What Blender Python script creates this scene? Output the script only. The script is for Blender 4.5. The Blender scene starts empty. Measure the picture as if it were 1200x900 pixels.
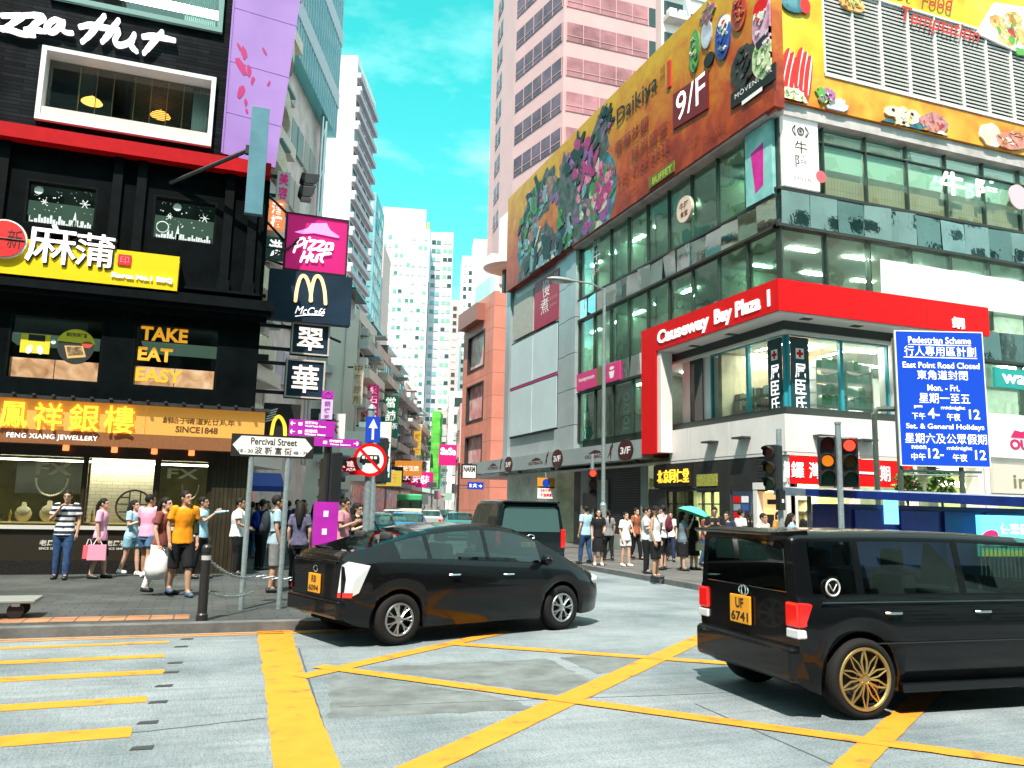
import bpy, math, random
from mathutils import Vector, Matrix, noise
random.seed(7)
R = math.radians
SC = bpy.context.scene
COL = SC.collection

# ---------------------------------------------------------------- camera
CAM_H = 1.72
FPX = 960.0                      # focal length in pixels of the 1200 px wide photograph
YAW, PITCH, ROLL = R(20.1), R(8.6), R(1.3)
_w0 = Vector((math.sin(YAW), math.cos(YAW), 0)); _r0 = Vector((math.cos(YAW), -math.sin(YAW), 0)); _z = Vector((0, 0, 1))
CW = _w0 * math.cos(PITCH) + _z * math.sin(PITCH)
_u = -_w0 * math.sin(PITCH) + _z * math.cos(PITCH)
CR = _r0 * math.cos(ROLL) + _u * math.sin(ROLL)
CU = -_r0 * math.sin(ROLL) + _u * math.cos(ROLL)
cd = bpy.data.cameras.new('camera'); cam = bpy.data.objects.new('camera', cd); COL.objects.link(cam)
cd.sensor_width = 36.0; cd.lens = 36.0 * FPX / 1200.0; cd.clip_end = 3000; cd.clip_start = .05
cam.matrix_world = Matrix(((CR.x, CU.x, -CW.x, 0), (CR.y, CU.y, -CW.y, 0), (CR.z, CU.z, -CW.z, CAM_H), (0, 0, 0, 1)))
SC.camera = cam

# ---------------------------------------------------------------- light
SUN_EL, SUN_AZ = R(60), R(210)   # azimuth clockwise from +Y (the street): the sun stands behind the camera
wd = bpy.data.worlds.new('World'); SC.world = wd; wd.use_nodes = True
nt = wd.node_tree; nt.nodes.clear()
def _n(t, **k):
    n = nt.nodes.new(t)
    for a, b in k.items(): setattr(n, a, b)
    return n
wo = _n('ShaderNodeOutputWorld'); bg = _n('ShaderNodeBackground'); sky = _n('ShaderNodeTexSky', sky_type='NISHITA')
sky.sun_disc = False; sky.sun_elevation = SUN_EL; sky.sun_rotation = SUN_AZ
sky.air_density = 1.0; sky.dust_density = 0.6; sky.ozone_density = 1.2
tint = _n('ShaderNodeMix', data_type='RGBA', blend_type='MULTIPLY'); tint.inputs[0].default_value = 1
tint.inputs[7].default_value = (.36, 1.72, 1.0, 1)
tc = _n('ShaderNodeTexCoord'); mp = _n('ShaderNodeMapping'); mp.inputs[3].default_value = (1.3, 1.3, 3.2)
nz = _n('ShaderNodeTexNoise'); nz.inputs['Scale'].default_value = 2.6; nz.inputs['Detail'].default_value = 7; nz.inputs['Roughness'].default_value = .6
cr = _n('ShaderNodeValToRGB'); cr.color_ramp.elements[0].position = .5; cr.color_ramp.elements[1].position = .78
cr.color_ramp.elements[0].color = (0, 0, 0, 1); cr.color_ramp.elements[1].color = (.55, .55, .55, 1)
sepz = _n('ShaderNodeSeparateXYZ'); low = _n('ShaderNodeMapRange'); low.inputs[1].default_value = .55; low.inputs[2].default_value = .18; low.inputs[3].default_value = .35; low.inputs[4].default_value = 1.05
mul = _n('ShaderNodeMath', operation='MULTIPLY'); mul.use_clamp = True
cl = _n('ShaderNodeMix', data_type='RGBA'); cl.inputs[7].default_value = (7.5, 8.6, 8.8, 1)
L = nt.links.new
tr_ = _n('ShaderNodeValToRGB'); tr_.color_ramp.elements[0].position = .0; tr_.color_ramp.elements[1].position = .5
tr_.color_ramp.elements[0].color = (.6, 1.0, .95, 1); tr_.color_ramp.elements[1].color = (.2, 1.5, .86, 1)
L(sepz.outputs[2], tr_.inputs[0]); L(tr_.outputs[0], tint.inputs[7])
dp = _n('ShaderNodeVectorMath', operation='DOT_PRODUCT'); dp.inputs[1].default_value = (.24, .9, .36)      # unseen white cloud, added everywhere but up the street to neutralise ambient light
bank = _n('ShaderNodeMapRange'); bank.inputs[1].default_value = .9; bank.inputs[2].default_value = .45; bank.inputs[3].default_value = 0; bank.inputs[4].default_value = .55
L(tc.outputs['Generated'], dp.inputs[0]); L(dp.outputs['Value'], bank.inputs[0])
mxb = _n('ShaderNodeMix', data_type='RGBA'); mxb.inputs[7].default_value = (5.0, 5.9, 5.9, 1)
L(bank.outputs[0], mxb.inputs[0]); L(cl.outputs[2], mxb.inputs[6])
L(sky.outputs[0], tint.inputs[6]); L(tc.outputs['Generated'], mp.inputs[0]); L(mp.outputs[0], nz.inputs[0]); L(nz.outputs[0], cr.inputs[0])
L(tc.outputs['Generated'], sepz.inputs[0]); L(sepz.outputs[2], low.inputs[0]); L(low.outputs[0], mul.inputs[0]); L(cr.outputs[0], mul.inputs[1])
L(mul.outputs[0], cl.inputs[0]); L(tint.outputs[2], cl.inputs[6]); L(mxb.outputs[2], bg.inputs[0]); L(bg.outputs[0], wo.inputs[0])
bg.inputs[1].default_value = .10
sl = bpy.data.lights.new('sun', 'SUN'); sl.energy = 2.9; sl.angle = R(.6); sl.color = (1, .86, .78)
so = bpy.data.objects.new('sun', sl); COL.objects.link(so)
_sd = Vector((math.sin(SUN_AZ) * math.cos(SUN_EL), math.cos(SUN_AZ) * math.cos(SUN_EL), math.sin(SUN_EL)))
so.rotation_euler = _sd.to_track_quat('Z', 'Y').to_euler(); so.location = _sd * 60
vs = SC.view_settings; vs.view_transform = 'Standard'; vs.look = 'None'; vs.gamma = 1; vs.use_curve_mapping = False; vs.exposure = 1.7
SC.cycles.max_bounces = 7; SC.cycles.diffuse_bounces = 3; SC.cycles.glossy_bounces = 3; SC.cycles.transmission_bounces = 6; SC.cycles.transparent_max_bounces = 10
SC.cycles.caustics_reflective = False; SC.cycles.caustics_refractive = False
SC.cycles.use_denoising = True
# ---------------------------------------------------------------- materials
MT = {}
def mat(name, col, rough=.6, metal=0., var=.0, scale=3., bump=0., bscale=None, spec=.5, coat=0., emit=None, estr=0., stretch=None):
    if name in MT: return MT[name]
    m = bpy.data.materials.new(name); m.use_nodes = True; MT[name] = m
    t = m.node_tree; b = t.nodes['Principled BSDF']
    b.inputs['Base Color'].default_value = (*col, 1); b.inputs['Roughness'].default_value = rough; b.inputs['Metallic'].default_value = metal
    b.inputs['Specular IOR Level'].default_value = spec; b.inputs['Coat Weight'].default_value = coat; b.inputs['Coat Roughness'].default_value = .04
    if emit: b.inputs['Emission Color'].default_value = (*emit, 1); b.inputs['Emission Strength'].default_value = estr
    if var or bump:
        g = t.nodes.new('ShaderNodeNewGeometry'); src = g.outputs['Position']
        if stretch:
            mm = t.nodes.new('ShaderNodeMapping'); mm.inputs[3].default_value = stretch; t.links.new(src, mm.inputs[0]); src = mm.outputs[0]
        n = t.nodes.new('ShaderNodeTexNoise'); n.inputs['Scale'].default_value = scale; n.inputs['Detail'].default_value = 6; n.inputs['Roughness'].default_value = .65
        t.links.new(src, n.inputs[0])
        if var:
            r = t.nodes.new('ShaderNodeValToRGB'); r.color_ramp.elements[0].position = .3; r.color_ramp.elements[1].position = .7
            r.color_ramp.elements[0].color = (*[max(0, c * (1 - var)) for c in col], 1); r.color_ramp.elements[1].color = (*[min(1, c * (1 + var)) for c in col], 1)
            t.links.new(n.outputs[0], r.inputs[0]); t.links.new(r.outputs[0], b.inputs['Base Color'])
        if bump:
            n2 = n
            if bscale:
                n2 = t.nodes.new('ShaderNodeTexNoise'); n2.inputs['Scale'].default_value = bscale; n2.inputs['Detail'].default_value = 4; t.links.new(src, n2.inputs[0])
            bp = t.nodes.new('ShaderNodeBump'); bp.inputs['Strength'].default_value = min(1, bump); bp.inputs['Distance'].default_value = .02
            t.links.new(n2.outputs[0], bp.inputs['Height']); t.links.new(bp.outputs[0], b.inputs['Normal'])
    return m
def ramp_mat(name, stops, scale=1.2, rough=.55, detail=5, kind='noise', distort=.4, stretch=(1, 1, 1), emit=0):
    """printed surface: several colours through a noise"""
    if name in MT: return MT[name]
    m = bpy.data.materials.new(name); m.use_nodes = True; MT[name] = m; t = m.node_tree; b = t.nodes['Principled BSDF']; b.inputs['Roughness'].default_value = rough
    g = t.nodes.new('ShaderNodeNewGeometry'); mm = t.nodes.new('ShaderNodeMapping'); mm.inputs[3].default_value = stretch; t.links.new(g.outputs['Position'], mm.inputs[0])
    if kind == 'noise':
        n = t.nodes.new('ShaderNodeTexNoise'); n.inputs['Detail'].default_value = detail; n.inputs['Distortion'].default_value = distort
    else:
        n = t.nodes.new('ShaderNodeTexVoronoi')
    n.inputs['Scale'].default_value = scale; t.links.new(mm.outputs[0], n.inputs[0])
    r = t.nodes.new('ShaderNodeValToRGB')
    for i, (p, c) in enumerate(stops):
        e = r.color_ramp.elements[i] if i < 2 else r.color_ramp.elements.new(p)
        e.position = p; e.color = (*c, 1)
    t.links.new(n.outputs[0], r.inputs[0]); t.links.new(r.outputs[0], b.inputs['Base Color'])
    if emit: t.links.new(r.outputs[0], b.inputs['Emission Color']); b.inputs['Emission Strength'].default_value = emit
    return m
def brick_mat(name, c1, c2, mortar, w, h, gap=.012, axis='XZ', rough=.75, offset=.5, bump=.4, stain=.35, stain_scale=.8, spec=.3):
    """bricks / pavers / cladding joints laid out in world space"""
    if name in MT: return MT[name]
    m = bpy.data.materials.new(name); m.use_nodes = True; MT[name] = m; t = m.node_tree; b = t.nodes['Principled BSDF']; b.inputs['Roughness'].default_value = rough
    g = t.nodes.new('ShaderNodeNewGeometry'); s = t.nodes.new('ShaderNodeSeparateXYZ'); c = t.nodes.new('ShaderNodeCombineXYZ')
    t.links.new(g.outputs['Position'], s.inputs[0])
    for i, a in enumerate(axis): t.links.new(s.outputs['XYZ'.index(a)], c.inputs[i])
    b.inputs['Specular IOR Level'].default_value = spec; k = t.nodes.new('ShaderNodeTexBrick'); k.offset = offset; k.inputs['Scale'].default_value = 1
    k.inputs['Brick Width'].default_value = w; k.inputs['Row Height'].default_value = h; k.inputs['Mortar Size'].default_value = gap; k.inputs['Mortar Smooth'].default_value = .1
    k.inputs[1].default_value = (*c1, 1); k.inputs[2].default_value = (*c2, 1); k.inputs[3].default_value = (*mortar, 1)
    t.links.new(c.outputs[0], k.inputs[0])
    n = t.nodes.new('ShaderNodeTexNoise'); n.inputs['Scale'].default_value = stain_scale; n.inputs['Detail'].default_value = 7; t.links.new(g.outputs['Position'], n.inputs[0])
    mr = t.nodes.new('ShaderNodeMapRange'); mr.inputs[1].default_value = .3; mr.inputs[2].default_value = .7; mr.inputs[3].default_value = 1 - stain; mr.inputs[4].default_value = 1 + stain * .6
    mx = t.nodes.new('ShaderNodeMix'); mx.data_type = 'RGBA'; mx.blend_type = 'MULTIPLY'; mx.inputs[0].default_value = 1
    t.links.new(n.outputs[0], mr.inputs[0]); t.links.new(k.outputs[0], mx.inputs[6]); t.links.new(mr.outputs[0], mx.inputs[7]); t.links.new(mx.outputs[2], b.inputs['Base Color'])
    bp = t.nodes.new('ShaderNodeBump'); bp.inputs['Strength'].default_value = bump; bp.inputs['Distance'].default_value = .01; bp.invert = True
    t.links.new(k.outputs[1], bp.inputs['Height']); t.links.new(bp.outputs[0], b.inputs['Normal'])
    return m
def glass_mat(name, tint=(.6, .85, .75), refl=.12, rough=.01, wave=0.):
    """clear pane: lets what stands behind it show, reflects more at a glancing view"""
    if name in MT: return MT[name]
    m = bpy.data.materials.new(name); m.use_nodes = True; MT[name] = m; t = m.node_tree; t.nodes.clear()
    o = t.nodes.new('ShaderNodeOutputMaterial'); mx = t.nodes.new('ShaderNodeMixShader'); tr = t.nodes.new('ShaderNodeBsdfTransparent'); gl = t.nodes.new('ShaderNodeBsdfGlossy')
    tr.inputs[0].default_value = (*tint, 1); gl.inputs['Roughness'].default_value = rough; gl.inputs[0].default_value = (.95, 1, .98, 1)
    lw = t.nodes.new('ShaderNodeLayerWeight'); lw.inputs[0].default_value = .14
    mr = t.nodes.new('ShaderNodeMapRange'); mr.inputs[3].default_value = refl; mr.inputs[4].default_value = min(1, refl + .5)
    t.links.new(lw.outputs[1], mr.inputs[0]); t.links.new(mr.outputs[0], mx.inputs[0]); t.links.new(tr.outputs[0], mx.inputs[1]); t.links.new(gl.outputs[0], mx.inputs[2]); t.links.new(mx.outputs[0], o.inputs[0])
    if wave:
        g = t.nodes.new('ShaderNodeNewGeometry'); n = t.nodes.new('ShaderNodeTexNoise'); n.inputs['Scale'].default_value = 1.1; n.inputs['Detail'].default_value = 1.5
        bp = t.nodes.new('ShaderNodeBump'); bp.inputs['Strength'].default_value = wave; bp.inputs['Distance'].default_value = .1
        t.links.new(g.outputs['Position'], n.inputs[0]); t.links.new(n.outputs[0], bp.inputs['Height']); t.links.new(bp.outputs[0], gl.inputs['Normal'])
    return m

# ---------------------------------------------------------------- objects
WM = {}
def tag(o, label=None, cat=None, group=None, kind=None):
    for k, v in (('label', label), ('category', cat), ('group', group), ('kind', kind)):
        if v: o[k] = v
    return o
def thing(name, label, cat, loc=(0, 0, 0), group=None):
    o = bpy.data.objects.new(name, None); COL.objects.link(o); o.location = loc; o.empty_display_size = .2
    WM[o] = Vector(loc); return tag(o, label, cat, group)
def put(root, loc, rz=0, rx=0, ry=0, s=None):
    root.location = loc; root.rotation_euler = (rx, ry, rz)
    if s: root.scale = (s, s, s)
    return root
def copy_tree(o, parent=None):
    c = o.copy(); COL.objects.link(c); c.parent = parent
    for ch in list(o.children): copy_tree(ch, c)
    return c

class MB:
    """collects shapes in world (or thing-local) coordinates and links them as one mesh object"""
    def __init__(s): s.v = []; s.f = []; s.mi = []; s.sm = []; s.m = 0; s.smooth = False
    def add(s, vs, fs):
        b = len(s.v); s.v += [Vector(p) for p in vs]
        for f in fs: s.f.append([b + i for i in f]); s.mi.append(s.m); s.sm.append(s.smooth)
        return s
    def box(s, x0, x1, y0, y1, z0, z1, bev=0):
        if x0 > x1: x0, x1 = x1, x0
        if y0 > y1: y0, y1 = y1, y0
        if z0 > z1: z0, z1 = z1, z0
        P = [(x, y, z) for z in (z0, z1) for y in (y0, y1) for x in (x0, x1)]
        return s.add(P, [(0, 2, 3, 1), (4, 5, 7, 6), (0, 1, 5, 4), (2, 6, 7, 3), (0, 4, 6, 2), (1, 3, 7, 5)])
    def fbox(s, fr, u0, u1, v0, v1, w0, w1):
        P = [fr.p(u, v, w) for v in (v0, v1) for w in (w1, w0) for u in (u0, u1)]
        return s.add(P, [(0, 2, 3, 1), (4, 5, 7, 6), (0, 1, 5, 4), (2, 6, 7, 3), (0, 4, 6, 2), (1, 3, 7, 5)])
    def poly(s, pts): return s.add(pts, [tuple(range(len(pts)))])
    def prism(s, fr, pts, w0, w1):
        n = len(pts); P = [fr.p(u, v, w1) for u, v in pts] + [fr.p(u, v, w0) for u, v in pts]
        F = [tuple(range(n)), tuple(range(2 * n - 1, n - 1, -1))] + [(i, n + i, n + (i + 1) % n, (i + 1) % n) for i in range(n)]
        return s.add(P, F)
    def tube(s, path, r, n=8, caps=True, rads=None, flat=1., closed=False):
        path = [Vector(p) for p in path]; N = len(path); rads = rads or [r] * N
        P = []; up = None
        for i, p in enumerate(path):
            if closed: d = path[(i + 1) % N] - path[i - 1]
            else: d = path[min(i + 1, N - 1)] - path[max(i - 1, 0)]
            d.normalize()
            if up is None: up = Vector((0, 0, 1)) if abs(d.z) < .9 else Vector((0, 1, 0))
            a = d.cross(up); a.normalize(); b = a.cross(d); b.normalize(); up = b
            for k in range(n):
                t = 2 * math.pi * k / n; P.append(p + (a * math.cos(t) + b * math.sin(t) * flat) * rads[i])
        F = []
        for i in range(N if closed else N - 1):
            j = (i + 1) % N
            for k in range(n): F.append((i * n + k, i * n + (k + 1) % n, j * n + (k + 1) % n, j * n + k))
        if caps and not closed: F += [tuple(range(n - 1, -1, -1)), tuple(range((N - 1) * n, N * n))]
        return s.add(P, F)
    def lathe(s, prof, org=(0, 0, 0), axis='Z', n=20, sx=1., sy=1., caps=True):
        o = Vector(org); P = []
        for r, h in prof:
            for k in range(n):
                t = 2 * math.pi * k / n; a, b = r * math.cos(t) * sx, r * math.sin(t) * sy
                P.append(o + Vector({'Z': (a, b, h), 'X': (h, a, b), 'Y': (b, h, a)}[axis]))
        F = [(i * n + k, i * n + (k + 1) % n, (i + 1) * n + (k + 1) % n, (i + 1) * n + k) for i in range(len(prof) - 1) for k in range(n)]
        if caps: F += [tuple(range(n - 1, -1, -1)), tuple(range((len(prof) - 1) * n, len(prof) * n))]
        return s.add(P, F)
    def ell(s, c, rx, ry, rz, n=12, m=8):
        prof = []
        for i in range(m + 1):
            t = -math.pi / 2 + math.pi * i / m; prof.append((max(math.cos(t), .02), math.sin(t)))
        b = len(s.v); s.lathe(prof, n=n)
        for q in range(b, len(s.v)): p = s.v[q]; s.v[q] = Vector((c[0] + p.x * rx, c[1] + p.y * ry, c[2] + p.z * rz))
        return s
    def build(s, name, mats, parent=None, label=None, cat=None, group=None, kind=None, base=None, bevel=0, seg=2):
        if not isinstance(mats, (list, tuple)): mats = [mats]
        off = Vector((0, 0, 0))
        if parent is not None: off = WM.get(parent, off)
        elif base is not None: off = Vector(base)
        elif s.v and kind != 'structure':
            xs = [p.x for p in s.v]; ys = [p.y for p in s.v]; off = Vector(((min(xs) + max(xs)) / 2, (min(ys) + max(ys)) / 2, min(p.z for p in s.v)))
        me = bpy.data.meshes.new(name); me.from_pydata([p - off for p in s.v], [], s.f)
        for m in mats: me.materials.append(m)
        me.polygons.foreach_set('material_index', s.mi); me.polygons.foreach_set('use_smooth', s.sm); me.update()
        o = bpy.data.objects.new(name, me); COL.objects.link(o)
        if parent is not None: o.parent = parent; WM[o] = off
        else: o.location = off; WM[o] = off
        if bevel:
            b = o.modifiers.new('bevel', 'BEVEL'); b.width = bevel; b.segments = seg; b.limit_method = 'ANGLE'; b.angle_limit = R(40)
        return tag(o, label, cat, group, kind)

class Frame:
    """a facade or sign plane: u to the viewer's right, v up, w out of the surface"""
    def __init__(s, o, u, n, v=(0, 0, 1)): s.o = Vector(o); s.u = Vector(u).normalized(); s.n = Vector(n).normalized(); s.v = Vector(v).normalized()
    def p(s, u, v, w=0): return s.o + s.u * u + s.v * v + s.n * w
    def uv(s, x, y, w=0):
        """where the photograph's line of sight at pixel (x, y) meets the plane"""
        d = CW + CR * ((x - 600) / FPX) + CU * ((450 - y) / FPX); c = Vector((0, 0, CAM_H)); o = s.o + s.n * w
        t = (o - c).dot(s.n) / d.dot(s.n); q = c + d * t - o
        return q.dot(s.u), q.dot(s.v)
    def rect(s, x0, y0, x1, y1, w=0):
        a = s.uv(x0, y0, w); b = s.uv(x1, y1, w); return a[0], b[0], b[1], a[1]      # u0,u1,v0,v1
    def shift(s, w): return Frame(s.o + s.n * w, s.u, s.n, s.v)
def ground(x, y, z=0):
    d = CW + CR * ((x - 600) / FPX) + CU * ((450 - y) / FPX); t = (z - CAM_H) / d.z; return Vector((d.x * t, d.y * t, z))

TXT = {}; TS = bpy.data.scenes.new('scratch')
def evaluated(o):
    """the mesh of a temporary object, worked out in a scratch scene"""
    TS.collection.objects.link(o); VL = TS.view_layers[0]; VL.update(); dg = VL.depsgraph; me = bpy.data.meshes.new_from_object(o.evaluated_get(dg)); bpy.data.objects.remove(o); return me
def text_mesh(body, bold=0., shear=0., space=1.):
    k = (body, bold, shear, space)
    if k in TXT: return TXT[k]
    c = bpy.data.curves.new('t', 'FONT'); c.body = body; c.size = 1; c.offset = bold; c.shear = shear; c.space_character = space; c.resolution_u = 3
    me = evaluated(bpy.data.objects.new('t', c))
    vs = [(v.co.x, v.co.y) for v in me.vertices]; fs = [tuple(p.vertices) for p in me.polygons]
    bpy.data.curves.remove(c); bpy.data.meshes.remove(me)
    TXT[k] = (vs, fs); return TXT[k]
def text(mb, fr, body, rect, w=.004, bold=0., shear=0., space=1., keep=False, thick=0., tight=True):
    """letters fitted into rect = (u0,u1,v0,v1)"""
    vs, fs = text_mesh(body, bold, shear, space)
    if not vs: return mb
    x0 = min(p[0] for p in vs); x1 = max(p[0] for p in vs); y0 = min(p[1] for p in vs); y1 = max(p[1] for p in vs)
    u0, u1, v0, v1 = rect; sx = (u1 - u0) / (x1 - x0); sy = (v1 - v0) / (y1 - y0)
    if keep:
        q = min(sx, sy); cu, cv = (u0 + u1) / 2, (v0 + v1) / 2
        u0 = cu - q * (x1 - x0) / 2; v0 = cv - q * (y1 - y0) / 2; sx = sy = q
    pts = [(u0 + (a - x0) * sx, v0 + (b - y0) * sy) for a, b in vs]
    mb.add([fr.p(a, b, w + thick) for a, b in pts], fs)
    if thick:
        cnt = {}
        for f in fs:
            for i in range(len(f)):
                e = (f[i], f[(i + 1) % len(f)]); cnt[e] = 1
        edges = [e for e in cnt if (e[1], e[0]) not in cnt]
        for a, b in edges:
            mb.add([fr.p(*pts[a], w + thick), fr.p(*pts[a], w), fr.p(*pts[b], w), fr.p(*pts[b], w + thick)], [(0, 1, 2, 3)])
    return mb
def stroke(mb, fr, pts, width, w0=0, w1=.02, n=6, wf=None):
    """a brush stroke in the plane: slab of given width following pts, round ends"""
    P = [Vector((a, b)) for a, b in pts]; out = []
    if len(P) > 2:
        Q = []
        for i in range(len(P) - 1):
            a, b, c, d = P[max(i - 1, 0)], P[i], P[i + 1], P[min(i + 2, len(P) - 1)]
            for k in range(4):
                t = k / 4; Q.append(.5 * (2 * b + (c - a) * t + (2 * a - 5 * b + 4 * c - d) * t * t + (3 * b - a - 3 * c + d) * t ** 3))
        P = Q + [P[-1]]
    Lf = []; Rt = []
    for i, p in enumerate(P):
        d = (P[min(i + 1, len(P) - 1)] - P[max(i - 1, 0)])
        if d.length < 1e-9: d = Vector((1, 0))
        d.normalize(); q = Vector((-d.y, d.x)); h = width / 2 * (wf[min(int(i / max(len(P) - 1, 1) * len(wf)), len(wf) - 1)] if wf else 1)
        Lf.append(p + q * h); Rt.append(p - q * h)
    def side(a, b): mb.add([fr.p(*a, w1), fr.p(*a, w0), fr.p(*b, w0), fr.p(*b, w1)], [(0, 1, 2, 3)])
    for i in range(len(P) - 1):
        mb.add([fr.p(*q, w1 + i * 1e-5) for q in (Lf[i], Rt[i], Rt[i + 1], Lf[i + 1])], [(0, 1, 2, 3)])
        side(Lf[i + 1], Lf[i]); side(Rt[i], Rt[i + 1])
    for e, (p, q0) in enumerate(((P[0], Lf[0]), (P[-1], Rt[-1]))):
        a0 = math.atan2(q0.y - p.y, q0.x - p.x); h = (q0 - p).length
        arc = [(p.x + h * math.cos(a0 + math.pi * k / n), p.y + h * math.sin(a0 + math.pi * k / n)) for k in range(n + 1)]
        mb.add([fr.p(*q, w1 - .0004 - e * 1e-5) for q in arc], [tuple(range(n + 1))])
        for k in range(n): side(arc[k + 1], arc[k])
    return mb
def oval(cu, cv, ru, rv, n=28, rot=0, wob=0, seed=0):
    rnd = random.Random(seed); o = []
    for k in range(n):
        t = 2 * math.pi * k / n; q = 1 + wob * (rnd.random() - .5) * 2
        a, b = ru * math.cos(t) * q, rv * math.sin(t) * q
        o.append((cu + a * math.cos(rot) - b * math.sin(rot), cv + a * math.sin(rot) + b * math.cos(rot)))
    return o
def wall_grid(mb, fr, u0, u1, v0, v1, holes, t=.3, w=0.):
    """a wall slab of thickness t with rectangular openings"""
    us = sorted({u0, u1, *[min(max(h[i], u0), u1) for h in holes for i in (0, 1)]}); vs = sorted({v0, v1, *[min(max(h[i], v0), v1) for h in holes for i in (2, 3)]})
    def solid(i, j):
        if i < 0 or j < 0 or i >= len(us) - 1 or j >= len(vs) - 1: return False
        a, b = (us[i] + us[i + 1]) / 2, (vs[j] + vs[j + 1]) / 2
        return not any(h[0] < a < h[1] and h[2] < b < h[3] for h in holes)
    idx = {}; V = []; F = []
    def vi(i, j, k):
        q = (i, j, k)
        if q not in idx: idx[q] = len(V); V.append(fr.p(us[i], vs[j], w if k == 0 else w - t))
        return idx[q]
    for i in range(len(us) - 1):
        for j in range(len(vs) - 1):
            if not solid(i, j): continue
            F.append((vi(i, j, 0), vi(i + 1, j, 0), vi(i + 1, j + 1, 0), vi(i, j + 1, 0)))
            F.append((vi(i, j, 1), vi(i, j + 1, 1), vi(i + 1, j + 1, 1), vi(i + 1, j, 1)))
            if not solid(i - 1, j): F.append((vi(i, j, 0), vi(i, j + 1, 0), vi(i, j + 1, 1), vi(i, j, 1)))
            if not solid(i + 1, j): F.append((vi(i + 1, j, 0), vi(i + 1, j, 1), vi(i + 1, j + 1, 1), vi(i + 1, j + 1, 0)))
            if not solid(i, j - 1): F.append((vi(i, j, 0), vi(i, j, 1), vi(i + 1, j, 1), vi(i + 1, j, 0)))
            if not solid(i, j + 1): F.append((vi(i, j + 1, 0), vi(i + 1, j + 1, 0), vi(i + 1, j + 1, 1), vi(i, j + 1, 1)))
    return mb.add(V, F)
def ring(mb, fr, r, b, w0, w1):
    """a rectangular frame of bar width b around r = (u0,u1,v0,v1)"""
    u0, u1, v0, v1 = r
    mb.fbox(fr, u0, u0 + b, v0, v1, w0, w1); mb.fbox(fr, u1 - b, u1, v0, v1, w0, w1)
    mb.fbox(fr, u0 + b, u1 - b, v0, v0 + b, w0, w1); mb.fbox(fr, u0 + b, u1 - b, v1 - b, v1, w0, w1)
    return mb
def sub(r, a, b, c, d):
    """fractional sub-rectangle of r, from left a..b, from bottom c..d"""
    return (r[0] + (r[1] - r[0]) * a, r[0] + (r[1] - r[0]) * b, r[2] + (r[3] - r[2]) * c, r[2] + (r[3] - r[2]) * d)

# shared materials
white_paint = mat('white_paint', (.8, .79, .77), .5, var=.04)
black_metal = mat('black_metal', (.012, .013, .014), .45)
dark_metal = mat('dark_metal', (.03, .034, .036), .4, var=.3, scale=6)
galv = mat('galvanised_steel', (.26, .33, .34), .45, .4, var=.25, scale=14)
steel = mat('brushed_steel', (.5, .54, .55), .3, .9, var=.1)
white_letter = mat('white_letter', (.85, .85, .85), .5, emit=(1, .97, .97), estr=.35)
white_vinyl = mat('white_vinyl', (.85, .85, .84), .5)
black_vinyl = mat('black_vinyl', (.01, .01, .01), .5)
red_paint = mat('red_paint', (.66, .006, .008), .45, var=.06, spec=.2)
yellow_letter = mat('yellow_letter', (.9, .55, .03), .4, emit=(1, .6, .05), estr=.4)
clear_glass = glass_mat('clear_glass', (.9, .97, .93), .06)
green_glass = glass_mat('green_glass', (.82, .98, .9), .05, wave=.08)
dark_glass = mat('dark_glass', (.008, .014, .014), .04, spec=.8)
lamp_white = mat('lamp_white', (.9, .9, .9), .5, emit=(1, .95, .85), estr=6)
lamp_warm = mat('lamp_warm', (.9, .6, .3), .5, emit=(1, .36, .06), estr=1.3)
# ================================================================= the setting: road, pavements, markings
def concrete():
    m = bpy.data.materials.new('road_concrete'); m.use_nodes = True; t = m.node_tree; b = t.nodes['Principled BSDF']; b.inputs['Roughness'].default_value = .8
    g = t.nodes.new('ShaderNodeNewGeometry')
    def N(scale, detail=6, st=(1, 1, 1), rot=0):
        mm = t.nodes.new('ShaderNodeMapping'); mm.inputs[3].default_value = st; mm.inputs[2].default_value = (0, 0, rot); t.links.new(g.outputs['Position'], mm.inputs[0])
        n = t.nodes.new('ShaderNodeTexNoise'); n.inputs['Scale'].default_value = scale; n.inputs['Detail'].default_value = detail; n.inputs['Roughness'].default_value = .65; t.links.new(mm.outputs[0], n.inputs[0]); return n
    def ramp(n, a, ca, bb, cb):
        r = t.nodes.new('ShaderNodeValToRGB'); r.color_ramp.elements[0].position = a; r.color_ramp.elements[1].position = bb
        r.color_ramp.elements[0].color = (*ca, 1); r.color_ramp.elements[1].color = (*cb, 1); t.links.new(n.outputs[0], r.inputs[0]); return r
    def mixm(a, c):
        x = t.nodes.new('ShaderNodeMix'); x.data_type = 'RGBA'; x.blend_type = 'MULTIPLY'; x.inputs[0].default_value = 1
        t.links.new(a.outputs[0] if a.bl_idname != 'ShaderNodeMix' else a.outputs[2], x.inputs[6]); t.links.new(c.outputs[0], x.inputs[7]); return x
    base = ramp(N(.45, 5), .32, (.125, .168, .182), .6, (.275, .322, .338))          # worn and oily areas
    streak = ramp(N(1.6, 5, (.35, 6, 1), R(4)), .3, (.74, .75, .75), .62, (1, 1, 1))   # tyre polishing along the traffic
    grit = ramp(N(55, 3), .36, (.55, .56, .56), .52, (1, 1, 1))
    broom = ramp(N(9, 3, (8, .6, 1), R(18)), .3, (.8, .8, .8), .6, (1.05, 1.05, 1.05))
    x = mixm(mixm(mixm(base, streak), grit), broom); t.links.new(x.outputs[2], b.inputs['Base Color'])
    bp = t.nodes.new('ShaderNodeBump'); bp.inputs['Strength'].default_value = .5; bp.inputs['Distance'].default_value = .01
    t.links.new(grit.outputs[0], bp.inputs['Height']); t.links.new(bp.outputs[0], b.inputs['Normal']); return m
road_m = concrete()
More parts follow.
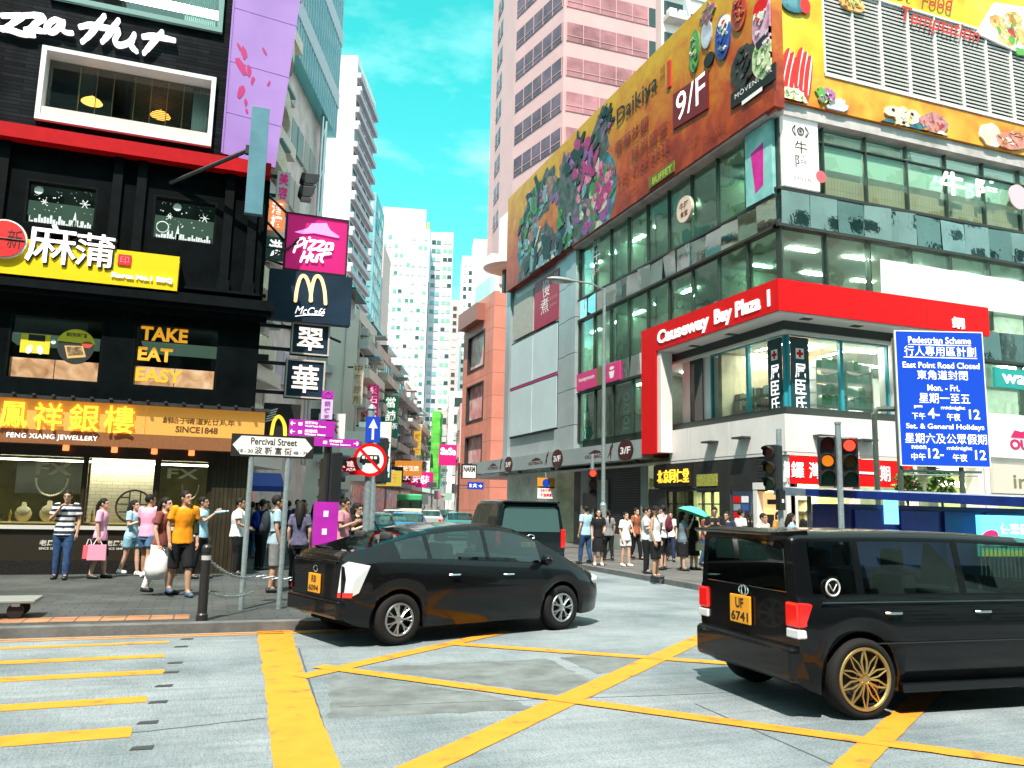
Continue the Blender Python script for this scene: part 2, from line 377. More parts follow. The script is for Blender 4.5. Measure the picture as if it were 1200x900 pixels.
b = MB(); b.poly([(-1500, -1500, 0), (1500, -1500, 0), (1500, 1500, 0), (-1500, 1500, 0)]); b.build('road', road_m, kind='structure')

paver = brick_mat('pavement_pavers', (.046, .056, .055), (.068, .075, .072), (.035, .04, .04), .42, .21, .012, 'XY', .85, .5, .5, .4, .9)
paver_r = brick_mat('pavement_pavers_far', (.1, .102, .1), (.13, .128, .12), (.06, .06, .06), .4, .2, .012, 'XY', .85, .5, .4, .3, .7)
kerb_m = mat('kerb_stone', (.11, .12, .118), .8, var=.35, scale=3, bump=.3, bscale=30)
def arc(cx, cy, r, a0, a1, n=10): return [(cx + r * math.cos(R(a0 + (a1 - a0) * k / n)), cy + r * math.sin(R(a0 + (a1 - a0) * k / n))) for k in range(n + 1)]
def inset(line, d):
    out = []
    for i, p in enumerate(line):
        a = Vector(line[max(i - 1, 0)]); c = Vector(line[min(i + 1, len(line) - 1)]); t = (c - a).normalized(); out.append((p[0] - t.y * d, p[1] + t.x * d))
    return out
def pavement(name, edge, rest, m):
    ins = inset(edge, .16); Z = .13
    mb = MB(); mb.poly([(x, y, Z) for x, y in ins] + [(x, y, Z) for x, y in rest]); mb.build(name, m, kind='structure')
    k = MB()
    for i in range(len(edge) - 1):
        a, c, d, e = edge[i], edge[i + 1], ins[i + 1], ins[i]
        k.add([(*a, -.02), (*c, -.02), (*c, Z - .006), (*a, Z - .006), (*d, Z + .003), (*e, Z + .003)], [(0, 1, 2, 3), (3, 2, 4, 5)])
    k.build(name + '_kerb', kerb_m, kind='structure')
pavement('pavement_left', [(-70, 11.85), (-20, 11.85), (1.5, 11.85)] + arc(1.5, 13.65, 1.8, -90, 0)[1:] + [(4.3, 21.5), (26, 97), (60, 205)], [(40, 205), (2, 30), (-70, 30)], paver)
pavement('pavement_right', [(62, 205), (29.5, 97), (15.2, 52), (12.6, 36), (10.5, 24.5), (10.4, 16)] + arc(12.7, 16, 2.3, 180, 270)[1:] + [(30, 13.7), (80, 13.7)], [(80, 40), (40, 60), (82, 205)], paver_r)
pp = MB(); pp.poly([(-60, -3.0, .13), (60, -3.0, .13), (60, -16, .13), (-60, -16, .13)]); pp.build('pavement_near', paver, kind='structure')
tact = brick_mat('tactile_paving_orange', (.36, .17, .085), (.3, .15, .08), (.12, .08, .06), .3, .3, .012, 'XY', .85, 0, .6, .4, 2)
t = MB(); t.poly([(-9, 12.25, .134), (-.1, 12.25, .134), (-.1, 12.75, .134), (-9, 12.75, .134)]); t.build('tactile_paving', tact, kind='structure')

yel = ramp_mat('yellow_road_paint', [(.3, (.3, .13, .03)), (.4, (.6, .225, .012)), (.75, (.68, .265, .015))], 5, .7, 8)
def marking(name, pts, z=.004, jit=.02, m=yel, seed=1):
    rnd = random.Random(seed); out = []
    for i, p in enumerate(pts):
        q = pts[(i + 1) % len(pts)]; d = Vector((q[0] - p[0], q[1] - p[1])); n = max(1, int(d.length / .12))
        for k in range(n):
            s = p[0] + d.x * k / n, p[1] + d.y * k / n; j = jit * (.3 + abs(noise.noise((s[0] * 2, s[1] * 2, seed)))) if k else 0
            out.append((s[0] + rnd.uniform(-j, j), s[1] + rnd.uniform(-j, j), z))
    mb = MB(); mb.poly(out); return mb.build(name, m, kind='structure')
def band(name, a, b_, w, z=.004, seed=1, jit=.009):
    a, b_ = Vector(a), Vector(b_); d = (b_ - a).normalized(); n = Vector((-d.y, d.x)) * w / 2
    return marking(name, [tuple(a + n), tuple(a - n), tuple(b_ - n), tuple(b_ + n)], z, jit, seed=seed)
for i, (xr, yr, w, yl) in enumerate(((-.3, 11.2, .15, 11.08), (-.31, 10.24, .2, 10.2), (-.27, 9.32, .22, 9.2), (-.36, 8.1, .24, 8.0), (-.4, 7.02, .3, 6.95))):
    band('crossing_stripe', (-9, yl - .3), (xr, yr), w, seed=i)
band('edge_line', (-20, 11.72), (1.5, 11.76), .06, seed=8); band('edge_line', (-20, 11.58), (1.4, 11.62), .06, seed=9)
marking('box_junction_border', [(.77, 12.0), (.66, 8.5), (.5, 5.0), (.46, 3), (.96, 3), (.96, 5.6), (1.02, 7.6), (1.05, 8.6), (1.22, 12.05)], .004, .02, seed=5)
band('box_junction_border', (1.1, 11.66), (3.0, 11.72), .2, .0048, 10)
band('box_junction_line', (1.0, 8.7), (4.1, 11.2), .2, .008, 11)
band('box_junction_line', (1.25, 9.22), (7.6, 2.4), .2, .0104, 12)
band('box_junction_line', (.9, 5.1), (9.2, 12.4), .27, .0062, 13)
band('box_junction_line', (3.0, 10.35), (10.5, 4.9), .2, .0096, 14)
band('box_junction_line', (3.2, 4.05), (9.5, 8.3), .22, .0074, 15)
dk = mat('road_seal', (.035, .042, .042), .7)
jm = mat('road_joint', (.06, .07, .07), .9)
for i, (px, py) in enumerate(((205, 777), (200, 788), (192, 804), (185, 823), (173, 847), (166, 877), (219, 749), (212, 758))):
    c = ground(px, py); marking('road_stud', [(c.x - .08, c.y - .04), (c.x + .07, c.y - .05), (c.x + .08, c.y + .05), (c.x - .06, c.y + .04)], .005, .015, dk, i)
def joint(a, c, w=.018, m=jm, z=.0022):
    a, c = Vector(a), Vector(c); d = (c - a).normalized(); n = Vector((-d.y, d.x)) * w / 2; mb = MB(); k = 24; P = []
    L_ = [(a + (c - a) * i / k + n * (1 + noise.noise((i * .7, a.x, c.y)) * .8) + Vector((0, 1)) * noise.noise((i * .4, c.x, 3)) * .03) for i in range(k + 1)]
    for i in range(k): mb.poly([(*L_[i], z), (*(L_[i] - 2 * n), z), (*(L_[i + 1] - 2 * n), z), (*L_[i + 1], z)])
    mb.build('road_joint', m, kind='structure')
g = lambda x, y: ground(x, y).xy
joint(g(350, 760), g(395, 900)); joint(g(100, 865), g(310, 842)); joint(g(815, 825), g(985, 900)); joint((-12, 4.4), (.5, 4.9)); joint((-12, 9.75), (-2, 9.8)); joint((5.2, 16), (9.7, 12.6)); joint((1.2, 7.4), (9, 6.6), .014)
pt = mat('road_patch', (.13, .15, .148), .75, var=.4, scale=2.5, bump=.3, bscale=40)
marking('road_patch', [tuple(g(x, y)) for x, y in ((385, 790), (560, 812), (640, 832), (470, 838), (385, 842))], .0016, .06, pt, 3)
marking('road_patch', [tuple(g(x, y)) for x, y in ((430, 782), (640, 772), (700, 800), (650, 815))], .0016, .06, pt, 4)
marking('road_patch', [tuple(g(x, y)) for x, y in ((655, 770), (740, 768), (760, 785), (700, 790))], .0018, .05, pt, 6)
# ================================================================= the black corner building on the left
FL = Frame((0, 19.75, 0), (1, 0, 0), (0, -1, 0))
LB = thing('corner_building', 'black corner building with a jewellery shop at its foot and a brick upper floor', 'building', (-4, 19.75, .13))
XL, XRr = -12.0, .9
blk = mat('black_facade_panel', (.002, .0038, .0046), .6, var=.7, scale=1.4, spec=.04)
blk2 = mat('black_moulding', (.003, .005, .006), .5, var=.4, scale=5, spec=.08)
brk = brick_mat('dark_stone_brick', (.003, .005, .007), (.012, .016, .02), (.002, .003, .003), .7, .09, .008, 'XZ', .6, .4, .9, .5, 2, .05)
wood = brick_mat('dark_timber_cladding', (.03, .026, .014), (.045, .038, .02), (.008, .007, .005), .09, 3.0, .008, 'XZ', .5, 0, .5, .3, 3)
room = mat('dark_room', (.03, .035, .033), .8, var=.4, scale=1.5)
warm_room = mat('warm_room', (.3, .25, .14), .8, var=.3, scale=2)
WF = FL.rect(51, 55, 247, 174); WF = (-4.17, -.5, 9.98, 11.72)
UF = (-4.15, -.46, 12.9, 14.7)
W1 = (-4.18, -2.78, 7.62, 8.62); W2 = (-1.62, -.26, 7.62, 8.66)
BOX = (-4.2, -2.38, 4.2, 5.6); TK = (-1.78, .02, 4.2, 5.64)
b = MB(); wall_grid(b, FL, XL, XRr, 9.72, 20, [WF, UF, (-11, -6.5, 9.98, 11.72)], .35); b.build('brick_wall', brk, LB)
b = MB(); wall_grid(b, FL, XL, XRr, 3.8, 9.4, [W1, W2, BOX, TK, (-11, -6.2, 4.2, 5.6), (-8, -6.4, 7.62, 8.6)], .35)
b.box(.55, .9, 20.1, 30, 3.8, 20); b.box(XL, .9, 29.7, 30, .13, 20); b.box(XL, XL + .3, 20.1, 29.7, .13, 20); b.box(XL, .9, 20.1, 30, 20, 20.25); b.build('wall', blk, LB)
# red band, mouldings, pilasters
b = MB(); b.fbox(FL, XL, XRr - .02, 9.4, 9.72, -.3, .3); b.build('red_band', mat('red_band_paint', (.42, .003, .008), .5, var=.15, spec=.15), LB)
b = MB()
for v0, v1, w in ((6.28, 6.36, .3), (6.1, 6.28, .42), (5.98, 6.1, .34), (5.86, 5.98, .2), (6.5, 6.56, .12)): b.fbox(FL, XL, XRr + w * .6, v0, v1, 0.002, w)
b.build('cornice', blk2, LB)
for u in (-4.75, -2.5, -2.0, -.1, .45):
    b = MB(); b.fbox(FL, u, u + .2, 6.56, 9.39, .002, .09); b.fbox(FL, u - .04, u + .24, 6.56, 6.8, .002, .12); b.build('pilaster', blk2, LB)
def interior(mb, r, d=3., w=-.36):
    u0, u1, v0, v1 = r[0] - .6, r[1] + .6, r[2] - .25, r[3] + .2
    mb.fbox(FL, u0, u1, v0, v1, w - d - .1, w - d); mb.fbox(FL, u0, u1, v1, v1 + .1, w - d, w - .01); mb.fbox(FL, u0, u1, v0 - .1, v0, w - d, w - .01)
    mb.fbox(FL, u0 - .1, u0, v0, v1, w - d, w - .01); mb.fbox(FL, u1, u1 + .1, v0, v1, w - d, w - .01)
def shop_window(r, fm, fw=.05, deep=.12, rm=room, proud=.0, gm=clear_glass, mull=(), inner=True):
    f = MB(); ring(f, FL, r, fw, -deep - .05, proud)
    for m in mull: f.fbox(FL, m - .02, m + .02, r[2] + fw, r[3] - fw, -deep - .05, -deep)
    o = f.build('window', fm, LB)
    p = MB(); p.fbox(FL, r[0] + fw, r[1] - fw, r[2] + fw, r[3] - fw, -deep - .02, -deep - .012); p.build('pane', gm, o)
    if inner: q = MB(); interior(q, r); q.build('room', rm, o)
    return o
wt = mat('white_window_frame', (.74, .76, .76), .4, var=.05)
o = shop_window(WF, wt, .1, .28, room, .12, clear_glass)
for i in range(9):
    u = -3.5 + i * .36 + (.1 if i > 2 else 0); b = MB(); b.fbox(FL, u, u + .02, 10.5 - .02 * i, 11.75, -.7, -.68); b.build('hanging_cord', mat('brass_cord', (.4, .32, .15), .4), o)
b = MB(); b.fbox(FL, WF[0] + .1, WF[1] - .1, 10.08, 10.3, -.27, .1); b.build('sill', mat('pale_sill', (.66, .58, .55), .5, var=.1, scale=8), o)
for (u, v) in ((-3.28, 11.15), (-1.75, 11.1)):
    b = MB(); b.lathe([(.03, .16), (.2, .05), (.24, 0), (.05, -.03)], FL.p(u, v, -1.2), n=14); q = b.build('pendant_lamp', lamp_warm, o)
    c = MB(); c.tube([FL.p(u, v + .15, -1.2), FL.p(u, 11.9, -1.2)], .01, 5); c.build('cord', black_metal, q)
cur = mat('white_curtain', (.6, .72, .76), .8)
b = MB(); b.smooth = True
for k in range(28):
    u = -1.0 + k * .017; b.fbox(FL, u, u + .017, 10.2, 11.6, -.6 - .03 * math.sin(k * 1.3), -.57 - .03 * math.sin(k * 1.3))
b.build('curtain', cur, o)
b = MB()
for k in range(26): v = 10.7 + k * .045; b.fbox(FL, -2.4, -1.05, v, v + .012, -.9, -.88)
b.build('blind', mat('timber_blind', (.22, .13, .05), .6), o)
o = shop_window(UF, mat('teal_window_frame', (.16, .3, .28), .4), .12, .25, room, .1)
b = MB()
for k in range(16):
    u = -1.35 + k * .045; b.fbox(FL, u, u + .03, 13.05, 14.6, -.5, -.46)
b.build('curtain', cur, o)
b = MB(); b.fbox(FL, -4.0, -.6, 14.3, 14.38, -1.8, -1.5); b.build('ceiling_lamp', lamp_white, o)
shop_window((-11, -6.5, 9.98, 11.72), wt, .1, .28, room, .12); shop_window((-11, -6.2, 4.2, 5.6), blk2); shop_window((-8, -6.4, 7.62, 8.6), blk2)
# the two windows with winter stickers
frost = mat('frost_sticker', (.6, .7, .7), .6); glow = mat('window_ceiling_glow', (.12, .16, .12), .6, emit=(.5, .8, .6), estr=.05)
for r, wheel in ((W1, 0), (W2, 1)):
    o = shop_window(r, blk2, .04, .1)
    q = MB(); q.fbox(FL, r[0] - .3, r[1] + .3, r[3] - .25, r[3] - .22, -2.6, -.8); q.build('ceiling_panel', glow, o)
    q = MB(); q.fbox(FL, r[1] - .6, r[1] - .1, r[2], r[3] - .1, -2.2, -2.1); q.build('partition', mat('grey_partition', (.09, .12, .11), .7), o)
    s = MB(); rnd = random.Random(3 + wheel); w0, w1 = -.1, -.098
    for k in range(34):
        u = rnd.uniform(r[0] + .1, r[1] - .1); v = rnd.uniform(r[2] + .35, r[3] - .1); q = rnd.choice((.008, .012, .016)); s.prism(FL, oval(u, v, q, q, 6), w0, w1)
    u = r[0] + .08
    while u < r[1] - .12:
        h = rnd.uniform(.05, .22); wd_ = rnd.uniform(.03, .08); s.fbox(FL, u, u + wd_ * .8, r[2] + .05, r[2] + .05 + h, w0, w1); u += wd_
    for cu, cv, q in ((r[1] - .25, r[3] - .38, .1), (r[0] + .35, r[3] - .45, .06)):
        for k in range(3):
            a = math.pi * k / 3; stroke(s, FL, [(cu - q * math.cos(a), cv - q * math.sin(a)), (cu + q * math.cos(a), cv + q * math.sin(a))], .018, w0, w1 + k * 1e-4, 3)
    uu = r[0] + (.55 if wheel else .98); s.add([FL.p(uu - .06, r[2] + .06, w1), FL.p(uu + .06, r[2] + .06, w1), FL.p(uu, r[2] + .42, w1)], [(0, 1, 2)])
    s.prism(FL, oval(r[0] + (.5 if wheel else .22), r[3] - .2, .09, .09), w0, w1)
    if wheel:
        s.tube([FL.p(r[0] + .22 + .13 * math.cos(k * .4), r[2] + .32 + .13 * math.sin(k * .4), w1) for k in range(16)], .014, 5, closed=True)
    s.build('snow_scene_print', frost, o)
# food windows above the jeweller
tmb = ramp_mat('tan_marble', [(.3, (.25, .12, .05)), (.5, (.5, .3, .16)), (.7, (.7, .5, .32))], 2.2, .35, 6, distort=1.2)
for r in (BOX, TK):
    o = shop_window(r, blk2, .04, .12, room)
    q = MB(); q.fbox(FL, r[0] - .3, r[1] + .3, r[3] - .3, r[3] - .27, -2.4, -.8); q.build('ceiling_panel', glow, o)
    q = MB(); mid = r[0] + (r[1] - r[0]) * .5
    q.fbox(FL, r[0] + .06, mid - .008, r[2] + .05, r[2] + .47, -.118, -.108); q.fbox(FL, mid + .008, r[1] - .06, r[2] + .05, r[2] + .47, -.118, -.108); q.build('marble_panel', tmb, o)
    s = MB()
    if r is TK:
        for tx, a, c, v0, v1 in (('TAKE', .07, .62, .745, .965), ('EAT', .06, .46, .42, .635), ('EASY', .05, .6, .09, .305)):
            text(s, FL, tx, (r[0] + (r[1] - r[0]) * a, r[0] + (r[1] - r[0]) * c, r[2] + 1.44 * v0, r[2] + 1.44 * v1), -.104, bold=.035)
        s.build('lettering', mat('orange_letter', (.6, .27, .02), .5, emit=(.8, .35, .02), estr=.25), o)
    else:
        yv = mat('yellow_vinyl', (.72, .6, .03), .5); w0, w1 = -.105, -.1
        s.fbox(FL, -3.98, -3.42, 4.78, 5.2, w0, w1); s.build('yellow_poster', yv, o)
        s = MB(); s.prism(FL, oval(-2.92, 4.98, .36, .36, 30), w0, w1)
        s2 = s.build('round_poster', mat('dark_poster', (.02, .025, .02), .5), o)
        s = MB(); s.prism(FL, [(-2.92 + .38 * math.cos(R(a)), 5.02 + .36 * math.sin(R(a))) for a in range(8, 173, 8)], w1, w1 + .003); s.build('yellow_top', yv, s2)
        s = MB(); text(s, FL, '韓國料理便當', (-3.12, -2.72, 5.2, 5.3), w1 + .004, .02); text(s, FL, '外賣自取', (-3.8, -3.55, 5.08, 5.16), w1 + .002, .03)
        s.fbox(FL, -3.84, -3.52, 5.05, 5.19, w1, w1 + .0015); s.build('lettering', black_vinyl, s2)
        s = MB(); s.prism(FL, [(-3.14, 5.0), (-2.78, 5.02), (-2.7, 4.78), (-3.06, 4.72)], w1, w1 + .006); s.build('meal_box', mat('tan_box', (.6, .42, .16), .6), s2)
        s = MB(); s.prism(FL, [(-3.1, 4.98), (-2.81, 5.0), (-2.75, 4.83), (-3.05, 4.78)], w1, w1 + .008); s.build('meal', ramp_mat('meat', [(.35, (.05, .02, .01)), (.6, (.3, .2, .08)), (.8, (.5, .5, .3))], 14), s2)
        s = MB(); s.prism(FL, oval(-2.7, 5.06, .11, .07), w1, w1 + .006); s.prism(FL, [(-2.8, 5.04), (-2.6, 5.04), (-2.65, 4.98), (-2.75, 4.98)], w1, w1 + .005); s.build('red_bowl', mat('red_bowl', (.5, .08, .04), .5), s2)
        s = MB()
        for u in (-3.8, -3.6): s.prism(FL, oval(u, 4.86, .06, .1, rot=.3 * (1 if u > -3.7 else -1)), w1, w1 + .005)
        s.prism(FL, oval(-3.36, 5.06, .05, .05), w1, w1 + .005); s.build('sleeve_print', white_vinyl, o)
# jeweller's shopfront (ground floor)
SG = (-4.9, .1, 1.14, 2.6)
b = MB(); wall_grid(b, FL, XL, .1, .13, 2.86, [(-10, -5.3, 1.1, 2.6), (-5.1, -2.5, 1.14, 2.62), (-2.46, -1.08, 1.14, 2.62), (-1.02, .02, 1.14, 2.62)], .2); b.build('shopfront', mat('dark_brown_frame', (.02, .016, .01), .4), LB)
b = MB(); b.fbox(FL, .1, .9, .13, 3.8, -.35, .05); b.box(.6, .9, 20.1, 29.6, .13, 3.8); b.build('timber_pier', wood, LB)
b = MB(); b.fbox(FL, XL, .1, 2.86, 3.8, -3, -.001); b.build('soffit', blk2, LB)
b = MB(); b.fbox(FL, -5.3, .05, 1.06, 1.14, -.2, .06); b.build('counter_ledge', mat('pale_ledge', (.55, .55, .5), .3), LB)
b = MB(); b.fbox(FL, XL, .1, .13, .42, .002, .03); b.build('plinth', mat('dark_granite', (.015, .014, .013), .25, var=.4, scale=30), LB)
wbrick = brick_mat('white_glazed_brick', (.62, .58, .5), (.7, .66, .58), (.42, .38, .32), .22, .075, .006, 'XZ', .45, .5, .6, .1)
b = MB(); b.fbox(FL, -2.44, -1.1, 1.14, 2.62, -.75, -.6); b.build('white_brick_panel', wbrick, LB)
velvet = mat('display_cream', (.62, .52, .36), .6); gold = mat('gold', (.8, .5, .12), .25, .9); green_room = mat('green_room', (.2, .19, .09), .7, var=.4, scale=1.6)
for r in ((-5.1, -2.5, 1.14, 2.62), (-2.46, -1.08, 1.14, 2.62), (-1.02, .02, 1.14, 2.62)):
    f = MB(); ring(f, FL, r, .035, -.1, -.02); o = f.build('window', mat('bronze_frame', (.05, .04, .02), .3, .6), LB)
    p = MB(); p.fbox(FL, r[0] + .035, r[1] - .035, r[2] + .035, r[3] - .035, -.07, -.062); p.build('pane', clear_glass, o)
b = MB(); interior(b, (-5.0, .1, 1.2, 2.6), 2.4, -.21); b.build('shop_interior', green_room, LB)
b = MB(); b.fbox(FL, -5, 0, 2.5, 2.53, -.5, -.26); b.build('shop_ceiling_lamp', mat('shop_lamp', (1, .9, .6), .5, emit=(1, .84, .6), estr=6), LB)
b = MB(); b.fbox(FL, -5.1, .02, 1.145, 1.2, -.58, -.22); b.build('display_shelf', mat('gold_shelf', (.6, .4, .14), .4), LB)
b = MB(); b.fbox(FL, -3.95, -2.6, 1.8, 2.48, -1.1, -1.0); b.build('dark_screen', room, LB)
b = MB(); b.fbox(FL, -3.75, -2.95, 1.6, 2.5, -.085, -.08) if False else None; text(b, FL, 'FX', (-3.42, -2.75, 2.2, 2.45), -.058, .02); text(b, FL, 'FX', (-.85, -.2, 2.2, 2.42), -.058, .02)
for k in range(22):
    a = math.pi * (1.0 + k / 21); b.ell(FL.p(-3.1 + .3 * math.cos(a), 2.1 + .38 * math.sin(a) * .9, -.055), .022, .012, .022, 6, 4); b.ell(FL.p(-.35 + .17 * math.cos(a), 2.05 + .3 * math.sin(a), -.055), .016, .01, .016, 6, 4)
b.build('gold_lettering', mat('pale_gold_print', (.5, .5, .3), .5), LB)
def bust(u, s=1.):
    b = MB(); b.smooth = True; c = FL.p(u, 1.2, -.42)
    b.lathe([(.09 * s, 0), (.1 * s, .02), (.16 * s, .1 * s), (.17 * s, .2 * s), (.12 * s, .3 * s), (.05 * s, .34 * s), (.045 * s, .42 * s), (.02, .43 * s)], c, n=14, sy=.55)
    o = b.build('necklace_bust', velvet, None, 'cream necklace bust, ' + ('taller of the pair' if s > 1 else 'shorter of the pair') + ', in the jeweller window', 'display bust', 'necklace busts in the jeweller window')
    q = MB(); q.tube([c + Vector((.13 * s * math.cos(a), -.1 * s - .0, (.26 - .12 * math.sin(a)) * s)) for a in [math.pi * k / 10 for k in range(11)]], .008, 5); q.build('gold_necklace', gold, o)
bust(-3.63, .95); bust(-3.15, 1.05)
rnd = random.Random(5)
for i in range(12):
    u = (-4.0, -3.86, -2.3, -2.2, -2.06, -1.5, -1.42, -1.3, -1.2, -.9, -.5, -.3)[i]; h = rnd.uniform(.14, .3); c = FL.p(u, 1.2, -.36); b = MB(); b.lathe([(.03, 0), (.035, .01), (.02, h * .3), (.035, h * .6), (.015, h * .9), (.008, h)], c, n=9)
    b.build('gold_ornament', gold if i % 3 else mat('dark_ornament', (.06, .05, .02), .4), None, ('small gold ornament standing on the jeweller display shelf' if i % 3 else 'small dark ornament standing on the jeweller display shelf'), 'ornament', 'small ornaments on the jeweller shelf')
b = MB(); c = FL.p(-1.5, 1.56, -.45); b.tube([c + Vector((.36 * math.cos(k * .2618), 0, .36 * math.sin(k * .2618))) for k in range(24)], .022, 6, closed=True)
for a, d in (((-.34, .05), (.34, .05)), ((-.3, -.12), (.1, -.12)), ((-.1, .34), (-.1, -.3)), ((.12, .32), (.12, -.1)), ((-.28, .2), (-.1, .2)), ((.12, -.1), (.3, -.1)), ((0, .05), (0, -.3))): b.tube([c + Vector((a[0], 0, a[1])), c + Vector((d[0], 0, d[1]))], .016, 5)
b.tube([c + Vector((0, 0, -.36)), FL.p(-1.5, 1.2, -.45)], .02, 5); b.build('lattice_ring', mat('dark_lattice', (.03, .02, .012), .5), None, 'round dark lattice ring standing before the white brick panel', 'ornament')
b = MB()
for u, s in ((-3.2, '老鳳祥'), (-1.95, '老鳳祥')):
    text(b, FL, s, (u, u + .42, .72, .84), .012, .02); text(b, FL, 'SINCE 1848', (u, u + .34, .64, .69), .012, .02)
b.build('lettering', mat('pale_letter', (.6, .58, .5), .5), LB)
for u in (-2.86, -1.93, -1.14, -.38):
    b = MB(); b.lathe([(.05, 0), (.06, -.02), (.065, -.14), (.05, -.15)], FL.p(u, 2.855, .22), n=10); b.build('spot_lamp', mat('red_spot', (.5, .1, .04), .5, emit=(1, .2, .06), estr=.8), LB)
b = MB(); b.fbox(FL, XL, .95, 2.84, 2.872, .002, .44); b.build('sign_underside', mat('sign_base', (.02, .018, .015), .5), LB)

# ---- jeweller's fascia sign
JS = FL.shift(.45); JS.o = FL.o + Vector((0, -.45, 0))
def reg(fr, x0, y0, x1, y1): return fr.rect(x0, y0, x1, y1)
sgn = thing('shop_sign', 'long golden jewellery fascia sign with raised yellow characters over the shopfront', 'shop sign', (-2, 19.3, 2.9))
plaster = mat('gold_textured_board', (.55, .29, .06), .45, var=.25, scale=60, bump=.5, bscale=70, emit=(1, .42, .06), estr=.1)
dv = JS.uv(172, 476)[0]; jr = JS.uv(310, 500)[0]; jv1 = JS.uv(150, 474)[1]; jv0 = JS.uv(150, 508)[1]; jb0 = JS.uv(150, 524)[1]
b = MB(); b.fbox(JS, XL, dv - .005, jv0, jv1, -.44, 0); b.fbox(JS, dv + .005, jr, jv0, jv1, -.44, 0); b.build('sign_board', plaster, sgn)
b = MB(); b.fbox(JS, XL, jr - .02, jb0, jv0 - .002, -.42, .0); b.build('lower_board', mat('brown_board', (.24, .1, .04), .4, var=.2, scale=20), sgn)
b = MB(); b.fbox(JS, XL, jr + .1, jv1 + .002, jv1 + .07, -.44, .12)
for k in range(16): u = -4.6 + k * .36; b.fbox(JS, u, u + .06, jv1 + .06, jv1 + .1, -.02, .2)
b.build('canopy_rail', dark_metal, sgn)
g4 = mat('yellow_raised_letter', (.85, .45, .03), .35, emit=(1, .5, .03), estr=.55)
for ch, x0, x1, y0, y1 in (('鳳', 2, 31, 470, 502), ('祥', 42, 72, 471, 505), ('銀', 83, 115, 473, 507), ('樓', 124, 156, 475, 509)):
    b = MB(); r = JS.rect(x0, y0, x1, y1); text(b, JS, ch, r, .05, bold=.01, thick=.02); b.fbox(JS, (r[0] + r[1]) / 2 - .02, (r[0] + r[1]) / 2 + .02, (r[2] + r[3]) / 2 - .02, (r[2] + r[3]) / 2 + .02, 0, .06); b.build('raised_character', g4, sgn)
b = MB(); text(b, JS, '創始于清道光廿八年', JS.rect(191, 488, 275, 500), .004, .015); text(b, JS, 'SINCE1848', JS.rect(206, 499, 255, 509), .004, .03); b.build('lettering', mat('brown_letter', (.1, .04, .012), .5), sgn)
b = MB(); text(b, JS, 'FENG XIANG JEWELLERY', JS.rect(8, 506.5, 114, 518.5), .004, .012, space=1.1); b.build('lettering', white_letter, sgn)

# ---- Korean barbecue sign
KS = FL.shift(.35); ks = thing('shop_sign', 'yellow Korean barbecue sign with white brush characters and a red roundel', 'shop sign', (-2.8, 19.4, 6.5))
kr = (-7.0, KS.uv(209, 320)[0], KS.uv(100, 330)[1], KS.uv(100, 288)[1])
b = MB(); b.fbox(KS, *kr, -.34, 0); b.build('sign_board', mat('yellow_board', (.8, .55, .004), .4, var=.05), ks)
for ch, x0, x1, y0, y1 in (('麻', 34, 88, 260, 312), ('蒲', 91, 132, 272, 315)):
    b = MB(); text(b, KS, ch, KS.rect(x0, y0, x1, y1), .03, bold=.006, thick=.02); b.build('raised_character', white_letter, ks)
    b = MB(); text(b, KS, ch, KS.rect(x0 + .5, y0 + .5, x1 + 2, y1 + 2), .0, bold=.012, thick=.025); b.build('character_backing', black_vinyl, ks)
b = MB(); text(b, KS, 'Korea No.1 BBQ', KS.rect(131, 319, 202, 333), .0, bold=.035, thick=.04); b.build('lettering', white_letter, ks)
b = MB(); r = KS.rect(139, 298, 153, 312); b.fbox(KS, *r, 0, .03); q = b.build('red_seal', mat('seal_red', (.6, .01, .03), .5), ks)
b = MB(); text(b, KS, '印', sub(r, .15, .85, .15, .85), .032); b.build('lettering', mat('seal_mark', (.75, .2, .2), .5), q)
b = MB(); c = KS.uv(6, 281); rr = KS.uv(31, 281)[0] - c[0]; b.prism(KS, oval(*c, rr * 1.08, rr * 1.08, 36), 0, .08); q = b.build('roundel', white_vinyl, ks)
b = MB(); b.prism(KS, oval(*c, rr, rr, 36), .08, .1); b.build('red_disc', mat('roundel_red', (.72, .03, .03), .4, var=.25, scale=2), q)
b = MB(); text(b, KS, '新', (c[0] + rr * .15, c[0] + rr * .85, c[1] - rr * .5, c[1] + rr * .55), .104, .0); b.tube([KS.p(c[0] - rr * 1.05, c[1], .11), KS.p(c[0] + rr * 1.05, c[1], .11)], .012, 5); b.build('lettering', black_vinyl, q)

# ---- the white brush lettering of the pizza restaurant, high on the brick
PS = FL.shift(.1); S_ = 3.75
ps = thing('wall_sign', 'white brush lettering of the pizza restaurant on the dark brick', 'wall sign', (-3, 19.65, 12.1))
zz = [[(8, 66), (70, 66), (95, 70), (60, 95), (10, 128)], [(-20, 120), (40, 128), (95, 146), (148, 153)], [(105, 66), (150, 64), (190, 74), (150, 105), (120, 132)], [(112, 128), (150, 128), (195, 136)],
      [(268, 92), (240, 84), (212, 104), (205, 128), (232, 138), (262, 112), (276, 90), (272, 125), (290, 140), (316, 143)],
      [(458, 68), (430, 105), (395, 150), (360, 182)], [(352, 116), (400, 108), (462, 120), (520, 128)], [(520, 88), (497, 120), (470, 158), (448, 182)],
      [(522, 140), (505, 175), (520, 196), (556, 190), (590, 158)], [(590, 150), (575, 195), (600, 224)], [(712, 140), (690, 165), (655, 205), (632, 232)], [(630, 160), (680, 158), (766, 176)]]
zz += [[(-60, 70), (-75, 110), (-85, 140)], [(-150, 30), (-165, 90), (-180, 140)], [(-150, 40), (-110, 30), (-105, 60), (-160, 85)]]
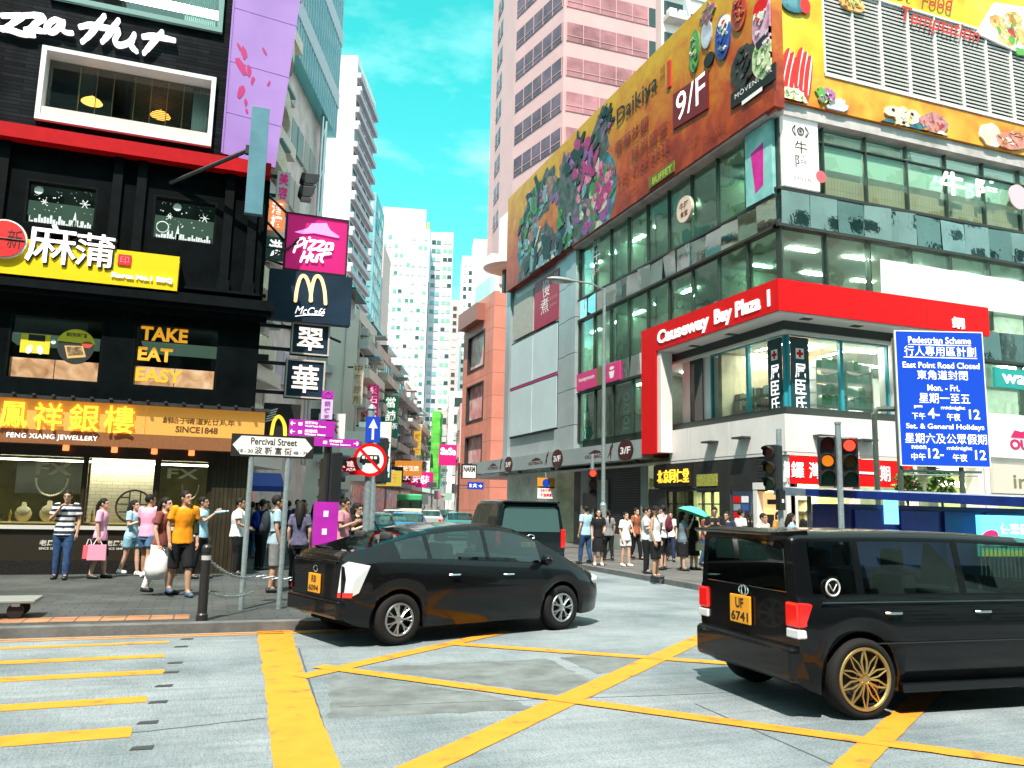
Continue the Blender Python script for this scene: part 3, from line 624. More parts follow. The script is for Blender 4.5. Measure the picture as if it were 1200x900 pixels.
for i, st in enumerate(zz):
    b = MB(); stroke(b, PS, [PS.uv(x / S_, y / S_) for x, y in st], .105, -.08, .02 + .002 * i, 6, wf=(.8, 1, 1.05, .95, .7)); b.build('letter_stroke', white_letter, ps)

# ---- lilac banner on the building's edge and the blade sign before it
PF = FL.shift(.12); lil = ramp_mat('lilac_print', [(.3, (.27, .15, .46)), (.55, (.34, .2, .54)), (.75, (.42, .24, .56))], .5, .45, 3)
pb = thing('banner', 'tall lilac advertising banner with crimson splashes on the corner edge', 'banner', (.5, 19.63, 9.8))
b = MB(); P = [(-.26, 9.86), (.98, 9.7), (1.15, 12), (1.5, 17), (-.26, 17)]; b.prism(PF, P, -.1, 0); b.build('printed_sheet', lil, pb)
b = MB()
for v in (10.9, 12.2, 13.6): b.prism(PF, [(-.26, v), (1.02 + (v - 9.7) * .07, v - .14), (1.02 + (v - 9.7) * .07, v - .115), (-.26, v + .02)], 0, .006)
b.prism(PF, [(-.27, 9.86), (-.23, 9.86), (-.23, 17), (-.27, 17)], 0, .02); b.build('seam', mat('lilac_seam', (.3, .16, .5), .5), pb)
crim = mat('crimson_print', (.42, .01, .14), .45)
for x, y, a, c, ro in ((286, 62, 3.5, 9, .2), (283, 78, 4.5, 13, .5), (292, 83, 2.5, 8, .1), (281, 56, 2, 6, .5), (296, 95, 2.2, 6, -.2), (288, 120, 2, 5, .1), (282, 108, 4, 9, -.3), (274 + 15, 130, 1.5, 4, .4), (310, 60, 1.5, 6, .5), (315, 98, 1.5, 5, -.3)):
    u, v = PF.uv(x, y); b = MB(); b.prism(PF, oval(u, v, a * .019, c * .019, 12, ro, .2, int(x)), .0, .004 + x * 1e-5); b.build('crimson_print', crim, pb)
bs = thing('blade_sign', 'narrow teal blade sign on an arm before the lilac banner', 'sign', (.66, 19.0, 8.2))
B0 = FL.shift(.9); r = B0.rect(289, 124, 313, 254); b = MB(); b.fbox(B0, B0.uv(290, 200)[0], B0.uv(311, 200)[0], r[2], r[3], -.08, .08); b.build('panel', mat('teal_panel', (.1, .24, .3), .35, var=.15, scale=2), bs, None, bevel=.01)
b = MB(); a = B0.uv(200, 198); c = B0.uv(291, 176); b.tube([FL.p(a[0] - .05, a[1], 0), B0.p(*c, 0)], .05, 6); b.fbox(B0, c[0] - .06, c[0] + .02, c[1] - .1, c[1] + .1, -.06, .06); b.build('arm', dark_metal, bs)
# ================================================================= the other side of the crossing (behind the photographer): unseen blocks added to cut sky light and tone the glass reflections
def window_wall(name, wall, win, w, h, gx, rough=.5, axis='XZ'):
    return brick_mat(name, win, tuple(c * 1.5 for c in win), wall, w, h, gx, axis, rough, 0, .5, .3, .2)
ow = window_wall('opposite_wall', (.2, .19, .18), (.02, .03, .035), 3.2, 3.1, .55)
ow2 = window_wall('opposite_wall_dark', (.1, .11, .11), (.02, .025, .03), 2.6, 3.3, .4)
ow3 = window_wall('opposite_wall_white', (.8, .78, .76), (.03, .05, .05), 4.2, 3.6, 1.25)
for i, (x0, x1, h, m) in enumerate(((-95, -41, 34, ow2), (-40, -8, 37, ow), (-7, 24, 35, ow2), (25, 62, 38, ow3), (63, 110, 36, ow3))):
    b = MB(); b.box(x0, x1, -48, -18 - (i % 2) * .6, 0, h); b.build('opposite_block', m, kind='structure')
b = MB(); b.box(-70, -12.2, 19.9, 45, .13, 38); b.build('opposite_block', ow2, kind='structure')
b = MB(); b.box(46, 90, 21, 60, .13, 40); b.build('opposite_block', ow, kind='structure')
# ================================================================= the glass shopping building on the right
XS, YF = 15.85, 19.8
FS = Frame((XS, 0, 0), (0, -1, 0), (-1, 0, 0))       # long side on the street: u = -Y
FF = Frame((0, YF, 0), (1, 0, 0), (0, -1, 0))        # front: u = X
MALL = thing('shopping_building', 'glass shopping building on the corner with mirrored bands and giant food billboards', 'building', (XS, YF, .13))
XE = 44.0; YB = 44.0
ceil_m = mat('white_ceiling', (.72, .75, .7), .8); slab_m = mat('dark_slab', (.03, .04, .035), .5); metal_panel = mat('pale_metal_panel', (.42, .5, .52), .35, .35, var=.12, scale=.7)
alu = mat('grey_aluminium', (.4, .46, .46), .35, .5); mull_m = mat('dark_mullion', (.05, .07, .06), .4, .4)
inner_m = mat('shop_back_wall', (.66, .72, .6), .8, var=.5, scale=.5); inner_d = mat('shop_back_wall_dark', (.09, .12, .09), .8, var=.6, scale=.6)
whitewall = mat('white_cladding', (.7, .69, .67), .45, var=.09, scale=1.6, stretch=(1, 1, .25))
ceil_lamp = mat('shop_ceiling_light', (1, 1, 1), .5, emit=(1, .97, .88), estr=42)
mirror = mat('mirror_spandrel', (.85, .9, .86), .03, 1., bump=.35, scale=1.3, bscale=.75)
mirror_d = mat('mirror_spandrel_dark', (.5, .6, .56), .03, 1., bump=.4, scale=2.2, bscale=.9)
# core, slabs, ceilings
b = MB(); b.box(XS + 6, XE, YF + 6, YB, .13, 20); b.box(XS + .1, XS + 6, 36.9, YB, .13, 13.9); b.build('core_wall', inner_m, MALL)
def ell_slab(z0, z1, s0=.25, d=6.2, yb=36.8):
    b = MB(); b.box(XS + s0, XE, YF + s0, YF + d, z0, z1); b.box(XS + s0, XS + d, YF + d, yb, z0, z1); return b
for z in (4.42, 7.3, 10.55, 13.98): ell_slab(z, z + .5).build('floor_slab', slab_m, MALL)
for z in (7.2, 10.45, 13.88): ell_slab(z, z + .095, .3).build('ceiling', ceil_m, MALL)
rnd = random.Random(11)
for z in (7.16, 10.41, 13.84):
    b = MB()
    for i in range(9):
        x = XS + 1.6 + i * 2.3; b.box(x, x + 1.1, YF + 1.5, YF + 1.62, z, z + .03); b.box(x, x + .9, YF + 3.6, YF + 3.72, z, z + .03)
    for i in range(5):
        y = YF + 7 + i * 2.1; b.box(XS + 1.5, XS + 1.62, y, y + 1, z, z + .03)
    b.build('ceiling_light', ceil_lamp, MALL)
for (z0, z1) in ((4.95, 7.15), (7.85, 10.4), (11.1, 13.8)):
    b = MB(); b.box(XS + 5.9, XE, YF + 5.5, YF + 5.9, z0, z1); b.build('back_wall', inner_m, MALL)
    b = MB(); b.box(XS + 3.2, XS + 3.4, YF + 6.4, 36.5, z0, z1)
    for y in (24, 28.5, 32): b.box(XS + .8, XS + 3.2, y, y + .15, z0, z1)
    b.build('partition_wall', inner_d, MALL)
# curtain walls: every bay is a window of its own
def bays(fr, us, v0, v1, gm, transom=None):
    for i in range(len(us) - 1):
        a, c = us[i], us[i + 1]; f = MB(); f.fbox(fr, a - .025, a + .025, v0, v1, -.2, .03)
        if transom: f.fbox(fr, a + .025, c - .025, transom - .02, transom + .02, -.12, .015)
        o = f.build('window', mull_m, MALL); p = MB(); p.fbox(fr, a + .026, c - .026, v0 + .01, v1 - .01, -.06, -.04); p.build('pane', gm, o)
def lin(a, b_, n): return [a + (b_ - a) * i / n for i in range(n + 1)]
US = lin(-34.3, -19.83, 9); UF_ = lin(15.88, 41.7, 15)
g_side = glass_mat('side_glass', (.55, .85, .72), .13, wave=.12)
bays(FS, US, 11.5, 13.95, g_side); bays(FS, US, 7.95, 10.4, g_side); bays(FS, lin(-34.3, -27.4, 4), 4.8, 7.02, g_side)
bays(FF, UF_, 11.65, 13.95, green_glass, 13.45); bays(FF, UF_, 8.0, 10.4, green_glass); bays(FF, lin(23.7, 41.7, 9), 4.45, 7.0, green_glass)
def spandrels(fr, a, c, v0, v1, n, ms, w=.06):
    st = (c - a) / n
    for i in range(n):
        u0, u1 = a + i * st, a + (i + 1) * st - .02; t = rnd.uniform(-.03, .03); q = rnd.uniform(-.025, .025); w_ = w
        b = MB(); P = [fr.p(u, v, w_ + t * (1 if u == u1 else -1) + q * (1 if v == v1 else -1)) for v in (v0, v1) for u in (u0, u1)]; Q = [fr.p(u, v, -.1) for v in (v0, v1) for u in (u0, u1)]
        b.add(P + Q, [(0, 1, 3, 2), (4, 6, 7, 5), (0, 4, 5, 1), (2, 3, 7, 6), (0, 2, 6, 4), (1, 5, 7, 3)]); b.build('spandrel_panel', ms[i % len(ms)], MALL)
pinkish = mat('pinkish_stone_panel', (.42, .36, .34), .3, var=.2, scale=2)
spandrels(FS, -34.3, -19.86, 10.5, 11.4, 15, [mirror, mirror_d, mirror]); spandrels(FF, 15.9, 41.7, 10.5, 11.6, 24, [mirror, mirror, mirror_d])
spandrels(FF, 23.75, 41.7, 6.98, 7.95, 18, [mirror_d])
spandrels(FS, -30.9, -27.45, 7.08, 7.92, 4, [whitewall, mirror_d, mirror], .08)
b = MB()
for v in (10.42, 11.4): b.fbox(FS, -34.3, -19.83, v, v + .08, -.2, .1); b.fbox(FF, 15.75, XE, v + (.2 if v > 11 else 0), v + .09 + (.2 if v > 11 else 0), -.2, .1)
b.fbox(FS, -34.3, -27.4, 7.0, 7.07, -.2, .09); b.fbox(FF, 23.7, XE, 6.88, 6.97, -.2, .12); b.build('ledge', slab_m, MALL)
# white roller blinds and pink wood behind the upper front glass
b = MB()
for i in range(15):
    if i not in (0,): b.fbox(FF, UF_[i] + .06, UF_[i + 1] - .06, 12.62, 13.45, -.12, -.1)
b.build('roller_blinds', mat('white_blind', (.8, .76, .74), .7), MALL)
b = MB(); b.fbox(FF, 17.5, 41, 11.7, 12.4, -.16, -.12); b.build('pink_timber_panel', brick_mat('pink_timber', (.7, .36, .28), (.74, .4, .32), (.4, .2, .15), .12, 4, .008, 'XZ', .5, 0, .3, .15), MALL)
# lip below the billboards
b = MB(); b.fbox(FF, 15.62, XE, 14.0, 14.4, -.3, .22); b.fbox(FS, -34.3, -19.9, 13.98, 14.1, -.3, .35); b.build('cornice', mat('pale_stone_lip', (.5, .47, .46), .4, var=.3, scale=1.5), MALL)
# pale metal pier and hoarding end of the long side
b = MB()
for a, c in ((-36.85, -35.5), (-35.44, -34.33)):
    for k in range(6): b.fbox(FS, a, c, 3.9 + k * 1.7, 3.9 + k * 1.7 + 1.67, -.3, .12 if a < -36 else .2)
b.build('metal_pier', metal_panel, MALL)
b = MB(); wall_grid(b, FS, -44, -36.9, 4.4, 15.3, [], .3); b.build('side_wall', metal_panel, MALL)
b = MB(); b.fbox(FS, -44.1, -43.4, 4.4, 15.2, .0, .18); b.build('end_pier', metal_panel, MALL)
b = MB(); b.fbox(FS, -42.9, -39.9, 11.1, 13.5, .01, .14); b.build('plain_panel', mat('beige_panel', (.4, .4, .36), .5, var=.15), MALL)
hb = thing('hoarding', 'dark framed hoarding of four blank pale blue panels on the building side', 'hoarding', (XS, 39.7, 5.5)); hr = (-43.2, -36.45, 5.55, 10.95)
b = MB(); b.fbox(FS, *hr, .01, .12); b.build('frame', slab_m, hb)
pb_m = mat('pale_blue_sheet', (.5, .63, .66), .45, var=.06, scale=.8); mu = -39.8
for a, c in ((hr[0] + .08, mu - .05), (mu + .05, hr[1] - .08)):
    for v0, v1 in ((5.65, 8.2), (8.4, 10.85)): b = MB(); b.fbox(FS, a, c, v0, v1, .12, .16); b.build('blank_panel', pb_m, hb)
b = MB(); b.fbox(FS, hr[0], hr[1], 8.24, 8.36, .12, .17); b.build('magenta_strip', mat('magenta_strip', (.35, .04, .16), .5), hb)
rp = thing('poster', 'crimson poster with white handwritten characters above the blank hoarding', 'poster', (XS - .1, 38, 11)); r = (-39.7, -36.45, 11.05, 13.65)
b = MB(); b.fbox(FS, *r, .01, .15); b.build('sheet', mat('crimson_sheet', (.36, .015, .06), .45, var=.15), rp)
b = MB(); text(b, FS, '慢', (-38.6, -37.6, 12.55, 13.45), .155, .0); text(b, FS, '煮', (-38.8, -37.7, 11.7, 12.5), .155); text(b, FS, '@3/F', (-37.1, -36.55, 13.1, 13.5), .155); b.build('lettering', white_vinyl, rp)
b = MB(); text(b, FS, '火鍋居酒屋', (-37.9, -36.6, 12.2, 12.4), .155); text(b, FS, '宴會預訂', (-37.6, -36.6, 11.85, 12.02), .155); b.build('small_lettering', mat('pale_red_letter', (.6, .25, .25), .5), rp)
# ---- long side billboard
FB = FS.shift(.42)
def gradient_print(name, z0, z1, stops, ns=.8):
    m = bpy.data.materials.new(name); m.use_nodes = True; t = m.node_tree; b = t.nodes['Principled BSDF']; b.inputs['Roughness'].default_value = .45
    g = t.nodes.new('ShaderNodeNewGeometry'); s = t.nodes.new('ShaderNodeSeparateXYZ'); t.links.new(g.outputs['Position'], s.inputs[0])
    mr = t.nodes.new('ShaderNodeMapRange'); mr.inputs[1].default_value = z0; mr.inputs[2].default_value = z1; t.links.new(s.outputs[2], mr.inputs[0])
    n = t.nodes.new('ShaderNodeTexNoise'); n.inputs['Scale'].default_value = ns; n.inputs['Detail'].default_value = 8; n.inputs['Roughness'].default_value = .7; n.inputs['Distortion'].default_value = .6; t.links.new(g.outputs['Position'], n.inputs[0])
    a = t.nodes.new('ShaderNodeMath'); a.operation = 'MULTIPLY_ADD'; a.inputs[1].default_value = 1.5; t.links.new(n.outputs[0], a.inputs[0])
    sb = t.nodes.new('ShaderNodeMath'); sb.operation = 'SUBTRACT'; sb.inputs[1].default_value = .75; t.links.new(mr.outputs[0], sb.inputs[0]); t.links.new(sb.outputs[0], a.inputs[2])
    r = t.nodes.new('ShaderNodeValToRGB')
    for i, (p, c) in enumerate(stops):
        e = r.color_ramp.elements[i] if i < 2 else r.color_ramp.elements.new(p); e.position = p; e.color = (*c, 1)
    t.links.new(a.outputs[0], r.inputs[0]); t.links.new(r.outputs[0], b.inputs['Base Color']); return m
ochre = gradient_print('ochre_print', 13.6, 20.2, [(.0, (.22, .018, .005)), (.3, (.42, .06, .006)), (.62, (.52, .18, .008)), (1., (.6, .36, .015))], .9)
BB = thing('billboard', 'long ochre restaurant billboard with dark leafy dishes along the street side of the roof', 'billboard', (XS, 31, 14))
b = MB(); b.fbox(FB, -43.55, -19.38, 14.08, 19.75, -.4, 0); b.build('printed_sheet', ochre, BB)
def near(fr, x, y, w, h):
    """centre and half sizes in the plane of an ellipse seen at pixel x, y with half sizes w, h"""
    u, v = fr.uv(x, y); a = fr.uv(x + w, y); c = fr.uv(x, y - h); return u, v, abs(a[0] - u), abs(c[1] - v)
LAY = [.003]; BND = [(-43.5, -19.42, 14.12, 19.72), (15.5, 44, 14.45, 24)]
def blob(fr, parent, name, x, y, w, h, m, rot=0., wob=.0, n=26, seed=None):
    u, v, a, c = near(fr, x, y, w, h); b = MB(); LAY[0] += .0003; lo = BND[0 if fr is FB else 1]; b.prism(fr, [(min(max(p[0], lo[0]), lo[1]), min(max(p[1], lo[2]), lo[3])) for p in oval(u, v, a, c, n, rot, wob, int(x + y * 3) if seed is None else seed)], 0, LAY[0]); return b.build(name, m, parent)
leafy = ramp_mat('dark_leaf_print', [(.3, (.01, .02, .02)), (.45, (.03, .08, .05)), (.58, (.12, .1, .12)), (.68, (.25, .12, .3)), (.8, (.1, .25, .3))], 2.2, .5, 8)
leafy2 = ramp_mat('colour_leaf_print', [(.3, (.04, .01, .03)), (.42, (.02, .12, .05)), (.52, (.4, .05, .18)), (.62, (.15, .3, .08)), (.75, (.45, .3, .5))], 3.1, .5, 6, distort=1)
teal_p = ramp_mat('teal_plate_print', [(.3, (.01, .05, .08)), (.55, (.05, .2, .25)), (.75, (.2, .45, .5))], 1.6, .5)
rock = ramp_mat('grey_rock_print', [(.3, (.015, .018, .018)), (.6, (.1, .1, .09)), (.8, (.3, .28, .25))], 3, .5, 8)
for a in ((618, 285, 12, 34, teal_p, 'printed_plate'), (617, 270, 10, 26, leafy2, 'printed_leaves'), (634, 232, 20, 24, leafy, 'printed_dish'), (640, 222, 11, 12, leafy2, 'printed_dish'), (632, 306, 25, 34, rock, 'printed_dish'), (662, 290, 12, 40, teal_p, 'printed_plate'),
          (697, 232, 26, 50, teal_p, 'printed_plate'), (690, 238, 24, 42, leafy2, 'printed_dish'), (690, 190, 28, 30, leafy, 'printed_leaves'), (668, 225, 15, 50, leafy, 'printed_leaves'), (708, 212, 13, 18, leafy2, 'printed_flowers'), (680, 272, 26, 24, leafy, 'printed_dish'), (708, 140, 8, 18, leafy, 'printed_leaves')):
    blob(FB, BB, a[5], *a[:4], a[4], .4 if a[5] == 'printed_leaves' else .15, .22 if 'plate' not in a[5] else 0)
def scatter(fr, parent, name, x, y, w, h, pal, n, seed, sz=.3):
    rn = random.Random(seed); b = MB(); lo = BND[0 if fr is FB else 1]
    for i in range(n):
        r = math.sqrt(rn.random()) * .92; a = rn.uniform(0, 6.283); u, v, p, q = near(fr, x + w * r * math.cos(a), y + h * r * math.sin(a), w * sz * rn.uniform(.4, 1.2), h * sz * rn.uniform(.3, .9)); LAY[0] += .0002; b.m = rn.randrange(len(pal))
        b.prism(fr, [(min(max(c[0], lo[0]), lo[1]), min(max(c[1], lo[2]), lo[3])) for c in oval(u, v, p, q, 9, rn.uniform(0, 3), .3, i)], 0, LAY[0])
    b.build(name, pal, parent)
def quad(fr, parent, name, pts, m, w=.004):
    b = MB(); LAY[0] += .0003; b.prism(fr, [fr.uv(*p) for p in pts], 0, LAY[0]); return b.build(name, m, parent)
pal = [mat('print_' + k, c, .5, var=.5, scale=5) for k, c in (('magenta', (.35, .03, .16)), ('rose', (.55, .2, .3)), ('leaf', (.04, .2, .05)), ('dark', (.012, .03, .03)), ('violet', (.2, .08, .26)), ('steel', (.16, .3, .34)), ('pale', (.5, .5, .42)))]
scatter(FB, BB, 'printed_salad', 692, 232, 23, 46, pal, 70, 1, .2); scatter(FB, BB, 'printed_salad', 706, 222, 13, 24, pal[:3] + pal[4:5], 26, 2, .34); scatter(FB, BB, 'printed_salad', 636, 230, 18, 20, pal[2:6], 26, 3, .25); scatter(FB, BB, 'printed_shells', 632, 306, 22, 30, [pal[3], pal[5], pal[6], pal[3]], 40, 4, .24); scatter(FB, BB, 'printed_salad', 617, 276, 9, 28, [pal[2], pal[5], pal[3]], 18, 5, .3); scatter(FB, BB, 'printed_leaves', 684, 190, 22, 30, [pal[3], pal[3], pal[4], pal[0]], 30, 6, .28); scatter(FB, BB, 'printed_leaves', 662, 270, 10, 44, [pal[3], pal[5], pal[2]], 24, 7, .25); scatter(FB, BB, 'printed_leaves', 712, 138, 8, 18, [pal[3], pal[4]], 14, 8, .3)
maroon = mat('maroon_panel', (.16, .008, .012), .45); blackp = mat('black_panel', (.008, .01, .01), .45); brownred = mat('brown_red_letter', (.2, .02, .01), .5)
def rect4(fr, x0, ya, x1, yb, h0): a = fr.uv(x0, ya); c = fr.uv(x1, yb); d = fr.uv(x0, ya - h0); return (a[0], c[0], a[1], d[1])
q = quad(FB, BB, 'floor_panel', [(790, 152), (831, 127), (831, 83), (790, 111)], maroon)
b = MB(); LAY[0] += .0005; text(b, FB, '9/F', rect4(FB, 794, 144, 828, 120, 32), LAY[0]); b.build('lettering', white_letter, q)
q = quad(FB, BB, 'black_strip', [(858, 128), (910, 93), (910, 73), (858, 111)], blackp)
b = MB(); text(b, FB, 'MÖVENPICK', rect4(FB, 863, 117, 907, 86, 7), LAY[0] + .003, space=1.15); u = FB.uv(871, 120); u2 = FB.uv(895, 102); b.fbox(FB, u[0], u2[0], u[1] - .12, u[1] + .02, LAY[0], LAY[0] + .003); b.build('lettering', white_vinyl, q)
b = MB(); LAY[0] += .0005
text(b, FB, 'Daikiya', rect4(FB, 724, 152, 772, 116, 23), LAY[0], .012); b.build('lettering', blackp, BB)
b = MB(); text(b, FB, '奢華放題', rect4(FB, 722, 183, 762, 153, 15), LAY[0], .01); text(b, FB, '極尚盛宴', rect4(FB, 741, 190, 784, 158, 15), LAY[0] + .001, .01); text(b, FB, 'TEL 3188 8838', rect4(FB, 725, 222, 786, 178, 12), LAY[0], .0); b.build('telephone_lettering', brownred, BB)
b = MB(); text(b, FB, '極', rect4(FB, 775, 88, 781, 84, 8), LAY[0]); text(b, FB, '尚', rect4(FB, 775, 98, 781, 94, 8), LAY[0]); text(b, FB, '吉列紅', rect4(FB, 732, 233, 750, 220, 4), LAY[0]); text(b, FB, 'DAIKIYA', rect4(FB, 826, 170, 853, 152, 9), LAY[0]); text(b, FB, '大喜屋', rect4(FB, 806, 175, 820, 166, 6), LAY[0]); b.build('small_lettering', brownred, BB)
q = quad(FB, BB, 'red_seal', [(783, 104), (787, 101), (787, 70), (783, 73)], mat('seal_red2', (.5, .04, .02), .5))
q = quad(FB, BB, 'green_logo', [(762, 222), (791, 201), (791, 188), (762, 209)], mat('olive_print', (.12, .14, .02), .5, var=.5, scale=5))
b = MB(); text(b, FB, 'BUFFET', rect4(FB, 766, 217, 789, 200, 8), LAY[0] + .003, .03); b.build('lettering', mat('lime_print', (.4, .5, .05), .5), q)
blob(FB, BB, 'printed_glass', 815, 60, 6, 24, mat('green_drink', (.1, .3, .08), .4, var=.5, scale=2), -.05); blob(FB, BB, 'printed_glass', 829, 40, 6, 17, mat('blue_white_drink', (.45, .5, .6), .4, var=.4, scale=2)); blob(FB, BB, 'printed_garnish', 830, 18, 8, 12, leafy2, 0, .3)
o = blob(FB, BB, 'printed_glass', 848, 44, 9, 26, mat('blue_cup', (.03, .08, .35), .4, var=.4, scale=2)); blob(FB, BB, 'printed_rim', 849, 29, 7, 10, white_vinyl); blob(FB, BB, 'printed_berry', 849, 29, 3, 5, red_paint)
blob(FB, BB, 'printed_glass', 867, 14, 9, 22, mat('red_jar', (.4, .06, .03), .4, var=.5, scale=2)); blob(FB, BB, 'printed_saucer', 832, 70, 6, 8, blackp)
blob(FB, BB, 'printed_scoop', 872, 78, 15, 24, ramp_mat('chocolate', [(.3, (.008, .012, .01)), (.7, (.05, .05, .04))], 6), 0, .05); blob(FB, BB, 'printed_scoop', 896, 66, 14, 26, ramp_mat('pistachio', [(.3, (.08, .16, .06)), (.45, (.5, .58, .34)), (.7, (.62, .68, .45))], 2.5), 0, .05)
blob(FB, BB, 'printed_scoop', 896, 28, 14, 30, ramp_mat('strawberry', [(.3, (.4, .1, .2)), (.5, (.62, .4, .55)), (.7, (.7, .5, .62))], 2.5), 0, .05); blob(FB, BB, 'printed_berry', 893, 8, 9, 10, red_paint, 0, .08); quad(FB, BB, 'printed_wafer', [(887, 52), (901, 36), (902, 44), (889, 62)], blackp)
# ---- front billboard wrapped round the louvred plant floor
FW = FF.shift(.3)
sunny = ramp_mat('sunny_print', [(.25, (.6, .3, .01)), (.45, (.78, .52, .015)), (.6, (.82, .62, .05)), (.75, (.85, .72, .2))], .7, .45, 7)
tang = ramp_mat('tangerine_print', [(.3, (.65, .12, .01)), (.5, (.78, .3, .02)), (.7, (.85, .5, .05))], .8, .45, 7)
B2 = thing('billboard', 'sunny yellow food billboard wrapped round the white louvres over the front', 'billboard', (30, 19.5, 14.4))
b = MB(); b.fbox(FW, 15.46, 17.5, 15.55, 24, -.28, 0); b.fbox(FW, 17.5, XE, 18.85, 24, -.28, 0); b.build('printed_sheet', sunny, B2)
b = MB(); b.fbox(FW, 15.46, XE, 14.42, 15.55, -.28, .0); b.build('lower_sheet', tang, B2)
lv = MB()
for k in range(23): v = 15.68 + k * .136; lv.add([FF.p(17.5, v, .27), FF.p(XE, v, .27), FF.p(XE, v + .07, .16), FF.p(17.5, v + .07, .16), FF.p(17.5, v + .062, .28), FF.p(XE, v + .062, .28), FF.p(XE, v + .1, .16), FF.p(17.5, v + .1, .16)], [(0, 1, 2, 3), (7, 6, 5, 4), (4, 5, 1, 0), (3, 2, 6, 7)])
for u in [17.5 + i * 1.19 for i in range(23)]: lv.fbox(FF, u, u + .07, 15.57, 18.83, .1, .33)
lv.fbox(FF, 17.5, XE, 15.56, 15.66, .1, .34); lv.fbox(FF, 17.5, XE, 18.76, 18.84, .1, .34); lv.build('louvre', whitewall, MALL)
b = MB(); b.box(17.5, XE, YF + .2, YF + .6, 15.5, 19); b.build('plant_floor_wall', mat('plant_dark', (.04, .05, .045), .8, var=.5, scale=1), MALL)
b = MB(); b.box(XS + .02, XE, YF + .3, YB, 14.5, 19.6); b.build('upper_wall', slab_m, MALL)
crab = mat('red_stick_print', (.66, .02, .015), .4, var=.2, scale=4); cream = ramp_mat('cream_print', [(.3, (.6, .5, .35)), (.6, (.8, .75, .6))], 2)
blob(FW, B2, 'printed_plate', 926, 122, 19, 26, white_vinyl, 0, .03)
for i in range(6): blob(FW, B2, 'printed_crab_stick', 918 + i * 5.5, 82 + (i % 3) * 5, 4.4, 27, crab, -.25 + i * .02); blob(FW, B2, 'printed_crab_edge', 920 + i * 5.5, 80 + (i % 3) * 5, 1, 24, white_vinyl, -.25 + i * .02)
blob(FW, B2, 'printed_rice', 928, 114, 15, 10, cream, 0, .1); blob(FW, B2, 'printed_leaves', 964, 112, 8, 9, mat('green_print', (.12, .4, .08), .5), .5, .3); blob(FW, B2, 'printed_flower', 971, 112, 6, 7, mat('purple_print', (.45, .15, .4), .5), 0, .3); blob(FW, B2, 'printed_wrap', 980, 126, 12, 8, mat('lilac_foil', (.6, .62, .75), .4), .4, .2)
for x, y, w, h, c in ((1044, 131, 9, 6, cream), (1058, 142, 10, 16, cream), (1068, 138, 9, 8, cream), (1040, 147, 8, 7, teal_p), (1092, 147, 17, 14, mat('mauve_print', (.5, .22, .22), .5, var=.5, scale=5)), (1102, 162, 8, 7, cream), (1160, 160, 12, 14, cream), (1186, 165, 22, 10, mat('meat_print', (.62, .25, .2), .5, var=.4, scale=4)), (1075, 153, 12, 8, teal_p)):
    blob(FW, B2, 'printed_snack', x, y, w, h, c, .2, .1)
for x, y in ((1045, 130), (1067, 135), (1057, 145)): blob(FW, B2, 'printed_dot', x, y, 2, 2, blackp)
blob(FW, B2, 'printed_dish', 998, 6, 14, 8, ramp_mat('fried', [(.3, (.5, .2, .03)), (.6, (.8, .55, .2))], 4), 0, .1); blob(FW, B2, 'printed_plate', 930, 4, 16, 12, teal_p, .2); blob(FW, B2, 'printed_berry', 942, 8, 6, 9, crab)
quad(FW, B2, 'white_plate', [(1142, 40), (1164, 4), (1215, 12), (1240, 40), (1200, 66)], white_vinyl)
for x, y in ((1168, 28), (1186, 24), (1178, 46), (1196, 44)): blob(FW, B2, 'printed_scallop', x, y, 10, 9, ramp_mat('fried', []), 0, .1)
blob(FW, B2, 'printed_leaves', 1183, 37, 5, 5, MT['green_print'], 0, .3); blob(FW, B2, 'printed_leaves', 1196, 62, 8, 4, MT['green_print'], 0, .3)
b = MB(); r = (FW.uv(1055, 20)[0], FW.uv(1146, 44)[0], FW.uv(1057, 32)[1], FW.uv(1057, 8)[1]); text(b, FW, 'Temptation', r, LAY[0] + .002, .006, .35); r = (FW.uv(1078, 4)[0], FW.uv(1116, 12)[0], FW.uv(1080, 6)[1], FW.uv(1080, -14)[1]); text(b, FW, 'Food', r, LAY[0] + .002, .006, .35); r = (FW.uv(1030, -6)[0], FW.uv(1068, 0)[0], FW.uv(1050, -4)[1], FW.uv(1050, -20)[1]); text(b, FW, 'Hot', r, LAY[0] + .002, .006, .35)
b.build('lettering', mat('red_script', (.55, .02, .01), .5), B2)
br = [mat('print_' + k, c, .5, var=.4, scale=6) for k, c in (('toast', (.5, .2, .04)), ('butter', (.75, .55, .22)), ('herb', (.12, .35, .05)), ('berry', (.5, .03, .04)), ('cream2', (.75, .7, .6)))]
for k, (x, y, w, h, p) in enumerate(((1180, 34, 26, 22, br), (926, 118, 15, 12, [br[4], br[1], br[2]]), (1092, 147, 15, 12, [MT['mauve_print'], br[0], br[3]]), (1058, 140, 9, 14, [br[4], br[1]]), (1186, 165, 20, 9, [MT['meat_print'], br[0], br[4]]), (998, 6, 12, 7, br[:3]), (968, 116, 10, 8, [br[2], MT['purple_print'], br[4]]))): scatter(FW, B2, 'printed_morsels', x, y, w, h, p, 18, 40 + k, .2)
for k, (x, y, w, h, p) in enumerate(((896, 28, 12, 26, [MT['strawberry'], br[3], br[4]]), (896, 66, 12, 22, [MT['pistachio'], br[2], br[4]]), (872, 78, 13, 21, [MT['chocolate'], blackp, rock]), (815, 60, 4, 20, [br[2], MT['green_drink'], br[4]]), (848, 44, 7, 22, [MT['blue_cup'], pal[5], br[4]]), (867, 14, 7, 18, [br[3], br[0], MT['red_jar']]))): scatter(FB, BB, 'printed_morsels', x, y, w, h, p, 16, 60 + k, .2)
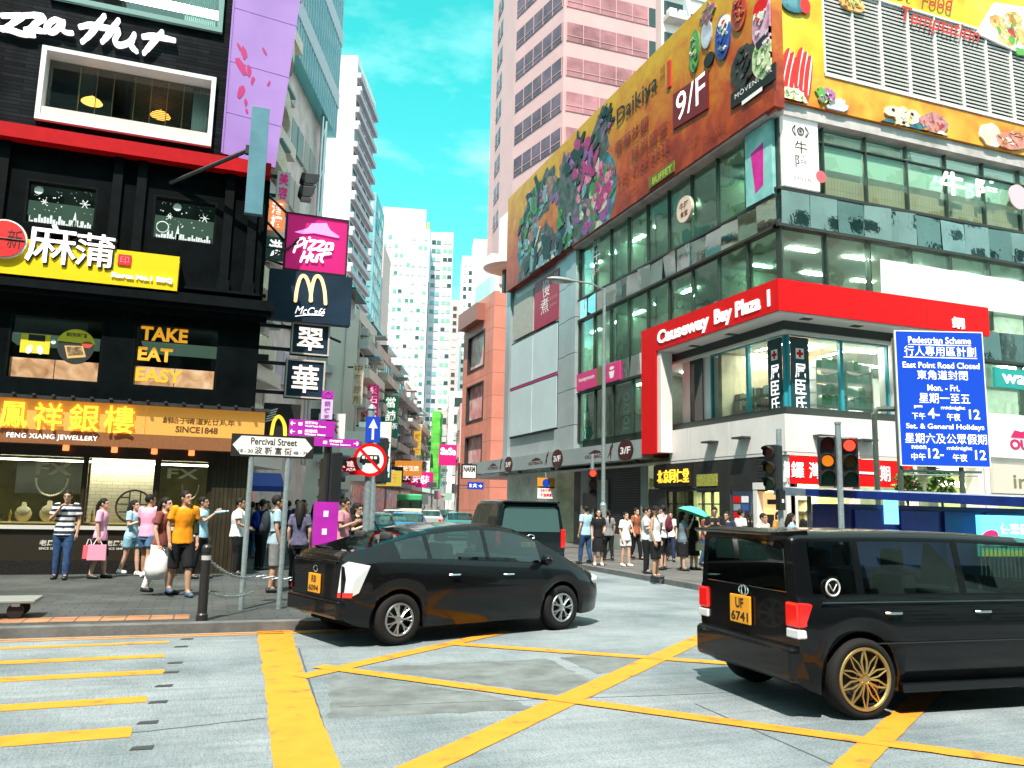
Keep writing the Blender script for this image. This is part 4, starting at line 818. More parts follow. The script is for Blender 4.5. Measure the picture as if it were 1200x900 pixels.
# ---- signs on the glass
FG = FF.shift(.14)
s = thing('wall_sign', 'upright white beef restaurant sign with dark characters at the building corner', 'wall sign', (17, 19.6, 11.7)); r = FG.rect(913, 148, 961, 232); r = (15.95, r[1], 11.72, 14.0)
b = MB(); b.fbox(FG, *r, -.13, 0); b.build('panel', mat('white_sign_panel', (.78, .8, .76), .35, emit=(1, 1, 1), estr=.08), s)
b = MB(); text(b, FG, '牛', sub(r, .33, .68, .5, .68), .004, .01); text(b, FG, '陣', sub(r, .33, .68, .29, .47), .004, .01); text(b, FG, 'GYU JIN', sub(r, .26, .76, .1, .155), .004, .01, space=1.1)
c = sub(r, .5, .5, .82, .82); b.tube([FG.p(c[0] + .12 * math.cos(k * .524), c[2] + .12 * math.sin(k * .524), .01) for k in range(12)], .02, 5, closed=True)
for k in range(4): stroke(b, FG, [(c[0] - .09 * math.cos(k * .785), c[2] - .09 * math.sin(k * .785)), (c[0] + .09 * math.cos(k * .785), c[2] + .09 * math.sin(k * .785))], .02, 0, .004 + k * .001, 3)
for sg in (-1, 1): stroke(b, FG, [(c[0] + sg * .2, c[2] + .17), (c[0] + sg * .3, c[2]), (c[0] + sg * .2, c[2] - .17)], .05, 0, .005, 4); stroke(b, FG, [(c[0] + sg * .19, c[2] + .15), (c[0] + sg * .22, c[2]), (c[0] + sg * .19, c[2] - .15)], .025, 0, .005, 4)
b.build('lettering', mat('dark_olive_letter', (.05, .05, .03), .5), s)
b = MB(); b.prism(FG, oval(r[0] + 1.42, r[2] + .5, .2, .2), 0, .004); b.prism(FG, oval(r[0] + 1.42, r[2] + .5, .13, .08, wob=.2), .004, .006); b.build('red_seal', mat('rose_seal', (.7, .12, .15), .5), s)
FGS = FS.shift(.14)
s = thing('poster', 'turquoise poster of a magenta drink on the glass beside the corner', 'poster', (15.7, 20.6, 11.2)); r = (-21.25, -19.9, 11.5, 13.95)
b = MB(); b.fbox(FGS, *r, -.13, 0); b.build('sheet', ramp_mat('turquoise_print', [(.3, (.12, .4, .4)), (.6, (.3, .62, .58)), (.8, (.5, .75, .7))], 1.2), s)
b = MB(); b.prism(FGS, [(-20.95, 13.2), (-20.3, 13.35), (-20.35, 11.95), (-20.75, 11.8)], 0, .006); b.build('printed_drink', mat('magenta_drink', (.62, .02, .3), .4, var=.2, scale=3), s)
s = thing('round_sign', 'round cream sign with red characters hung on the dark glass', 'sign', (15.7, 25, 13)); c = FGS.uv(802, 245); b = MB(); b.prism(FGS, oval(*c, .5, .5, 36), -.1, .02); b.build('disc', mat('cream_disc', (.72, .6, .48), .45), s)
b = MB(); text(b, FGS, '牛陣', (c[0] - .3, c[0] + .3, c[1] - .02, c[1] + .28), .024, .02); text(b, FGS, '食堂', (c[0] - .25, c[0] + .25, c[1] - .3, c[1] - .06), .024, .02); b.build('lettering', brownred, s)
s = thing('glass_lettering', 'large white beef restaurant characters standing on the upper front glass', 'sign', (24, 19.7, 12.2)); b = MB()
text(b, FG, '牛', FG.rect(1101, 199, 1130, 232), .0, .014, thick=.05); text(b, FG, '陣', FG.rect(1143, 209, 1172, 236), .0, .014, thick=.05); b.build('raised_character', white_letter, s)
b = MB(); c = FG.uv(1193, 231); b.prism(FG, oval(*c, .45, .45, 30), -.02, .03); q = b.build('round_emblem', mat('pink_emblem', (.75, .5, .55), .45), s)
s = thing('glass_lettering', 'small white characters on the dark side glass near the pale pier', 'sign', (15.7, 32, 12)); b = MB()
for i, ch in enumerate('牛陣'): text(b, FGS, ch, (-32.6, -31.85, 12.8 - i * .75, 13.4 - i * .75), 0, .01)
text(b, FGS, '@@', (-32.6, -31.9, 13.5, 13.8), 0); b.build('lettering', mat('grey_letter', (.55, .55, .55), .5), s)
s = thing('banner', 'blank white cloth banner tied across the middle front glass', 'banner', (22.6, 19.6, 8.6)); r = FG.rect(1015, 309, 1187, 373); V0, V1 = 8.62, 9.82
b = MB(); b.smooth = True; N = 40
for i in range(N):
    for j in range(4):
        P = []
        for a, c in ((i, j), (i + 1, j), (i + 1, j + 1), (i, j + 1)):
            u = 19.55 + (26.0 - 19.55) * a / N; v = V0 + (V1 - V0) * c / 4; P.append(FG.p(u, v, .03 + .035 * noise.noise((u * 1.3, v * 1.5, 2))))
        b.add(P, [(0, 1, 2, 3)])
b.build('cloth', mat('white_cloth', (.8, .79, .77), .8), s)
# ---- red portal with the building's name
RP = thing('name_fascia', 'bright red portal fascia with the white building name round the corner', 'fascia sign', (XS, YF, 3.8)); FP = FS.shift(.55); FPF = FF.shift(.55)
v0, v1 = 7.62, 8.58
b = MB(); b.box(XS - .55, XS - .02, YF - .55, 27.4, v0, v1); b.box(XS - .02, 23.65, YF - .55, YF - .02, v0, v1); b.box(XS - .55, XS - .02, 26.3, 27.4, 3.82, v0 - .001); b.build('fascia', red_paint, RP); b = MB()
for u in (18.4, 21): b.box(u, u + .014, YF - .553, YF - .549, v0, v1)
for u in (22.3, 24.8): b.box(XS - .553, XS - .549, u, u + .014, v0, v1)
b.build('panel_joint', mat('joint_red', (.2, .004, .005), .6), RP)
b = MB(); b.box(XS - .56, XS + .0, YF - .56, 27.4, v0 - .05, v0 - .002) if 0 else b.box(XS - .5, XS + 1.2, YF - .5, 26.28, v0 - .06, v0 - .004); b.box(XS + 1.2, 23.6, YF - .5, YF + 1.2, v0 - .06, v0 - .004); b.build('soffit', mat('white_soffit', (.8, .79, .77), .5), RP)
b = MB(); b.box(XS - .5, XS - .02, 26.05, 26.29, 3.84, v0 - .07); b.build('white_return', whitewall, RP)
for x, y in ((16.4, 19.6), (18.4, 19.7), (20.5, 19.7), (15.7, 22.4), (15.7, 24.6)): b = MB(); b.box(x, x + .35, y - .1, y + .12, v0 - .08, v0 - .061); b.build('downlight', slab_m, RP)
for word, x0, x1 in (('Causeway', 771, 831), ('Bay', 838, 858), ('Plaza', 863, 892), ('1', 898, 905)):
    b = MB(); a = FP.uv(x0, 400)[0]; c = FP.uv(x1, 380)[0]; lo, hi = (7.83, 8.33) if word not in ('Causeway', 'Bay') else (7.7, 8.33)
    if word == 'Plaza': lo = 7.83
    text(b, FP, word, (a, c, lo, hi) if word != '1' else (a, c + .05, 7.83, 8.33), 0, .022, thick=.03, keep=word == '1'); b.build('lettering', white_letter, RP)
b = MB(); text(b, FPF, '銅', FPF.rect(1115, 371, 1130, 386), 0, .02, thick=.03); text(b, FPF, '鑼', (22.4, 23.2, 9, 9.6), -5, .02) if 0 else None; b.build('lettering', white_letter, RP)
# ---- recessed corner showcase of the pharmacy
teal = mat('teal_frame', (.03, .3, .36), .4); SX, SY = XS + .5, YF + .5
FC = Frame((0, SY, 0), (1, 0, 0), (0, -1, 0)); FCS = Frame((SX, 0, 0), (0, -1, 0), (-1, 0, 0))
cz0, cz1 = 4.72, 7.22; CXE = 20.35; CYE = 24.3
for fr, us in ((FC, (SX + .06, 18.45, CXE)), (FCS, (-CYE, -22.2, -SY - .06))):
    for i in range(2):
        f = MB(); ring(f, fr, (us[i], us[i + 1], cz0, cz1), .06, -.08, .04); o = f.build('showcase_window', teal, MALL); p = MB(); p.fbox(fr, us[i] + .06, us[i + 1] - .06, cz0 + .06, cz1 - .06, -.03, -.02); p.build('pane', clear_glass, o)
b = MB(); b.box(SX + .02, CXE + .1, SY + .02, SY + 4, cz0 - .1, cz0 - .01); b.box(SX + .02, CXE + .1, SY + 3.4, SY + 3.6, cz0, 7.15); b.build('showcase_interior', mat('warm_shop', (.32, .3, .2), .8, var=.5, scale=.8), MALL)
b = MB(); b.box(SX + .1, CXE, SY + .1, SY + 3.4, cz1 + .01, cz1 + .05); b.build('showcase_ceiling', ceil_m, MALL)
b = MB()
for x in (17.2, 18.6, 19.8): b.box(x, x + .12, SY + .8, SY + 2.6, cz1 - .03, cz1 + .009)
b.build('showcase_light', ceil_lamp, MALL)
sh = thing('display_shelving', 'tall shop shelving stacked with small goods behind the corner showcase glass', 'shelving', (18.6, SY + 1.1, cz0))
b = MB()
for z in (4.75, 5.15, 5.55, 5.95, 6.35): b.box(17.9, CXE - .15, SY + .5, SY + .95, z, z + .03)
for x in (17.9, 19.1, CXE - .2): b.box(x, x + .04, SY + .5, SY + .95, 4.72, 6.6)
b.build('shelf', whitewall, sh)
goods = [mat('goods_%s' % n, c, .5) for n, c in (('green', (.2, .5, .22)), ('mint', (.4, .65, .5)), ('cream', (.7, .62, .45)), ('white', (.75, .75, .7)), ('brown', (.3, .15, .06)), ('rose', (.6, .2, .2)), ('dark', (.06, .07, .06)), ('teal', (.05, .35, .33)))]
rg = random.Random(21)
def shelf_goods(x0, x1, y0, z0, n_rows, dz, mats, fr=None, group='goods on the showcase shelves', label=None):
    for rw in range(n_rows):
        x = x0
        while x < x1 - .1:
            w = rg.uniform(.1, .26); h = rg.uniform(.14, .34); k = rg.choice(mats); b = MB(); z = z0 + rw * dz; d = .2
            b.box(x, x + w * .92, y0, y0 + d, z, z + h)
            if rg.random() < .5: b.lathe([(w * .2, h), (w * .2, h + .04)], (x + w * .46, y0 + d / 2, z), n=8)
            b.build('packaged_good', k, None, '%s package on the %s shelf of the lit corner showcase' % (k.name.split('_')[1], ('lowest', 'second', 'third', 'fourth', 'top')[rw]), 'package', group); x += w
shelf_goods(17.97, CXE - .25, SY + .53, 4.782, 5, .4, goods[:4] + goods[1:2])
sh2 = thing('display_shelving', 'dark shop shelving with brown goods behind the showcase side glass', 'shelving', (SX + .8, 22.6, cz0)); b = MB()
for z in (4.75, 5.15, 5.55): b.box(SX + .5, SX + .9, 20.9, CYE - .2, z, z + .03)
for y in (20.9, 22.6, CYE - .25): b.box(SX + .5, SX + .9, y, y + .04, 4.72, 5.9)
b.build('shelf', inner_d, sh2)
for rw in range(3):
    y = 21.0
    while y < CYE - .5:
        w = rg.uniform(.12, .3); h = rg.uniform(.14, .33); b = MB(); z = 4.782 + rw * .4; b.box(SX + .53, SX + .75, y, y + w * .9, z, z + h); b.lathe([(w * .15, h), (w * .12, h + .04)], (SX + .64, y + w * .45, z), n=8); k = rg.choice(goods[2:7]); b.build('packaged_good', k, None, '%s package on the %s tier of the dark side shelving' % (k.name.split('_')[1], ('lowest', 'middle', 'top')[rw]), 'package', 'goods on the dark side shelving'); y += w
b = MB(); b.box(SX + 1.6, SX + 3.2, SY + 2.2, SY + 2.3, 5.9, 7.1); b.build('orange_poster', mat('orange_poster', (.6, .2, .06), .5, emit=(1, .35, .1), estr=.25), MALL)
for fr, u0, u1, lab in ((FC, SX + .12, SX + .8, 'dark teal pharmacy banner with white characters on the showcase front'), (FCS, -SY - .78, -SY - .12, 'dark teal pharmacy banner with white characters on the showcase side')):
    s = thing('hanging_banner', lab, 'banner', (*fr.p((u0 + u1) / 2, cz0).xy, cz0)); b = MB(); b.fbox(fr, u0, u1, cz0 + .02, cz1 - .1, .045, .075); b.build('cloth', mat('dark_teal_cloth', (.01, .05, .06), .5), s)
    cu = (u0 + u1) / 2; b = MB(); b.fbox(fr, cu - .15, cu + .15, 6.45, 6.78, .075, .08); q = b.build('emblem', white_vinyl, s); b = MB(); b.fbox(fr, cu - .045, cu + .045, 6.49, 6.74, .08, .083); b.fbox(fr, cu - .12, cu - .046, 6.57, 6.66, .08, .083); b.fbox(fr, cu + .046, cu + .12, 6.57, 6.66, .08, .083); b.build('red_cross', red_paint, q)
    b = MB(); 
    for k, ch in enumerate('屈臣氏'): text(b, fr, ch, (cu - .2, cu + .2, 5.85 - k * .5, 6.3 - k * .5), .078, .016)
    b.build('lettering', white_letter, s)
# white parapet below the showcase, joints, little lamps
b = MB()
for a, c in ((SX + .0, 17.75), (17.77, 19.1), (19.12, 20.5), (20.52, 22.0), (22.02, 23.6)): b.fbox(FF, a if a > 16.4 else 15.9, c, 3.55, 4.66, -1.0, .0)
for a, c in ((-26.3, -25), (-24.98, -22.6), (-22.58, -19.81)): b.fbox(FS, a, c, 3.55, 4.66, -1.0, .0)
b.build('white_parapet', whitewall, MALL)
b = MB(); b.box(CXE + .1, 23.6, YF + .05, YF + 1, 4.67, 7.55); b.build('white_wall', whitewall, MALL); b = MB(); b.box(SX + .02, SX + 1.2, CYE + .05, 26.2, 4.67, 7.55); b.build('white_wall', whitewall, MALL)
b = MB(); b.fbox(FCS, -CYE - 1.3, -CYE - .5, 4.75, 7.2, .01, .04); b.build('side_glass_strip', dark_glass, MALL)
for px, py in ((836, 518), (873, 513), (962, 511), (1012, 516)):
    fr = FF if px > 915 else FS; u, v = fr.uv(px, py); b = MB(); b.fbox(fr, u - .3, u + .3, v - .04, v + .02, .001, .3); b.build('parapet_lamp', slab_m, MALL)
# ground floor
b = MB(); b.fbox(FS, -49, -XE * 0 - 19.9, 3.45, 3.55, -3, -.01); b.fbox(FF, 15.9, XE, 3.45, 3.549, -3, -.01); b.build('ground_soffit', mat('white_soffit2', (.6, .6, .58), .5), MALL)
louv = brick_mat('dark_louvre', (.03, .035, .035), (.035, .04, .04), (.006, .006, .006), 9, .1, .02, 'YZ', .5, 0, 1.)
louvf = brick_mat('dark_louvre_front', (.03, .035, .035), (.035, .04, .04), (.006, .006, .006), 9, .1, .02, 'XZ', .5, 0, 1.)
grey_wall = mat('grey_shop_wall', (.2, .24, .22), .6, var=.25, scale=1.2); dark_shop = mat('dark_shop_wall', (.018, .02, .02), .5, var=.4, scale=2)
b = MB(); b.fbox(FS, -49, -29.9, .13, 3.44, -3.0, -2.6); b.fbox(FS, -24.2, -20, .13, 3.44, -6.0, -5.6) ; b.build('shop_back', inner_d, MALL)
b = MB(); b.fbox(FS, -33.2, -28.6, .13, 3.44, -.5, -.12); b.build('roller_shutter', louv, MALL)
b = MB(); b.fbox(FS, -32.4, -31.4, .5, 3.0, -.1, -.06); b.build('shutter_notice', mat('grey_board', (.16, .2, .2), .5), MALL)
b = MB(); b.fbox(FS, -28.5, -27.9, .13, 3.44, -.6, -.02); b.fbox(FS, -34.0, -33.3, .13, 3.44, -.6, -.02); b.fbox(FS, -33.25, -28.55, .13, .75, -.11, .02); b.build('grey_pier', grey_wall, MALL)
b = MB(); b.fbox(FS, -44, -40.5, .13, 3.44, -.5, -.1); b.fbox(FS, -34.9, -34.1, .13, 3.44, -.5, -.1); b.build('dark_pier', dark_shop, MALL)
b = MB(); b.fbox(FS, -40.4, -35, .13, 3.4, -2.4, -2.3); b.build('lit_shop_wall', mat('lit_green_wall', (.3, .36, .22), .7, var=.4, scale=1.2, emit=(.5, .7, .4), estr=.12), MALL)
# herbal medicine shop
hs = (-27.8, -22.6)
b = MB(); wall_grid(b, FS, hs[0], hs[1], .13, 2.55, [(-26.6, -23.2, .14, 2.45)], .3); b.fbox(FS, -27.3, -24.6, 2.56, 3.43, -.4, .05); b.fbox(FS, -24.55, -21.2, 2.4, 3.43, -.4, -.02); b.build('herbal_shopfront', dark_shop, MALL)
b = MB(); b.fbox(FS, -27.7, -22.3, .14, 3.3, -3.3, -3.2); b.build('herbal_back', mat('cream_shop', (.5, .48, .32), .7), MALL)
b = MB()
for z in (.9, 1.35, 1.8, 2.2): b.fbox(FS, -27, -22.8, z, z + .03, -3.19, -2.9)
for k in range(26): u = -26.9 + k * .155; z = (.93, 1.38, 1.83)[k % 3]; b.fbox(FS, u, u + .1, z, z + .2 + .1 * (k % 2), -3.15, -2.95)
b.build('herbal_shelves', mat('shelf_dark', (.12, .1, .05), .6), MALL)
b = MB(); b.fbox(FS, -27, -22.8, 2.5, 2.54, -2.8, -.8); b.build('herbal_ceiling_lamp', mat('herbal_lamp', (1, 1, .8), .5, emit=(1, .95, .65), estr=4), MALL)
f = MB()
for u in lin(-26.55, -23.25, 6): f.fbox(FS, u - .025, u + .025, .15, 2.44, -.2, -.1)
for v in (.8, 1.5, 2.0): f.fbox(FS, -26.5, -23.3, v - .02, v + .02, -.19, -.11)
o = f.build('lattice_door', mat('black_lattice', (.015, .012, .01), .4), MALL)
s = thing('shop_sign', 'black herbal medicine sign with gold characters over the lattice door', 'shop sign', (15.8, 26, 2.6)); FH = FS.shift(.12)
b = MB(); b.fbox(FH, -27.25, -24.7, 2.62, 3.38, -.06, 0); b.build('panel', black_vinyl, s)
for k, ch in enumerate('北京同仁堂'): b = MB(); text(b, FH, ch, (-26.95 + k * .44, -26.58 + k * .44, 2.75, 3.22), 0, .014, thick=.03); b.build('raised_character', yellow_letter, s)
b = MB(); b.fbox(FS, -24.5, -23.3, 2.6, 3.0, -.018, .02); b.fbox(FS, -27.75, -27.35, 2.6, 2.95, .0, .02); b.build('gilt_carving', mat('gilt', (.3, .32, .06), .5, var=.5, scale=12), MALL)
# corner shop: directory, orange poster, red sign
b = MB(); b.fbox(FS, -22.4, -20.6, 2.7, 3.44, -.3, -.03); b.build('louvre_band', louv, MALL)
b = MB(); b.fbox(FS, -22.45, -21.5, .3, 2.4, -.2, .02); o = b.build('directory_board', mat('navy_board', (.03, .05, .09), .4), MALL)
rc = random.Random(4)
for k in range(14): b = MB(); u = -22.38 + (k % 2) * .42; v = .55 + (k // 2) * .25; b.fbox(FS, u, u + .36, v, v + .2, .021, .026); b.build('directory_plate', rc.choice([red_paint, white_vinyl, mat('blue_plate', (.04, .1, .35), .5), mat('navy_board2', (.02, .03, .06), .5), mat('grey_plate', (.3, .33, .35), .5)]), o)
b = MB(); b.fbox(FS, -21.4, -21.2, .13, 2.65, -.3, .0); b.fbox(FS, -19.98, -19.82, .13, 2.65, -.3, .0); b.fbox(FS, -21.4, -19.85, 2.45, 2.66, -.3, .01); b.build('white_door_frame', whitewall, MALL)
s = thing('poster', 'orange lit poster with dark picture frames in the white shop doorway', 'poster', (15.8, 20.6, .6)); b = MB(); b.fbox(FS, -21.1, -20.15, .5, 2.35, -.25, -.15); b.build('sheet', mat('orange_sheet', (.7, .38, .16), .5, emit=(1, .5, .2), estr=.35, var=.2, scale=2), s)
b = MB(); b.fbox(FS, -20.9, -20.4, 2.0, 2.15, -.15, -.14); b.fbox(FS, -20.95, -20.6, 1.2, 1.7, -.15, -.14); b.fbox(FS, -20.55, -20.35, 1.2, 1.7, -.15, -.14); b.build('printed_frame', black_vinyl, s)
b = MB(); b.fbox(FF, 15.9, XE, .13, 3.4, -5, -4.8); b.build('front_shop_back', mat('green_shop', (.2, .24, .1), .7, var=.5, scale=.9, emit=(.6, .7, .3), estr=.1), MALL)
b = MB(); b.fbox(FF, 16, 24, 2.9, 2.95, -4, -1.2); b.fbox(FF, 25, 40, 2.9, 2.95, -4, -1.2); b.build('front_shop_lamp', mat('herbal_lamp', (1, 1, 1)), MALL)
for u in (16.0, 18.3, 20.6, 23.4, 26.5, 30, 34, 38): b = MB(); b.fbox(FF, u, u + .25, .13, 3.44, -.5, -.02); b.build('front_pier', whitewall, MALL)
b = MB(); b.fbox(FF, 19.4, 20.5, .3, 2.3, -3, -2.8); b.fbox(FF, 17.2, 18, .3, 2.3, -4.4, -4.2); b.build('shop_shelf', mat('yellow_shelf', (.5, .48, .18), .6, var=.4, scale=3), MALL)
s = thing('shop_sign', 'long red sign with white characters under the white parapet', 'shop sign', (18.2, 19.6, 2.6)); FR = FF.shift(.06); b = MB(); b.fbox(FR, 15.95, 20.6, 2.6, 3.42, -.05, 0); b.build('panel', red_paint, s)
for ch, x0, x1, y0, y1 in (('銅', 918.5, 925, 545, 564), ('鑼', 927, 942, 545, 563), ('灣', 948, 963, 546, 562), ('第', 974, 989, 547, 563), ('一', 1007, 1024, 553, 556), ('期', 1031, 1043, 547, 563)):
    b = MB(); r = FR.rect(x0, y0, x1, y1); text(b, FR, ch, (r[0], r[1], 2.78 if ch != '一' else 2.98, 3.25 if ch != '一' else 3.04), 0, .0, thick=.02); b.build('raised_character', white_letter, s)
# awning strip with steakhouse panels
s = thing('awning_strip', 'long grey awning strip with round maroon floor signs over the street shops', 'fascia sign', (15.7, 36, 3.7)); FA = FS.shift(.5)
b = MB(); b.fbox(FA, -48.9, -27.42, 3.7, 4.42, -.5, 0); b.build('strip', mat('grey_strip', (.3, .37, .38), .4, .2, var=.1, scale=.5), s)
for x in (647, 682.5, 758):      # round 3/F signs
    pass
for k, (xl, xr_, xk, xd) in enumerate(((574, 582, 587.5, 596.5), (622, 634, 641, 653.5), (689, 705, 716, 733.5))):
    c = FA.uv(xd, 528 if k < 2 else 524); rr = abs(FA.uv(xd + (2.6, 4.2, 6.3)[k], 524)[0] - c[0]); c = (c[0], 4.07)
    b = MB(); b.prism(FA, oval(*c, .62, .42, 32), 0, .03); q = b.build('round_plate', mat('maroon_disc', (.05, .008, .008), .4), s); b = MB(); text(b, FA, '3/F', (c[0] - .42, c[0] + .42, 3.92, 4.2), .034, .03); b.build('lettering', white_vinyl, q)
    u0, u1 = FA.uv(xl, 530)[0], FA.uv(xr_, 530)[0]; b = MB(); text(b, FA, 'OUTBACK', (u0 - .3, u1 + .3, 3.88, 4.04), .003, .04); b.prism(FA, [(u0, 4.08), (u1, 4.08), (u1 - .2, 4.18), ((u0 + u1) / 2, 4.24), (u0 + .25, 4.16)], 0, .003); b.build('lettering', mat('maroon_letter', (.06, .01, .01), .5), s)
    ku = FA.uv(xk, 528)[0]; b = MB()
    for st, wd_ in ((((-.05, .0), (.0, .2), (.1, .3)), .16), (((.1, .3), (.16, .42)), .09), (((.0, .02), (-.02, -.18)), .06), (((-.1, .05), (-.28, -.15)), .05)): stroke(b, FA, [(ku + a, 4.0 + c_) for a, c_ in st], wd_, 0, .004 + wd_ * .01, 4)
    b.build('kangaroo_emblem', mat('maroon_letter', (1, 1, 1)), s)
for u in (-46, -41.5, -37, -32.5, -28.6): b = MB(); b.fbox(FA, u - .06, u + .06, 3.6, 3.7 - .001, -.5, -.3); b.build('bracket', dark_metal, s)
b = MB(); b.fbox(FS, -48.9, -44.05, 3.5, 3.69, -.5, .4); b.build('underside', whitewall, s)
# posters in the lower side glass
FT = FS.shift(-.3)
s = thing('poster', 'dark portrait poster of a pale face in profile behind the side glass', 'poster', (16.1, 33, 4.8)); b = MB(); b.fbox(FT, -34.1, -31.2, 4.82, 7.0, -.03, 0); b.build('sheet', mat('dark_sheet', (.02, .025, .02), .5, var=.6, scale=1), s)
sk = mat('pale_print', (.5, .48, .38), .5, var=.3, scale=1.5)
b = MB(); b.prism(FT, [(-32.6, 4.84), (-31.9, 4.84), (-32.0, 5.4), (-31.7, 5.8), (-31.8, 6.3), (-32.1, 6.8), (-32.5, 6.9), (-32.45, 6.2), (-32.3, 5.7), (-32.5, 5.3)], 0, .005); b.prism(FT, oval(-32.95, 5.1, .3, .35), 0, .004); b.build('printed_face', sk, s)
s = thing('hanging_banner', 'black upright banner with pale vertical lettering behind the side glass', 'banner', (16.1, 30, 4.8)); b = MB(); b.fbox(FT, -31.0, -29.5, 4.82, 7.0, -.03, 0); b.build('cloth', black_vinyl, s)
VF = Frame(FT.o, (0, 0, 1), FT.n, (0, 1, 0)); b = MB(); text(b, VF, 'TOKYO', (4.95, 6.6, 29.95, 30.45), .004, .02); b.build('lettering', mat('grey_letter', (1, 1, 1)), s)
s = thing('shop_sign', 'pink sign band with white cup emblem between the side windows', 'shop sign', (15.7, 32, 7.1)); FK = FS.shift(.12); b = MB(); b.fbox(FK, -34.25, -32.2, 7.1, 7.9, -.1, 0); b.build('pink_panel', mat('pink_board', (.6, .04, .2), .45), s)
b = MB(); b.fbox(FK, -32.19, -31.4, 7.1, 7.9, -.1, 0); b.build('brown_panel', mat('khaki_board', (.16, .14, .07), .5), s); b = MB(); b.fbox(FK, -31.39, -30.0, 7.1, 7.9, -.1, .01); b.build('emblem_panel', mat('pink_board', (1, 1, 1)), s)
b = MB(); text(b, FK, 'honeymoon', (-34.0, -32.4, 7.45, 7.7), .004, .02); b.prism(FK, [(-30.95, 7.55), (-30.45, 7.55), (-30.55, 7.25), (-30.85, 7.25)], .01, .016); b.prism(FK, oval(-30.7, 7.68, .2, .07), .01, .016); b.build('lettering', white_vinyl, s)
# right-hand shop signs
FQ = FF.shift(.12)
s = thing('shop_sign', 'teal pharmacy sign band with thin white lettering on the front glass', 'shop sign', (27, 19.6, 6.1)); b = MB(); b.fbox(FQ, 24.3, 32, 6.05, 6.72, -.1, 0); b.build('panel', mat('teal_board', (.02, .32, .3), .4), s); b = MB(); r = FQ.rect(1153, 437, 1215, 452); text(b, FQ, 'watsons', (24.6, 27.6, 6.2, 6.58), 0, .012, thick=.02); b.build('lettering', white_letter, s)
s = thing('shop_sign', 'white steakhouse sign with crimson lettering beyond the blue road sign', 'shop sign', (27, 19.6, 3.8)); b = MB(); b.fbox(FQ, 23.9, 32, 3.72, 5.16, -.1, 0); b.build('panel', mat('white_sign_panel', (1, 1, 1)), s)
b = MB(); text(b, FQ, 'OUTBACK', (24.75, 27.5, 4.0, 4.35), 0, .04, thick=.02); b.prism(FQ, [(24.8, 4.4), (27.4, 4.4), (27.2, 4.62), (26.4, 4.55), (25.9, 4.75), (25.3, 4.6), (25.0, 4.65)], 0, .02); b.build('lettering', mat('crimson_letter', (.55, .01, .12), .5), s)
s = thing('shop_sign', 'pale stone cosmetics sign with thin lettering below the steakhouse sign', 'shop sign', (27, 19.6, 2.6)); b = MB(); b.fbox(FQ, 23.9, 32, 2.55, 3.5, -.1, 0); b.build('panel', mat('pale_stone_board', (.6, .58, .5), .5), s); b = MB(); text(b, FQ, 'innisfree', (24.8, 28.4, 2.75, 3.2), 0, .0, thick=.02); b.build('lettering', mat('olive_letter', (.2, .18, .1), .5), s)
b = MB(); wall_grid(b, FF, 23.7, XE, .13, 4.4, [(24.2, 29.8, .3, 2.5), (30.4, 40, .3, 2.5)], .3); b.build('front_wall', whitewall, MALL)
# ================================================================= buildings along the street and far behind
def dirv(a): return Vector((math.sin(R(a)), math.cos(R(a)), 0)), Vector((math.cos(R(a)), -math.sin(R(a)), 0))
def at_px(px, depth, py=596):
    """ground point below what the photograph shows at (px, py), at the given distance along the view"""
    d = CW + CR * ((px - 600) / FPX) + CU * ((450 - py) / FPX); return Vector((d.x * depth, d.y * depth, 0))
def h_px(py, px, depth): return CAM_H + (CW + CR * ((px - 600) / FPX) + CU * ((450 - py) / FPX)).z * depth
class Block:
    def __init__(s, name, label, P, ang, w, d, h, m, group=None, z0=0.0, cat='building'):
        s.dv, s.wv = dirv(ang); s.P = Vector(P); s.w, s.d, s.h = w, d, h
        s.root = thing(name, label, cat, (*(s.P + s.wv * w / 2 + s.dv * d / 2).xy, z0), group)
        s.front = Frame(s.P, s.wv, -s.dv); s.right = Frame(s.P + s.wv * w, s.dv, s.wv); s.left = Frame(s.P + s.dv * d, -s.dv, -s.wv)
        b = MB(); b.fbox(s.front, 0, w, z0, h, -d, 0); b.build('wall', m, s.root)
    def box(s, fr, name, u0, u1, v0, v1, w0, w1, m): b = MB(); b.fbox(fr, u0, u1, v0, v1, w0, w1); return b.build(name, m, s.root)
    def grid(s, fr, us, vs, ww, wh, mats, name='window', depth=.03, cap=100, skip=0., rnd=random.Random(3), frame=True):
        """window parts sharing one mesh per glass colour; beyond the cap one leftover part"""
        proto = {}; n = 0; rest = MB()
        for v in vs:
            for u in us:
                if rnd.random() < skip: continue
                k = rnd.choice(mats)
                if n < cap:
                    if k not in proto:
                        b = MB(); b.fbox(fr, us[0], us[0] + ww, vs[0], vs[0] + wh, .0, depth); b.fbox(fr, us[0] + ww * .47, us[0] + ww * .53, vs[0], vs[0] + wh, depth, depth + .04); b.fbox(fr, us[0] - .06, us[0] + ww + .06, vs[0] - .1, vs[0] - .001, 0, depth + .12)
                        o = b.build(name, [k], s.root); proto[k] = o; o.location = fr.u * (u - us[0]) + fr.v * (v - vs[0])
                    else:
                        o = proto[k].copy(); COL.objects.link(o); o.parent = s.root; o.location = fr.u * (u - us[0]) + fr.v * (v - vs[0])
                    n += 1
                else: rest.fbox(fr, u, u + ww, v, v + wh, 0, depth)
        if rest.v: o = rest.build('far_windows', mats[0], s.root); o['kind'] = 'stuff'
far_white = mat('far_white_render', (.78, .72, .7), .8, var=.08, scale=.08); far_cream = mat('far_cream', (.76, .68, .62), .8, var=.15, scale=.1); far_pink = mat('far_pink', (.62, .4, .38), .8, var=.1, scale=.2)
